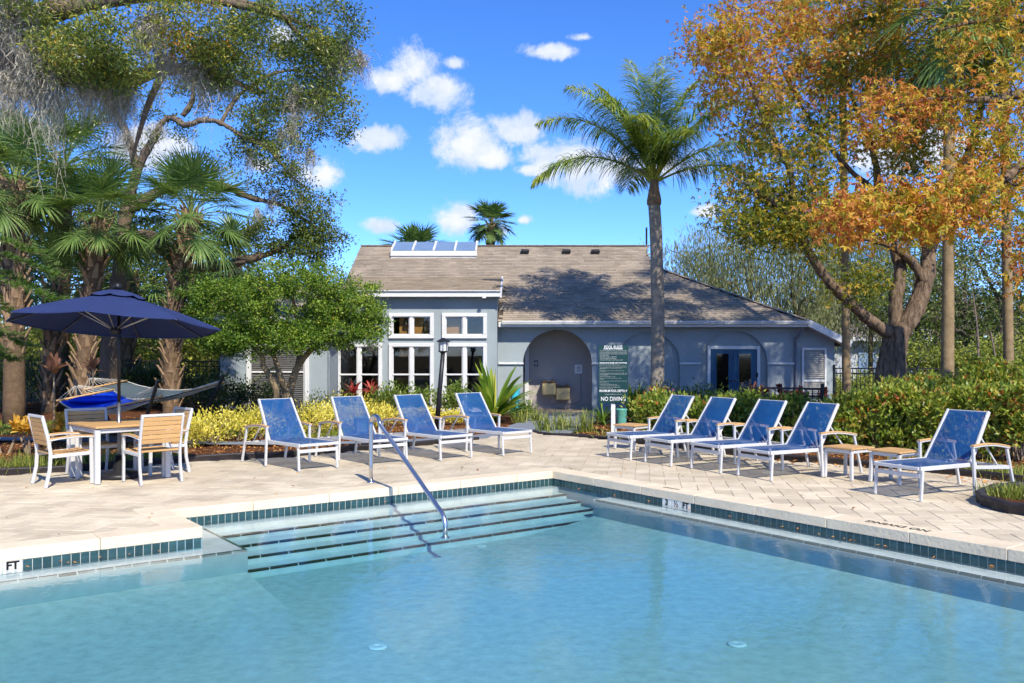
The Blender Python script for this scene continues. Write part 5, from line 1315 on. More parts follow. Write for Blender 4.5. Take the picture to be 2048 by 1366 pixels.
# ---------------------------------------------------------------- queen palm in front of the arches
L_queen = leaf_material('queen_palm_leaf', [(0, rgb(46, 76, 38)), (.5, rgb(94, 126, 54)), (1, rgb(172, 178, 76))], .4, .4, .3, .4)
def queen_palm():
    Y = 24.5; base = at_ground(1312, Y); top = TR(1308, 392, Y); e = tag(empty('queen_palm', base), 'tall grey trunked queen palm with feathery fronds before the clubhouse', 'palm')
    v = top-base; mb = MB(); lean = Vector((0.05, 0, 0))
    pts = [Vector((0, 0, -.1)), v*.2+lean, v*.5+lean*1.5, v*.8+lean, v*.97]; limb(mb, pts, [.21, .185, .18, .17, .165], 14, 8, .02); mb.build('trunk', M_bark_palm, e, True)
    mb = MB(); c0 = v*.96
    mb.tube([c0, c0+Vector((0, 0, .12)), c0+Vector((0, 0, .5)), c0+Vector((0, 0, .95))], [.19, .20, .13, .05], 12); mb.build('crownshaft', M_boot, e, True)
    # fronds: (azimuth in the view plane, start elevation, length, droop)
    spec = [(182, 38, 3.75, 1.7), (172, 58, 4.0, 1.55), (195, 66, 3.7, 1.4), (150, 72, 3.5, 1.1), (120, 80, 3.9, 1.1), (60, 82, 3.9, 1.1), (30, 74, 3.5, 1.1), (8, 62, 3.9, 1.35), (350, 42, 3.8, 1.35), (5, 30, 3.5, 1.3),
            (270, 70, 3.0, 1.3), (285, 50, 2.8, 1.5), (250, 55, 2.9, 1.4), (90, 60, 3.2, 1.3), (100, 40, 2.8, 1.5), (225, 60, 3.2, 1.3), (320, 62, 3.2, 1.2), (75, 86, 3.4, .7)]
    for az, el, Lf, dr in spec:
        a, b = math.radians(az), math.radians(el); d = Vector((math.cos(a)*math.cos(b), math.sin(a)*math.cos(b), math.sin(b))); p = v+Vector((0, 0, .35)); n = 26; pts = []; Ds = []
        for i in range(n+1):
            pts.append(p.copy()); Ds.append(d.copy()); d = (d+Vector((0, 0, -1))*dr/n*(.5+1.1*i/n)).normalized(); p = p+d*Lf/n
        mb = MB(); mb.tube(pts, [.032*(1-i/n)+.004 for i in range(n+1)], 5, False); V = [np.array(mb.v)]; Q = [np.array(mb.f)]; T = [np.full(len(mb.v), .9)]
        m = 380; us = rng.uniform(.16, 1, m); us.sort(); bi = (us*n); k0 = np.minimum(bi.astype(int), n-1); fr = (bi-k0)[:, None]
        PA = np.array([tuple(p) for p in pts]); DA = np.array([tuple(p) for p in Ds]); B = PA[k0]*(1-fr)+PA[k0+1]*fr; Dv = DA[k0]
        sd = unit(np.cross(Dv, np.array([0, 0, 1.0])+rng.normal(size=(m, 3))*.05)); sgn = np.where(rng.random(m) < .5, -1, 1)[:, None]
        dirs = unit(sd*sgn*rng.uniform(.5, 1, (m, 1))+Dv*rng.uniform(.3, .7, (m, 1))+np.array([0, 0, 1])*rng.uniform(-.25, .55, (m, 1)))
        Ls = .92*np.sin(PI*np.clip(us*.85+.13, 0, 1))**.6*rng.uniform(.8, 1.15, m)
        me2 = blades('x', B, dirs, Ls, np.full(m, .022), .42+.35*rng.random(m)+.25*(us > .8), rng.uniform(1.1, 2.2, m), 4)
        nv = len(me2.vertices); co = np.empty(nv*3, np.float32); me2.vertices.foreach_get('co', co); li = np.empty(len(me2.loops), np.int32); me2.loops.foreach_get('vertex_index', li)
        tt = np.empty(nv, np.float32); me2.attributes['t'].data.foreach_get('value', tt); off = len(V[0]); V.append(co.reshape(-1, 3)); Q.append(li.reshape(-1, 4)+off); T.append(tt); bpy.data.meshes.remove(me2)
        link('frond', npmesh('frond', np.concatenate(V), np.concatenate(Q), np.concatenate(T)), L_queen, e)
queen_palm()

# ---------------------------------------------------------------- autumn sweetgum on the right
L_gum = leaf_material('sweetgum_leaf', [(0, rgb(84, 100, 34)), (.3, rgb(148, 142, 40)), (.5, rgb(196, 164, 60)), (.72, rgb(190, 130, 58)), (1, rgb(158, 86, 48))], .75, .5, .4, .3)
def gum():
    Y = 20.0; base = at_ground(1775, Y); e = tag(empty('sweetgum_tree', base), 'big forked sweetgum in yellow and orange autumn leaf behind the hedge', 'tree')
    mb = MB(); nodes = []
    fork = P(1792, 650, Y)
    nodes += limb(mb, [base-Vector((0, 0, .2)), P(1782, 740, Y), P(1790, 690, Y), P(1795, 655, Y)], [.40, .31, .27, .28], 30, 16, .0)
    nodes += limb(mb, [P(1798, 668, Y), P(1830, 620, Y), P(1853, 550, Y+.1), P(1860, 490, Y+.2), P(1880, 420, Y), P(1930, 330, Y-.6), P(1960, 220, Y-1.0), P(1975, 80, Y-1.2)], [.21, .20, .17, .15, .13, .10, .07, .04], 22, 12, .05)
    nodes += limb(mb, [P(1792, 665, Y+.05), P(1792, 600, Y+.15), P(1800, 540, Y+.2), P(1785, 480, Y+.4), P(1760, 390, Y+.6), P(1745, 300, Y+.8), P(1700, 180, Y+.8), P(1680, 40, Y+.9)], [.16, .15, .14, .12, .09, .07, .05, .025], 20, 12, .05)
    nodes += limb(mb, [P(1790, 672, Y-.05), P(1745, 645, Y-.3), P(1700, 605, Y-.6), P(1655, 560, Y-.8), P(1615, 495, Y-1), P(1592, 420, Y-1.1), P(1575, 330, Y-1.2), P(1520, 220, Y-1.3), P(1480, 90, Y-1.4)], [.14, .125, .115, .10, .09, .075, .055, .04, .02], 18, 10, .05)
    nodes += limb(mb, [P(1850, 565, Y), P(1820, 520, Y), P(1770, 488, Y-.4), P(1700, 470, Y-1)], [.12, .09, .07, .03], 9, 5, .04)
    nodes += limb(mb, [P(1600, 450, Y-1), P(1540, 400, Y-1.2), P(1460, 350, Y-1.4)], [.06, .04, .015], 7, 4)
    nodes += limb(mb, [P(1760, 390, Y+.6), P(1690, 330, Y+.2), P(1620, 240, Y), P(1560, 130, Y)], [.07, .05, .04, .02], 7, 4)
    barkify(rel(mb.build('trunk', M_bark_gum, e, True), e), .04)
    E_ = [(PE(1560, 330, Y-.8, 135, 150, 1.8), 78, .22), (PE(1600, 440, Y-1, 120, 70, 1.5), 50, .12), (PE(1530, 110, Y-.6, 160, 130, 2.0), 86, .60), (PE(1730, 230, Y+.6, 150, 150, 1.8), 64, .25), (PE(1900, 300, Y, 150, 130, 1.7), 54, .30),
          (PE(1880, 90, Y-1, 190, 130, 2.0), 66, .5), (PE(1690, 40, Y, 170, 100, 2), 50, .55), (PE(1640, -160, Y, 330, 150, 2.4), 34, .6), (PE(1930, -140, Y-.5, 240, 150, 2.4), 24, .6), (PE(1480, 440, Y-1.2, 70, 50, 1), 18, .12), (PE(2080, 260, Y, 150, 220, 2), 22, .4), (PE(1700, 560, Y-.7, 55, 40, .6), 9, .12), (PE(1430, 120, Y-.8, 40, 80, 1.2), 10, .55)]
    C, T = [], []
    for (c, r), n, t_ in E_:
        p = ell(n, c, r); C.append(p); T.append(np.clip(t_+rng.normal(size=n)*.10, 0, 1))
    C = np.concatenate(C); T = np.concatenate(T)
    tw = MB(); grow(nodes, C, tw, .006, .45, 5, .13); tag(rel(tw.build('branches', M_bark_gum, e), e), kind='stuff')
    P_, off, TT = scatter(C, 62, .23, T, .8); n = len(P_)
    D = leaf_dirs(off, .4, -.5); L_ = rng.uniform(.06, .11, n)
    o = rel(link('crown', starmesh('crown', P_, D, leaf_norms(n, .5), L_, TT), L_gum, e), e)
    return nodes
gum()
def gum_near():
    """bough of a second sweetgum reaching in from the right"""
    base = Vector((11.6, 14.0, 0)); e = tag(empty('sweetgum_tree', base), 'near sweetgum reaching in from the right edge with big orange star leaves', 'tree')
    mb = MB(); nodes = []
    nodes += limb(mb, [base-Vector((0, 0, .2)), Vector((11.5, 14, 2.2)), Vector((11.2, 14, 5)), Vector((10.8, 14, 8.5))], [.3, .24, .2, .12], 12, 5)
    nodes += limb(mb, [Vector((11.4, 14, 2.9)), P(2120, 330, 13.8), P(1990, 370, 13.4), P(1880, 410, 13), P(1780, 430, 12.6), P(1700, 460, 12.4)], [.13, .09, .06, .045, .03, .012], 8, 5)
    nodes += limb(mb, [Vector((11.3, 14, 3.6)), P(2110, 210, 14), P(1980, 200, 14), P(1850, 200, 14), P(1740, 230, 14)], [.12, .09, .06, .035, .012], 8, 5)
    nodes += limb(mb, [Vector((11.0, 14, 5.0)), P(2100, 60, 14.2), P(1980, 40, 14), P(1880, 60, 13.8)], [.1, .07, .04, .012], 8, 5)
    rel(mb.build('trunk', M_bark_gum, e, True), e)
    E_ = [(PE(1790, 430, 12.8, 125, 58, .8), 38, .56), (PE(1900, 400, 13.0, 110, 70, .9), 26, .54), (PE(1700, 440, 12.4, 45, 40, .5), 10, .7), (PE(1990, 330, 13.4, 90, 110, .9), 18, .5), (PE(1800, 215, 14, 120, 80, 1), 20, .62), (PE(1960, 190, 14, 120, 80, 1), 13, .45), (PE(1960, 50, 14, 130, 70, 1), 13, .5), (PE(2040, 520, 13.2, 40, 60, .5), 5, .8)]
    C, T = [], []
    for (c, r), n, t_ in E_: p = ell(n, c, r); C.append(p); T.append(np.clip(t_+rng.normal(size=n)*.09, 0, 1))
    C = np.concatenate(C); T = np.concatenate(T); tw = MB(); grow(nodes, C, tw, .004, .4, 5, .15, .05); tag(rel(tw.build('branches', M_bark_gum, e), e), kind='stuff')
    P_, off, TT = scatter(C, 42, .17, T, .75); n = len(P_); D = leaf_dirs(off, .35, -.7)
    rel(link('crown', starmesh('crown', P_, D, leaf_norms(n, .45), rng.uniform(.07, .12, n), TT), L_gum, e), e)
gum_near()

# ---------------------------------------------------------------- live oaks with moss on the left
L_oak = leaf_material('live_oak_leaf', [(0, rgb(46, 64, 28)), (.5, rgb(96, 112, 44)), (.85, rgb(158, 150, 58)), (1, rgb(180, 116, 46))], .5, .35, .25, .45)
def oak_near():
    base = Vector((-9.6, 12.2, 0)); e = tag(empty('live_oak', base), 'huge near live oak limb across the top left, hung with grey moss', 'tree', 'live oaks hung with moss')
    mb = MB(); nodes = []
    nodes += limb(mb, [base-Vector((0, 0, .2)), Vector((-9.4, 12.2, 1.6)), Vector((-9.0, 12.0, 3.4)), Vector((-8.7, 11.8, 4.6))], [.55, .42, .38, .36], 16, 6, .04)
    nodes += limb(mb, [Vector((-8.9, 11.9, 4.2)), P(-60, 130, 11.6), P(40, 135, 11.4), P(140, 150, 11.4), P(240, 165, 11.8), P(330, 140, 12.4), P(440, 150, 13), P(520, 190, 13.4)], [.34, .27, .21, .16, .11, .08, .05, .02], 14, 6, .05)
    nodes += limb(mb, [P(-60, 110, 11.6), P(60, 40, 11.5), P(200, 0, 11.8), P(360, -10, 12.4), P(520, 20, 13), P(640, 60, 13.4)], [.2, .16, .12, .08, .05, .015], 10, 5, .05)
    nodes += limb(mb, [P(330, 140, 12.4), P(300, 200, 12.6), P(280, 260, 12.6), P(262, 330, 12.7)], [.06, .045, .035, .012], 7, 4)
    nodes += limb(mb, [P(470, 0, 12.8), P(560, 30, 13.2), P(620, 90, 13.6), P(700, 110, 13.8)], [.05, .04, .03, .01], 7, 4)
    rel(mb.build('trunk', M_bark_oak, e, True), e)
    E_ = [(PE(190, 95, 10.9, 130, 55, .8), 36, .50), (PE(250, 145, 11.4, 60, 30, .5), 14, .45), (PE(110, 40, 11.2, 140, 60, .8), 26, .45), (PE(370, 60, 12.2, 120, 70, .9), 40, .62), (PE(430, 130, 12.8, 90, 45, .8), 20, .45), (PE(560, 60, 13.2, 110, 80, .9), 34, .42), (PE(640, 130, 13.6, 70, 70, .7), 22, .35), (PE(560, 190, 13.4, 70, 40, .6), 12, .35), (PE(660, 210, 13.6, 50, 35, .5), 8, .35), (PE(300, -90, 12, 330, 80, 1.2), 14, .5), (PE(690, 60, 13.8, 40, 60, .5), 9, .4)]
    C, T = [], []
    for (c, r), n, t_ in E_: p = ell(n, c, r); C.append(p); T.append(np.clip(t_+rng.normal(size=n)*.12, 0, 1))
    C = np.concatenate(C); T = np.concatenate(T); tw = MB(); grow(nodes, C, tw, .005, .4, 5, .16); tag(rel(tw.build('branches', M_bark_oak, e), e), kind='stuff')
    P_, off, TT = scatter(C, 150, .105, T, .75); n = len(P_)
    rel(link('crown', leafmesh('crown', P_, leaf_dirs(off, .5, .1), leaf_norms(n, .8), rng.uniform(.045, .085, n), rng.uniform(.016, .030, n), TT), L_oak, e), e)
    for px, y0, y1, Y, w in ((20, 20, 120, 11, .2), (55, 60, 190, 11, .14), (14, 150, 260, 11.2, .12), (44, 150, 300, 11.2, .08), (104, 150, 430, 11.2, .09), (118, 100, 250, 11.4, .12), (165, 150, 270, 11.4, .16), (185, 165, 250, 11.6, .1), (235, 160, 320, 11.8, .15), (250, 150, 290, 12, .12), (285, 60, 150, 11.6, .10), (300, 40, 120, 12, .16), (320, 110, 200, 12, .07), (405, 120, 290, 12.6, .06), (395, 100, 150, 12.6, .1), (660, 90, 170, 13.6, .12), (718, 110, 170, 13.8, .05), (640, 180, 250, 13.5, .02), (590, 170, 300, 13.6, .05), (370, 130, 190, 12.4, .05), (30, -20, 60, 11, .2), (455, 150, 220, 13, .03), (78, 160, 240, 11.3, .14), (215, 150, 240, 11.6, .12), (340, 120, 175, 12.2, .05), (690, 90, 160, 13.8, .06)):
        moss(e, tuple(P(px, y0, Y)), (y1-y0)*Y/F, w*.7, 190 if w > .1 else 90)
oak_near()
def oak_far():
    Y = 23.0; base = at_ground(215, Y); e = tag(empty('live_oak', base), 'crooked live oak behind the palms with sparse mossy branches', 'tree', 'live oaks hung with moss')
    mb = MB(); nodes = []
    nodes += limb(mb, [base-Vector((0, 0, .2)), P(225, 640, Y), P(240, 540, Y), P(250, 440, Y), P(275, 340, Y), P(310, 275, Y)], [.30, .22, .19, .16, .12, .085], 14, 8, .08)
    nodes += limb(mb, [P(240, 480, Y), P(300, 475, Y-.3), P(335, 505, Y-.5), P(370, 535, Y-.3), P(440, 532, Y), P(490, 520, Y), P(545, 505, Y+.2), P(600, 470, Y+.3)], [.2, .18, .17, .15, .12, .10, .07, .03], 11, 5, .06)
    nodes += limb(mb, [P(305, 280, Y), P(328, 242, Y), P(345, 236, Y), P(372, 250, Y-.2), P(405, 240, Y-.3), P(442, 246, Y-.2), P(490, 275, Y-.3), P(540, 300, Y-.3), P(580, 350, Y-.3), P(620, 380, Y-.3)], [.10, .085, .08, .075, .07, .06, .05, .04, .03, .012], 10, 7, .1)
    nodes += limb(mb, [P(365, 232, Y), P(385, 200, Y), P(390, 150, Y), P(420, 110, Y)], [.07, .06, .04, .02], 8, 4, .05)
    nodes += limb(mb, [P(255, 420, Y), P(350, 370, Y+.2), P(440, 370, Y+.2), P(500, 395, Y), P(560, 410, Y), P(610, 440, Y), P(660, 475, Y)], [.15, .12, .10, .07, .05, .035, .012], 9, 5, .06)
    nodes += limb(mb, [P(440, 250, Y-.2), P(470, 200, Y), P(520, 160, Y), P(590, 140, Y+.2), P(660, 170, Y+.2)], [.06, .05, .04, .03, .012], 8, 4, .05)
    nodes += limb(mb, [P(275, 340, Y), P(250, 260, Y), P(200, 190, Y), P(130, 120, Y)], [.12, .1, .07, .03], 8, 4, .05)
    barkify(rel(mb.build('trunk', M_bark_oak, e, True), e), .05)
    E_ = [(PE(580, 230, Y-.2, 110, 70, 1.0), 46, .35), (PE(560, 330, Y-.2, 80, 60, .9), 26, .35), (PE(610, 400, Y-.2, 70, 50, .8), 26, .35), (PE(630, 480, Y, 60, 45, .8), 40, .34), (PE(560, 480, Y+.2, 70, 45, .8), 30, .3), (PE(500, 250, Y, 60, 50, .8), 16, .4), (PE(350, 200, Y, 100, 70, 1), 14, .4), (PE(330, 320, Y, 90, 60, 1), 12, .4), (PE(470, 340, Y, 70, 50, .8), 12, .4), (PE(470, 160, Y, 90, 60, 1), 24, .45), (PE(640, 140, Y, 70, 60, .8), 24, .4), (PE(150, 180, Y, 160, 90, 1.2), 18, .45), (PE(120, 330, Y, 120, 90, 1.2), 10, .4), (PE(520, 60, Y, 120, 60, 1), 30, .45), (PE(690, 250, Y, 25, 40, .5), 6, .35)]
    C, T = [], []
    for (c, r), n, t_ in E_: p = ell(n, c, r); C.append(p); T.append(np.clip(t_+rng.normal(size=n)*.1, 0, 1))
    C = np.concatenate(C); T = np.concatenate(T); tw = MB(); grow(nodes, C, tw, .006, .45, 5, .18); tag(rel(tw.build('branches', M_bark_oak, e), e), kind='stuff')
    P_, off, TT = scatter(C, 105, .14, T, .75); n = len(P_)
    rel(link('crown', leafmesh('crown', P_, leaf_dirs(off, .5, .1), leaf_norms(n, .8), rng.uniform(.07, .11, n), rng.uniform(.028, .045, n), TT), L_oak, e), e)
    for px, y0, y1, w in ((285, 265, 315, .5), (250, 270, 330, .3), (310, 250, 320, .3), (580, 250, 340, .1), (590, 270, 370, .12), (560, 260, 330, .06), (545, 400, 440, .1), (500, 300, 380, .05), (620, 300, 380, .05), (515, 420, 480, .06), (540, 380, 420, .15), (330, 350, 400, .15), (585, 330, 400, .08), (600, 400, 450, .06)):
        moss(e, tuple(P(px, y0, Y-.2)), (y1-y0)*Y/F, w, 60)
oak_far()

# ---------------------------------------------------------------- small round-headed tree by the bay window
L_lig = leaf_material('glossy_privet_leaf', [(0, rgb(40, 66, 20)), (.5, rgb(84, 114, 34)), (.85, rgb(142, 160, 56)), (1, rgb(186, 160, 50))], .55, .42, .25, .35)
def privet():
    Y = 20.5; base = at_ground(574, Y); e = tag(empty('privet_tree', base), 'spreading small tree with bright glossy leaves and several pale stems', 'tree')
    mb = MB(); nodes = []
    nodes += limb(mb, [base-Vector((0, 0, .1)), P(574, 800, Y), P(577, 775, Y)], [.16, .12, .12], 10, 4)
    nodes += limb(mb, [P(578, 790, Y), P(590, 745, Y), P(608, 715, Y-.1), P(632, 690, Y-.2), P(650, 672, Y-.2), P(690, 640, Y-.3)], [.10, .08, .07, .06, .05, .02], 9, 5, .05)
    nodes += limb(mb, [P(574, 785, Y), P(562, 758, Y-.2), P(552, 725, Y-.2), P(540, 690, Y-.3), P(520, 650, Y-.3)], [.09, .07, .055, .05, .02], 9, 5, .05)
    nodes += limb(mb, [base+Vector((-.35, -.2, -.05)), P(553, 790, Y-.3), P(538, 750, Y-.4), P(526, 730, Y-.5), P(524, 712, Y-.5), P(505, 690, Y-.6), P(470, 660, Y-.6)], [.08, .07, .065, .06, .06, .04, .015], 9, 5, .05)
    nodes += limb(mb, [P(595, 740, Y), P(600, 680, Y+.3), P(590, 620, Y+.4), P(580, 570, Y+.3)], [.07, .06, .045, .02], 8, 4)
    rel(mb.build('trunk', M_bark_pale, e, True), e)
    E_ = [(PE(560, 605, Y, 190, 62, 1.5), 120, .5), (PE(600, 570, Y, 130, 48, 1.2), 52, .55), (PE(455, 620, Y, 95, 55, 1.1), 46, .42), (PE(690, 610, Y, 85, 60, 1.0), 60, .58), (PE(430, 665, Y-.2, 60, 26, .7), 18, .45), (PE(735, 650, Y-.1, 38, 30, .6), 20, .55), (PE(520, 655, Y-.4, 80, 30, .8), 26, .5), (PE(650, 655, Y-.3, 60, 25, .7), 14, .5), (PE(410, 580, Y+.2, 50, 40, .7), 16, .38), (PE(570, 675, Y-.5, 170, 24, .9), 40, .5), (PE(450, 685, Y-.3, 70, 26, .7), 22, .42), (PE(700, 672, Y-.3, 70, 26, .7), 22, .5), (PE(480, 690, Y-.6, 80, 28, .6), 24, .4), (PE(590, 692, Y-.7, 60, 16, .5), 10, .45)]
    C, T = [], []
    for (c, r), n, t_ in E_: p = ell(n, c, r); C.append(p); T.append(np.clip(t_+rng.normal(size=n)*.10, 0, 1))
    C = np.concatenate(C); T = np.concatenate(T); tw = MB(); grow(nodes, C, tw, .005, .4, 5, .12); tag(rel(tw.build('branches', M_bark_pale, e), e), kind='stuff')
    P_, off, TT = scatter(C, 128, .092, T, .7); n = len(P_)
    rel(link('crown', leafmesh('crown', P_, leaf_dirs(off, .7, .25), leaf_norms(n, .8), rng.uniform(.045, .08, n), rng.uniform(.026, .042, n), TT), L_lig, e), e)
    for px, y0, y1 in ((600, 680, 740), (690, 690, 720), (460, 690, 730), (740, 690, 715)): moss(e, tuple(P(px, y0, Y)), (y1-y0)*Y/F, .18, 40)
privet()

# ---------------------------------------------------------------- conifer boughs at the left margin
L_pine = leaf_material('soft_pine_needle', [(0, rgb(40, 72, 22)), (.5, rgb(78, 116, 36)), (1, rgb(128, 156, 56))], .5, .45, .3, .35)
def pine():
    Y = 15.5; base = at_ground(-170, Y); e = tag(empty('norfolk_pine', base), 'soft green conifer boughs reaching in at the left margin', 'tree'); mb = MB(); B, D = [], []
    limb(mb, [base-Vector((0, 0, .1)), base+Vector((0, 0, 2.5)), base+Vector((.1, 0, 5))], [.14, .11, .05], 10, 5)
    for x1, y1, x0, y0, dy in ((100, 548, -165, 500, .3), (62, 505, -165, 470, -.4), (104, 600, -165, 545, -.2), (70, 650, -165, 590, .4), (45, 690, -165, 640, -.3), (60, 575, -165, 520, .6), (20, 720, -165, 690, .1)):
        a, b = P(x0, y0, Y), P(x1, y1, Y+dy); m = a.lerp(b, .55)+Vector((0, 0, .16)); pts = smooth_line([a, m, b], 8); mb.tube(pts, [.028-.024*i/(len(pts)-1) for i in range(len(pts))], 5, False); ax = (b-a).normalized()
        for i in range(3, len(pts)):
            for s in (-1, 1):
                for k in range(2):
                    sd = Vector((-ax.y, ax.x, 0))*s+ax*.75+Vector((0, 0, R.uniform(-.1, .35))); sd.normalize(); ln = R.uniform(.28, .5)*(1.15-.5*i/len(pts)); q = pts[i]+ax*R.uniform(-.05, .05); mb.tube([q, q+sd*ln*.6, q+sd*ln+Vector((0, 0, .03))], [.008, .006, .003], 4, False)
                    for _ in range(46): t_ = R.random(); B.append(tuple(q+sd*ln*t_)); D.append(tuple(sd*.9+Vector((R.gauss(0, .5), R.gauss(0, .5), R.gauss(.25, .5)))))
    rel(mb.build('trunk', M_bark_oak, e, True), e); n = len(B)
    rel(link('needles', leafmesh('needles', np.array(B), np.array(D), leaf_norms(n, .6), rng.uniform(.05, .10, n), np.full(n, .008), rng.uniform(.2, .8, n)), L_pine, e), e)
pine()
# ---------------------------------------------------------------- shrubs, hedges, ground cover
L_hedge = leaf_material('hedge_leaf', [(0, rgb(58, 82, 28)), (.5, rgb(116, 136, 48)), (.8, rgb(172, 176, 78)), (.95, rgb(170, 130, 60)), (1, rgb(172, 96, 48))], .5, .38, .36, .4)
L_yel = leaf_material('variegated_yellow_leaf', [(0, rgb(110, 120, 36)), (.4, rgb(196, 184, 60)), (1, rgb(236, 222, 120))], .6, .4, .25, .4)
L_green = leaf_material('green_shrub_leaf', [(0, rgb(36, 56, 26)), (.5, rgb(76, 100, 40)), (1, rgb(132, 146, 60))], .55, .35, .25, .5)
L_dark = leaf_material('dark_shrub_leaf', [(0, rgb(26, 42, 24)), (.6, rgb(54, 74, 36)), (1, rgb(96, 112, 56))], .55, .35, .2, .5)
L_red = leaf_material('red_cordyline_leaf', [(0, rgb(70, 22, 30)), (.5, rgb(140, 34, 52)), (1, rgb(176, 84, 70))], .5, .35, .3, .4)
L_ti = leaf_material('dull_red_ti_leaf', [(0, rgb(70, 48, 40)), (.5, rgb(104, 66, 54)), (1, rgb(130, 92, 72))], .5, .45, .3, .3)
L_maroon = leaf_material('maroon_leaf', [(0, rgb(46, 24, 28)), (.5, rgb(92, 44, 40)), (1, rgb(150, 84, 52))], .6, .45, .3, .3)
L_croton = leaf_material('croton_leaf', [(0, rgb(140, 96, 36)), (.5, rgb(206, 160, 60)), (1, rgb(222, 196, 96))], .6, .35, .3, .4)
L_strap = leaf_material('strap_leaf', [(0, rgb(52, 84, 24)), (.5, rgb(110, 140, 44)), (.9, rgb(170, 178, 74)), (1, rgb(196, 150, 50))], .5, .35, .3, .45)
L_grass = leaf_material('liriope_blade', [(0, rgb(62, 82, 28)), (.5, rgb(120, 132, 52)), (1, rgb(180, 176, 100))], .6, .45, .3, .35)
L_litter = leaf_material('dead_leaf', [(0, rgb(92, 60, 36)), (.5, rgb(150, 104, 62)), (.85, rgb(186, 142, 88)), (1, rgb(200, 130, 50))], 1.0, .8, .1, .1)
M_twig = material('shrub_stem', rgb(150, 132, 108), .9, .1, .25, 8)
def bush(name, c, r, h, n, LL, LW, mat, label, cat='shrub', group=None, t0=.5, stems=7, ncl=26, sig=None, up=.35):
    """rounded shrub: stems fanning up to leaf clusters"""
    c = Vector(c); e = tag(empty(name, c), label, cat, group)
    base = np.array([0, 0, h*.55]); C = ell(ncl, base, (r*.86, r*.86, h*.42)); C = C[C[:, 2] > h*.12]
    mb = MB()
    for k in range(stems):
        q = C[R.randrange(len(C))]; mb.tube([(R.uniform(-.1, .1)*r, R.uniform(-.1, .1)*r, -.05), (q[0]*.4, q[1]*.4, q[2]*.55), tuple(q)], [.016, .011, .005], 5, False)
    o = mb.build('stems', M_twig, e); o['kind'] = 'stuff'
    per = max(1, n//len(C)); P_, off, T = scatter(C, per, sig or r*.20, np.clip(t0+rng.normal(size=len(C))*.12, 0, 1), .8); P_[:, 2] = np.maximum(P_[:, 2], .03); m = len(P_)
    D = unit(unit(P_-np.array([0, 0, h*.25]))*.6+rng.normal(size=(m, 3))*.45+np.array([0, 0, up]))
    link('foliage', leafmesh('foliage', P_, D, leaf_norms(m, .7), rng.uniform(.7, 1.2, m)*LL, rng.uniform(.8, 1.1, m)*LW, T), mat, e)
    return e
def gp(px, py, dz=0.0):
    """ground point under a pixel, on the sloping beds"""
    z = 0.0
    for _ in range(6): g = G(px, py, z); z = gz(g.x, g.y)
    return Vector((g.x, g.y, z+dz))
where_y = ['beside the dining chairs', 'between table and first lounger', 'left of the first lounger', 'just behind the first lounger', 'between first and second loungers', 'behind the second lounger', 'by the grey pot', 'behind the handrail top', 'between second and third loungers', 'behind the third lounger', 'left of the lamp post', 'right of the lamp post', 'in front of the wing louvre', 'under the privet stems', 'at the bay corner']
ylist = [(380, 892, .42, .50), (428, 886, .52, .58), (478, 880, .46, .55), (520, 874, .45, .55), (625, 868, .50, .60), (665, 862, .5, .58), (700, 858, .42, .5), (742, 856, .46, .55), (775, 852, .4, .48), (835, 850, .38, .40), (862, 846, .3, .36), (905, 848, .3, .32), (640, 838, .55, .62), (690, 836, .5, .6), (745, 834, .5, .62)]
for (px, py, r, h), wtxt in zip(ylist, where_y):
    bush('variegated_shrub', gp(px, py), r, h, 950, .075, .030, L_yel, 'bright yellow variegated shrub '+wtxt, group='yellow variegated shrubs along the left beds', t0=.55)
dl = [(450, 826, .8, .75, 'left of the louvre'), (520, 822, .9, .7, 'behind the first lounger back'), (655, 818, .8, .8, 'under the dark wall recess'), (700, 814, .7, .9, 'left of the red cordylines'), (610, 815, .6, .8, 'at the privet foot')]
for px, py, r, h, wtxt in dl: bush('dark_shrub', gp(px, py), r, h, 1500, .09, .038, L_dark, 'dark green shrub '+wtxt, group='dark shrubs along the wing wall', t0=.45)
gl = [(800, 838, .55, .95, 'below the left bay window'), (850, 836, .55, .85, 'between the bay windows'), (770, 836, .5, .85, 'at the bay corner right of the cordylines'), (920, 838, .5, .95, 'below the right bay window'), (1040, 836, .5, .35, 'low beside the big strappy plant')]
for px, py, r, h, wtxt in gl: bush('green_shrub', gp(px, py), r, h, 1000, .10, .045, L_green, 'loose light green shrub '+wtxt, group='green shrubs under the bay windows', t0=.7)
# cordylines, crotons, strappy plants
def rosette(name, c, stem_h, n, L_, W_, mat, label, cat, droop=.8, t0=.5, tops=1, group=None, elev=(10, 80)):
    c = Vector(c); e = tag(empty(name, c), label, cat, group); mb = MB()
    Bs, Ds = [], []
    for k in range(tops):
        dx, dy = (0, 0) if tops == 1 else (R.uniform(-.25, .25), R.uniform(-.2, .2)); hh = stem_h*R.uniform(.8, 1.1)
        mb.tube([(dx*.2, dy*.2, -.05), (dx*.6, dy*.6, hh*.5), (dx, dy, hh)], [.022, .018, .014], 6, False)
        for i in range(n):
            a = i*2.39996+R.uniform(-.3, .3); el = math.radians(R.uniform(*elev)); Bs.append((dx, dy, hh-R.uniform(0, .12))); Ds.append((math.cos(a)*math.cos(el), math.sin(a)*math.cos(el), math.sin(el)))
    if stem_h > .12: mb.build('stem', M_twig, e)
    m = len(Bs)
    link('leaves', blades('leaves', np.array(Bs), np.array(Ds), rng.uniform(.75, 1.1, m)*L_, rng.uniform(.85, 1.1, m)*W_, np.clip(t0+rng.normal(size=m)*.15, 0, 1), droop, 5), mat, e)
    return e
rosette('cordyline', gp(707, 832), .75, 26, .42, .075, L_red, 'magenta red cordyline in front of the left bay window', 'plant', .7, .6, 1, 'red cordylines')
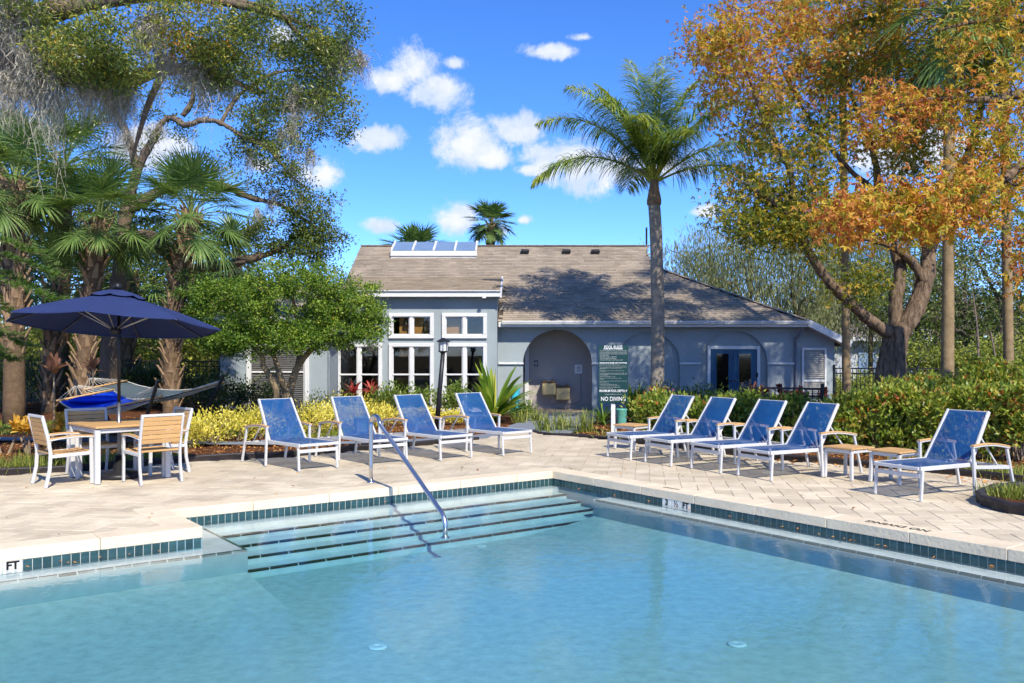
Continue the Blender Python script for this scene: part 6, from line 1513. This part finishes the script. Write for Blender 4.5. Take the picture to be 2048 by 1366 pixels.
rosette('cordyline', gp(742, 832), .85, 24, .42, .065, L_red, 'bronze red cordyline just right of the magenta one', 'plant', .8, .85, 1, 'red cordylines')
rosette('cordyline', gp(108, 868), 1.3, 12, .38, .11, L_ti, 'tall thin reddish ti plant left of the blue hammock', 'plant', .3, .9, 1, 'reddish ti plants by the hammocks', (30, 85))
rosette('cordyline', gp(186, 868), 1.25, 11, .34, .09, L_ti, 'leaning reddish ti plant in front of the blue hammock', 'plant', .5, .85, 1, 'reddish ti plants by the hammocks', (0, 80))
for px, py, wtxt in ((8, 905, 'at the left margin'), (85, 900, 'behind the left dining chair'), (128, 880, 'left of the dining table'), (60, 905, 'above the grass tufts')):
    rosette('croton', gp(px, py), .45, 22, .20, .075, L_croton, 'golden croton '+wtxt, 'plant', .6, .5, 3, 'golden crotons at left', (5, 80))
rosette('crinum_lily', gp(986, 842), .05, 84, 1.6, .14, L_strap, 'big strappy green plant with arching leaves beside the path', 'plant', .85, .5, 1, None, (30, 85))
rosette('crinum_lily', gp(1268, 842), .05, 40, 1.0, .12, L_strap, 'strappy green plant growing behind the pool rules sign', 'plant', .85, .4, 1, None, (25, 85))
rosette('crinum_lily', gp(1205, 846), .05, 26, .7, .06, L_strap, 'low strappy plant at the foot of the rules sign', 'plant', 1.1, .4, 1, None, (15, 80))
rosette('bromeliad', gp(400, 800), .3, 26, .7, .06, L_croton, 'spiky yellow green bromeliad in front of the fence', 'plant', .5, .55, 1, None, (10, 80))
for i, (px, py, L_, wtxt) in enumerate(((1090, 862, .5, 'first of the tufts left of the rules sign'), (1128, 860, .5, 'middle of the tufts left of the rules sign'), (1168, 864, .55, 'nearest the rules sign on its left'), (1040, 846, .4, 'at the foot of the big strappy plant'), (1070, 842, .35, 'by the porch slab'))):
    c = gp(px, py); e = tag(empty('iris_clump', c), 'grassy iris clump '+wtxt, 'plant', 'iris clumps by the path'); m = 90
    a = rng.uniform(0, 2*PI, m); el = np.radians(rng.uniform(45, 88, m)); B = np.stack([rng.normal(size=m)*.10, rng.normal(size=m)*.10, np.zeros(m)], 1)
    link('leaves', blades('leaves', B, np.stack([np.cos(a)*np.cos(el), np.sin(a)*np.cos(el), np.sin(el)], 1), rng.uniform(.6, 1.1, m)*L_, np.full(m, .018), rng.uniform(.2, .9, m), rng.uniform(.3, 1.2, m), 4), L_grass, e)
# philodendron-like cut leaves by the louvre
def cutleaf(c, n, Lp, label):
    e = tag(empty('philodendron', c), label, 'plant', 'dark cut leaf plants'); B, D, LL = [], [], []
    mb = MB()
    for i in range(n):
        a = i*2.39996; el = math.radians(R.uniform(25, 75)); d = Vector((math.cos(a)*math.cos(el), math.sin(a)*math.cos(el), math.sin(el))); p = Vector((0, 0, .3)); pts = [p.copy()]
        for s in range(6): d = (d+Vector((0, 0, -.10))).normalized(); p = p+d*Lp/6; pts.append(p.copy())
        mb.tube(pts, [.012-.001*s for s in range(7)], 4, False); sd = d.cross(Vector((0, 0, 1))).normalized()
        for s in range(9):
            q = p+d*s*.055+Vector((0, 0, -.012*s*s*.4))
            for sg in (-1, 1): B.append(tuple(q)); D.append(tuple(sd*sg+d*.45+Vector((0, 0, -.35)))); LL.append(.26*(1-abs(s-3)/9))
    o = mb.build('stems', M_petiole, e); o['kind'] = 'stuff'; m = len(B)
    link('leaves', leafmesh('leaves', np.array(B), np.array(D), np.tile([[0, 0, 1.0]], (m, 1)), np.array(LL), np.full(m, .045), np.full(m, .45)), L_dark, e)
cutleaf(gp(478, 816), 14, 1.1, 'dark cut leaf philodendron against the grey wing wall'); cutleaf(gp(580, 812), 12, .9, 'dark cut leaf philodendron in front of the louvre')
cutleaf(Vector((X_(2020, 15.5), 15.5, .55)), 14, .9, 'dark cut leaf philodendron rising over the hedge at right')
cutleaf(gp(420, 800), 10, .8, 'dark cut leaf philodendron beside the fence end')

# hedges
def hedge(name, line, depth, hts, dens, label, t0=.5, LL=.11, LW=.05):
    line = [Vector(p) for p in line]; e = tag(empty(name, line[0]), label, 'hedge', 'clipped hedges behind the right loungers'); sp = smooth_line(line, 8); n = len(sp)
    Cs = []; mb = MB(); hs = np.interp(np.linspace(0, 1, n), np.linspace(0, 1, len(hts)), hts); tot = sum((sp[i+1]-sp[i]).length for i in range(n-1))
    ncl = int(tot*dens)
    for k in range(ncl):
        i = R.randrange(n-1); p = sp[i].lerp(sp[i+1], R.random()); d = (sp[i+1]-sp[i]).normalized(); s = Vector((-d.y, d.x, 0)); u = R.uniform(-1, 1); h = hs[i]
        top = h*(1+.10*math.sin(p.x*3.1)+.06*math.sin(p.x*7.7))
        z = top*(1-R.random()**1.6*.9)*(1-.10*u*u); Cs.append(tuple(p+s*u*depth/2+Vector((0, 0, z))))
        if k % 2 == 0:
            q = Vector(Cs[-1]); b = p+s*u*.2; mid = b.lerp(q, .5)+Vector((R.uniform(-.12, .12), R.uniform(-.1, .1), 0)); mb.tube([b, mid, q], [.013, .010, .005], 4, False)
    C = np.array(Cs); o = rel(mb.build('stems', M_twig, e), e); o['kind'] = 'stuff'
    P_, off, T = scatter(C, 34, .085, np.clip(t0+rng.normal(size=len(C))*.16, 0, 1), .8); P_[:, 2] = np.maximum(P_[:, 2], .04); m = len(P_)
    T = np.clip(T+np.where(rng.random(m) < .03, .45, 0), 0, 1)
    D = unit(off*3+rng.normal(size=(m, 3))*.5+np.array([0, -.25, .55]))
    rel(link('foliage', leafmesh('foliage', P_, D, leaf_norms(m, .6)+np.array([0, -.4, 0]), rng.uniform(.7, 1.2, m)*LL, rng.uniform(.8, 1.1, m)*LW, T), L_hedge, e), e)
hedge('hedge', [Vector((2.75, 18.0, 0)), Vector((3.6, 17.2, 0)), Vector((4.7, 16.4, 0)), Vector((5.9, 15.9, 0))], .75, [.68, .74, .76, .82], 140, 'low leafy hedge behind the four right hand loungers', .5)
hedge('hedge', [Vector((5.6, 15.6, 0)), Vector((6.8, 15.0, 0)), Vector((8.2, 14.0, 0))], .95, [.82, 1.0, 1.28], 180, 'taller bright leafy hedge behind the lounger set apart at right', .58)
hedge('hedge', [Vector((6.9, 16.6, 0)), Vector((9.5, 15.5, 0))], .9, [1.12, 1.5], 150, 'back row hedge rising at the right margin', .62)
bush('copper_shrub', Vector((2.95, 18.6, 0)), .5, 1.0, 900, .09, .035, L_hedge, 'reddish copper shrub at the left end of the hedge', 'shrub', None, .82)
for px, Y, wtxt in ((1535, 20.5, 'below the double door edge'), (1575, 20, 'left of the shuttered window'), (1615, 19.5, 'below the shuttered window'), (1650, 19.5, 'right of the shuttered window'), (1510, 21, 'before the door casing')):
    rosette('copperleaf', Vector((X_(px, Y), Y, gz(3, Y))), 0.95, 18, .22, .09, L_maroon, 'dark red copperleaf plant '+wtxt, 'plant', .5, .45, 2, 'dark red plants before the clubhouse', (0, 80))
for px, Y, r, h, wtxt in ((1330, 23.5, .8, .9, 'under the queen palm'), (1400, 23, .9, .8, 'before the blind arch'), (1720, 20.5, .8, .6, 'left of the sweetgum trunk'), (1880, 19.5, 1.0, 1.0, 'right of the sweetgum trunk'), (1985, 19, 1.0, 1.2, 'in front of the right fence')):
    bush('green_shrub', Vector((X_(px, Y), Y, gz(4, Y))), r, h, 1500, .10, .045, L_green, 'green shrub '+wtxt, group='green shrubs behind the hedge', t0=.5)

# grass tufts, lawn, leaf litter: nobody could count these
def tuft_field(name, pts, n_per, L_, W_, mat, label, cat, spread=.10, lo=35):
    B = np.repeat(np.array([tuple(p) for p in pts]), n_per, axis=0); m = len(B); B[:, :2] += rng.normal(size=(m, 2))*spread
    a = rng.uniform(0, 2*PI, m); el = np.radians(rng.uniform(lo, 88, m)); D = np.stack([np.cos(a)*np.cos(el), np.sin(a)*np.cos(el), np.sin(el)], 1)
    return tag(link(name, blades(name, B, D, rng.uniform(.6, 1.15, m)*L_, np.full(m, W_), np.clip(rng.normal(size=m)*.22+.5, 0, 1), rng.uniform(.3, 1.4, m), 3), mat), label, cat, kind='stuff')
def off_edge(line, dmin, dmax, n, k0=0, k1=None):
    out = []; line = line[k0:k1]
    for _ in range(n):
        i = R.randrange(len(line)-1); p = line[i].lerp(line[i+1], R.random()); d = (line[i+1]-line[i]).normalized(); s = Vector((-d.y, d.x, 0))
        if s.y < 0: s = -s
        q = p+s*R.uniform(dmin, dmax); out.append(Vector((q.x, q.y, gz(q.x, q.y)-.02)))
    return out
tuft_field('grass_tufts', off_edge(EDGE_L, .12, .9, 90, 0, 5), 34, .30, .010, L_grass, 'spiky grass tufts along the edging left of the dining set', 'grass')
tuft_field('grass_tufts', off_edge(EDGE_R, .12, .7, 60, 7, 11), 34, .26, .010, L_grass, 'spiky grass tufts along the right edging under the hedge', 'grass')
isl = [G(2100, 1015), G(2040, 1005), G(2010, 1000), G(2160, 1010)]
tuft_field('grass_tufts', [q+Vector((R.uniform(-.2, .2), R.uniform(-.12, .12), 0)) for q in isl for _ in range(7)], 34, .24, .011, L_grass, 'bright grass filling the small island at the right margin', 'grass')
tag(MB().prism([(p.x, p.y) for p in (G(2260, 1050), G(2048, 1030), G(1970, 1008), G(1990, 990), G(2200, 985))], -.02, .05).build('island_soil', M_mulch), kind='structure')
tuft_field('grass_tufts', [gp(px, py) for px, py in ((1095, 868), (1110, 872), (1150, 872), (1215, 880), (1240, 884), (1255, 886), (1225, 872), (1320, 893), (1280, 880), (1200, 868))], 24, .22, .010, L_grass, 'short grass tufts along the bed edge below the rules sign', 'grass')
lw = []
for _ in range(2600): x, y = R.uniform(-14, -3.6), R.uniform(18.0, 20.6); lw.append(Vector((x, y, gz(x, y)-.02)))
tuft_field('lawn_grass', lw, 7, .085, .009, L_strap, 'strip of mown green lawn behind the yellow shrubs', 'lawn', .07, 45)
def litter(name, n, region, zoff, label, size=(.03, .07), mat=None, t=.5):
    P_ = np.array([region() for _ in range(n)]); m = len(P_); P_[:, 2] += zoff+rng.random(m)*.012
    a = rng.uniform(0, 2*PI, m); D = np.stack([np.cos(a), np.sin(a), rng.normal(size=m)*.25], 1); N_ = unit(rng.normal(size=(m, 3))*.35+np.array([0, 0, 1]))
    L_ = rng.uniform(*size, m); return tag(link(name, leafmesh(name, P_, D, N_, L_, L_*rng.uniform(.3, .6, m), np.full(m, t), .2), mat or L_litter), label, 'leaf litter', kind='stuff')
def bed_l():
    while True:
        x, y = R.uniform(-9.5, 0.2), R.uniform(12.6, 22)
        if not inside(DECK, x, y): return (x, y, gz(x, y)-.03)
def bed_r():
    while True:
        x, y = R.uniform(0.8, 9), R.uniform(10.5, 22)
        if not inside(DECK, x, y): return (x, y, gz(x, y)-.03)
litter('leaf_litter', 16000, bed_l, .01, 'brown mulch and dead leaves covering the left beds'); litter('leaf_litter', 12000, bed_r, .01, 'dead orange and brown leaves covering the right beds', (.03, .09), None, .6)
def on_deck():
    while True:
        x, y = R.uniform(-8, 6.5), R.uniform(8, 18); a, b = ab_of(x, y)
        if inside(DECK, x, y) and not in_pool(a, b, .05): return (x, y, 0.002)
litter('fallen_leaves', 120, on_deck, .002, 'few dry leaves and bits scattered over the deck', (.02, .06))
def by_edge():
    i = R.randrange(5, 10); p = EDGE_R[i].lerp(EDGE_R[i+1] if i < 10 else EDGE_R[i], R.random()); return (p.x+R.uniform(-.35, .2), p.y-abs(R.gauss(0, .25)), .003)
litter('fallen_leaves', 170, by_edge, .003, 'orange leaves blown against the right edging', (.04, .09), None, .9)
_ax = Vector((math.cos(R5.rotation_euler[2]), math.sin(R5.rotation_euler[2]), 0))
litter('fallen_leaves', 3, lambda: tuple(Vector(R5.location)+_ax*R.uniform(.25, .6)+Vector((-_ax.y, _ax.x, 0))*R.uniform(-.12, .12)+Vector((0, 0, .375))), .002, 'dry leaves lying on the seat of the lounger set apart', (.08, .10), None, .6)
def on_water():
    a = R.choice([R.uniform(5.5, 8.5), R.uniform(.1, 5)]); 
    if R.random() < .5: q = AB(.04+R.random()*.05, R.uniform(.5, 7), WZ+.003)
    else: q = AB(R.uniform(5.4, 8.2), 1.17+R.random()*.04, WZ+.003) if R.random() < .6 else AB(R.uniform(.2, 5), .05+R.random()*.05, WZ+.003)
    return tuple(q)
litter('floating_leaves', 46, on_water, .0, 'small leaves floating along the pool tiles', (.03, .055), None, .8)

# ---------------------------------------------------------------- fences
def fence(p0, p1, h, label, post=2.4, gap=.11):
    p0, p1 = Vector(p0), Vector(p1); e = tag(empty('picket_fence', p0), label, 'fence', 'black metal picket fences'); d = p1-p0; L_ = d.length; d.normalize(); n = max(1, round(L_/post))
    for i in range(n+1):
        q = d*(L_*i/n); MB().bev(q+Vector((0, 0, h/2+.02)), (.06, .06, h+.10), .006).build('post', M_blackm, e)
    for z in (h-.03, h-.17, .12): MB().bar(d*0+Vector((0, 0, z)), d*L_+Vector((0, 0, z)), .03, .035).build('rail', M_blackm, e)
    mb = MB(); m = int(L_/gap)
    for i in range(m): mb.box(d*(gap*(i+.5))+Vector((0, 0, h/2)), (.016, .016, h-.06))
    o = mb.build('pickets', M_blackm, e); o['kind'] = 'stuff'
fence((-18, 26.6, .16), (X_(440, 26.2), 26.2, .12), 1.32, 'black picket fence behind the palms at left')
fence((X_(1668, 25), 25, -.16), (20, 23.4, -.16), 1.42, 'black picket fence behind the sweetgum at right')
fence((X_(1484, 16.9), 16.9, -.03), (X_(1645, 16.3), 16.3, -.03), 1.08, 'short black picket fence half hidden in the hedge')
fence((X_(1484, 16.9), 16.95, -.03), (X_(1500, 21), 21, -.1), 1.08, 'black picket fence running back from the hedge to the door')

# ---------------------------------------------------------------- neighbouring house and background trees
nh = tag(empty('neighbour_house', (X_(1722, 46), 46, -.2)), 'pale grey neighbouring house with a hipped roof beyond the right fence', 'building')
MB().box((0, 3, 1.3), (7.5, 6, 2.7)).build('wall', material('pale_grey_wall', rgb(176, 182, 188), .8, .2, .05, 2), nh)
mb = MB(); mb.add([(-4.4, -.6, 2.6), (4.4, -.6, 2.6), (4.4, 6.6, 2.6), (-4.4, 6.6, 2.6), (-1.1, 3, 4.6), (1.1, 3, 4.6)], [(0, 1, 5, 4), (1, 2, 5), (2, 3, 4, 5), (3, 0, 4), (3, 2, 1, 0)]); mb.build('roof', material('grey_brown_shingle', rgb(150, 138, 128), .95, .1, .1, 3), nh)
MB().bev((0, -.62, 2.52), (8.9, .06, .2), .01).build('fascia', M_trim, nh)
for x in (-2.2, 0.3, 2.4): MB().bev((x, -.02, 1.3), (.9, .08, 1.2), .01).build('window', M_glassfr, nh)
L_bg = leaf_material('background_leaf', [(0, rgb(44, 62, 30)), (.5, rgb(94, 112, 50)), (1, rgb(168, 170, 76))], .5, .5, .3, .3)
L_willow = leaf_material('grey_green_leaf', [(0, rgb(58, 70, 46)), (.5, rgb(108, 118, 78)), (1, rgb(164, 164, 112))], .5, .5, .3, .3)
def bgtree(name, base, h, rx, label, mat, t0, nleaf=6000, ll=.16, lw=.06, ncl=60, trunk_r=.16, bark=None, cbase=.3, group='trees behind the fences', weep=0.0, lean=0.0, cat='tree'):
    base = Vector(base); e = tag(empty(name, base), label, cat, group); mb = MB(); top = Vector((lean*h, 0, h*.8)); nodes = []
    nodes += limb(mb, [Vector((0, 0, -.2)), top*.35+Vector((R.uniform(-.1, .1)*h*.3, 0, 0)), top*.7, top], [trunk_r, trunk_r*.8, trunk_r*.5, .02], 8, 4, .05)
    for k in range(5):
        a = R.uniform(0, 2*PI); s = top*R.uniform(.3, .65); f = Vector((math.cos(a)*rx*.75, math.sin(a)*rx*.6, h*R.uniform(.15, .35))); nodes += limb(mb, [s, s+f*.5+Vector((0, 0, .1*h)), s+f], [trunk_r*.45, trunk_r*.3, .015], 6, 4, .05)
    C = ell(ncl, (lean*h*.7, 0, h*(cbase+(1-cbase)*.5)), (rx, rx*.8, h*(1-cbase)*.5))
    tw = mb; grow(nodes, C, tw, .008, .4, 4, .14); o = mb.build('trunk', bark or M_bark_oak, e, False)
    per = nleaf//ncl; P_, off, T = scatter(C, per, rx*.17, np.clip(t0+rng.normal(size=ncl)*.14, 0, 1), .8); m = len(P_)
    if weep: P_[:, 2] -= np.abs(rng.normal(size=m))*weep; D = unit(rng.normal(size=(m, 3))*.25+np.array([0, 0, -1])); ll, lw = ll*1.5, lw*.7
    else: D = leaf_dirs(off, .5, 0)
    link('crown', leafmesh('crown', P_, D, leaf_norms(m, .5), rng.uniform(.7, 1.2, m)*ll, rng.uniform(.8, 1.1, m)*lw, T), mat, e)
    return e
bl = [(-120, 30, 8, 3, .4, 'at the left edge behind the fence'), (20, 31, 9, 2.8, .45, 'behind the leftmost palm'), (130, 32, 8.4, 2.8, .4, 'behind the parasol on its left'), (250, 33, 8.0, 2.8, .42, 'right behind the parasol pole'), (350, 32, 6.6, 2.6, .45, 'behind the third palm'), (450, 34, 6.2, 2.8, .4, 'behind the privet on the left'), (560, 40, 6.2, 3.4, .45, 'far behind the wing roof')]
for px, Y, h, r, t_, wtxt in bl: bgtree('background_tree', (X_(px, Y), Y, -.1), h, r, 'dense dark green tree '+wtxt, L_bg, t_, 6500, .17, .075, 70, .14)
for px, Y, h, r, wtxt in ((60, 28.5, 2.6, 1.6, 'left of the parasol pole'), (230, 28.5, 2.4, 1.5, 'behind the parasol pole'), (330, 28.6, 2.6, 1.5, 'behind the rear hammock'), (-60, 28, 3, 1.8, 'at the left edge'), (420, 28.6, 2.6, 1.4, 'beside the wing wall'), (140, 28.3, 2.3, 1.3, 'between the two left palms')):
    bgtree('background_shrub', (X_(px, Y), Y, .05), h, r, 'sunlit yellow green shrub beyond the fence '+wtxt, L_bg, .88, 4200, .13, .06, 46, .06, None, .05, 'shrubs beyond the left fence', cat='shrub')  # leaf tone raised, the sunlit look is in the colour
for px, Y, h, r, wtxt in ((40, 24, 1.4, 1.2, 'behind the first palm trunk'), (200, 24.5, 1.0, .9, 'behind the blue hammock'), (290, 25, 1.1, .9, 'behind the hammock stand'), (390, 24, 1.1, .9, 'left of the wing wall')): bush('green_shrub', (X_(px, Y), Y, gz(-8, Y)), r, h, 1800, .10, .05, L_dark, 'shaded green shrub '+wtxt, group='shaded shrubs along the left fence', t0=.55)
wl_ = [(1420, 40, 8.0, 2.4, 'left of the group over the hip roof'), (1500, 38, 8.4, 2.6, 'second of the group over the hip roof'), (1585, 36, 8.0, 2.5, 'behind the downpipe end of the roof'), (1655, 38, 8.5, 2.6, 'above the roof eave end'), (1740, 40, 8.2, 2.6, 'behind the neighbouring house')]
for px, Y, h, r, wtxt in wl_: bgtree('willow', (X_(px, Y), Y, -.2), h, r, 'grey green drooping willow like tree '+wtxt, L_willow, .5, 8500, .17, .05, 70, .13, None, .30, 'drooping grey green trees behind the clubhouse', .5)
rl = [(1830, 36, 7.5, 2.6, 'right of the sweetgum fork'), (1930, 33, 6.5, 2.4, 'behind the right fence'), (2010, 32, 8, 2.6, 'near the right edge beyond the fence'), (2100, 30, 9, 2.8, 'at the right edge'), (1880, 44, 9, 3, 'far off between the palm trunks'), (1640, 52, 7.5, 3.6, 'far behind the neighbouring roof on its left'), (1790, 54, 8, 3.6, 'far behind the neighbouring roof on its right')]
for px, Y, h, r, wtxt in rl: bgtree('background_tree', (X_(px, Y), Y, -.2), h, r, 'loose olive green tree '+wtxt, L_willow if R.random() < .5 else L_bg, .5, 5200, .16, .07, 60, .14, None, .12)
for px, Y, h, r, wtxt in ((1700, 29, .9, 1.3, 'behind the palm trunk'), (1760, 29.5, 1.0, 1.2, 'in front of the neighbouring house'), (1850, 29, 2.6, 1.2, 'lit yellow between the trunks'), (1950, 28.5, 2.2, 1.4, 'right of the grey palm trunk'), (2040, 28, 2.4, 1.4, 'at the right margin')):
    bgtree('background_shrub', (X_(px, Y), Y, -.15), h, r, 'green shrub beyond the right fence '+wtxt, L_bg, .7, 3600, .13, .06, 40, .05, None, .05, 'shrubs beyond the right fence', cat='shrub')
# bare slender trees and straight palm trunks
def straight_trunk(px, Y, ytop, r, label, lean=0):
    b = at_ground(px, Y, -.1); e = tag(empty('palm_trunk', b), label, 'palm', 'straight palm trunks at right'); mb = MB(); t_ = P(px+lean, ytop, Y)-b
    limb(mb, [Vector((0, 0, 0)), t_*.5, t_], [r*1.15, r, r*.9], 12, 8, .03); mb.build('trunk', M_bark_pale, e, True)
    for i in range(22):
        u = (i+.5)/22; a = i*2.39996; el = math.radians(75-100*u); o = link('frond', FANS[1 if u < .5 else 2], None, e); o.location = t_; o.rotation_euler = (0, -el, a); o.scale = (1.2, 1.2, 1.2)
straight_trunk(1694, 24, 60, .10, 'straight tan palm trunk right of the clubhouse eave', -10)
straight_trunk(1894, 18.3, 30, .115, 'straight tan palm trunk right of the sweetgum', 6)
straight_trunk(2020, 20.5, -40, .105, 'straight grey palm trunk near the right edge', -16)
def bare(px, Y, h, label, spread=1.0):
    b = at_ground(px, Y, -.1); e = tag(empty('bare_tree', b), label, 'tree', 'leafless trees behind the roof'); mb = MB(); nodes = limb(mb, [Vector((0, 0, 0)), Vector((.1, 0, h*.4)), Vector((-.05, 0, h*.7))], [.055, .035, .02], 6, 5)
    C = ell(70, (0, 0, h*.72), (spread, spread*.7, h*.27)); grow(nodes, C, mb, .006, .5, 4, .2); mb.build('trunk', material('bare_twig', rgb(126, 112, 100), .9, .1, .2, 6) if 'bare_twig' not in bpy.data.materials else bpy.data.materials['bare_twig'], e)
bare(1280, 48, 8.0, 'leafless tree showing over the roof left of the queen palm', 2.2); bare(1400, 44, 8.2, 'leafless tree in the sky gap right of the queen palm', 1.8); bare(1950, 27, 5.2, 'pale tangle of bare branches near the right edge', 2.2); bare(1985, 25.8, 3.6, 'lower pale tangle of bare branches at right', 1.8)
bgtree('background_tree', (X_(1245, 58), 58, -.2), 9.0, 2.2, 'small green treetop just showing over the ridge', L_bg, .6, 1800, .2, .08, 30, .14)
# dark wood beyond everything, one continuous mass
def wood():
    n = 26000; az = rng.uniform(-.72, .72, n); Y = rng.uniform(55, 75, n); X = np.tan(az)*Y; hh = 4.2+1.2*np.sin(X*.21)+.8*np.sin(X*.57+1); Z = rng.random(n)**.8*hh-.2; P_ = np.stack([X, Y, Z], 1)
    tag(link('distant_wood', leafmesh('distant_wood', P_, rng.normal(size=(n, 3)), leaf_norms(n, .4), rng.uniform(.5, 1.0, n), rng.uniform(.3, .6, n), np.clip(rng.normal(size=n)*.2+.45, 0, 1)), L_bg), 'dark continuous wood closing the view behind houses and fences', 'wood', kind='stuff')
wood()
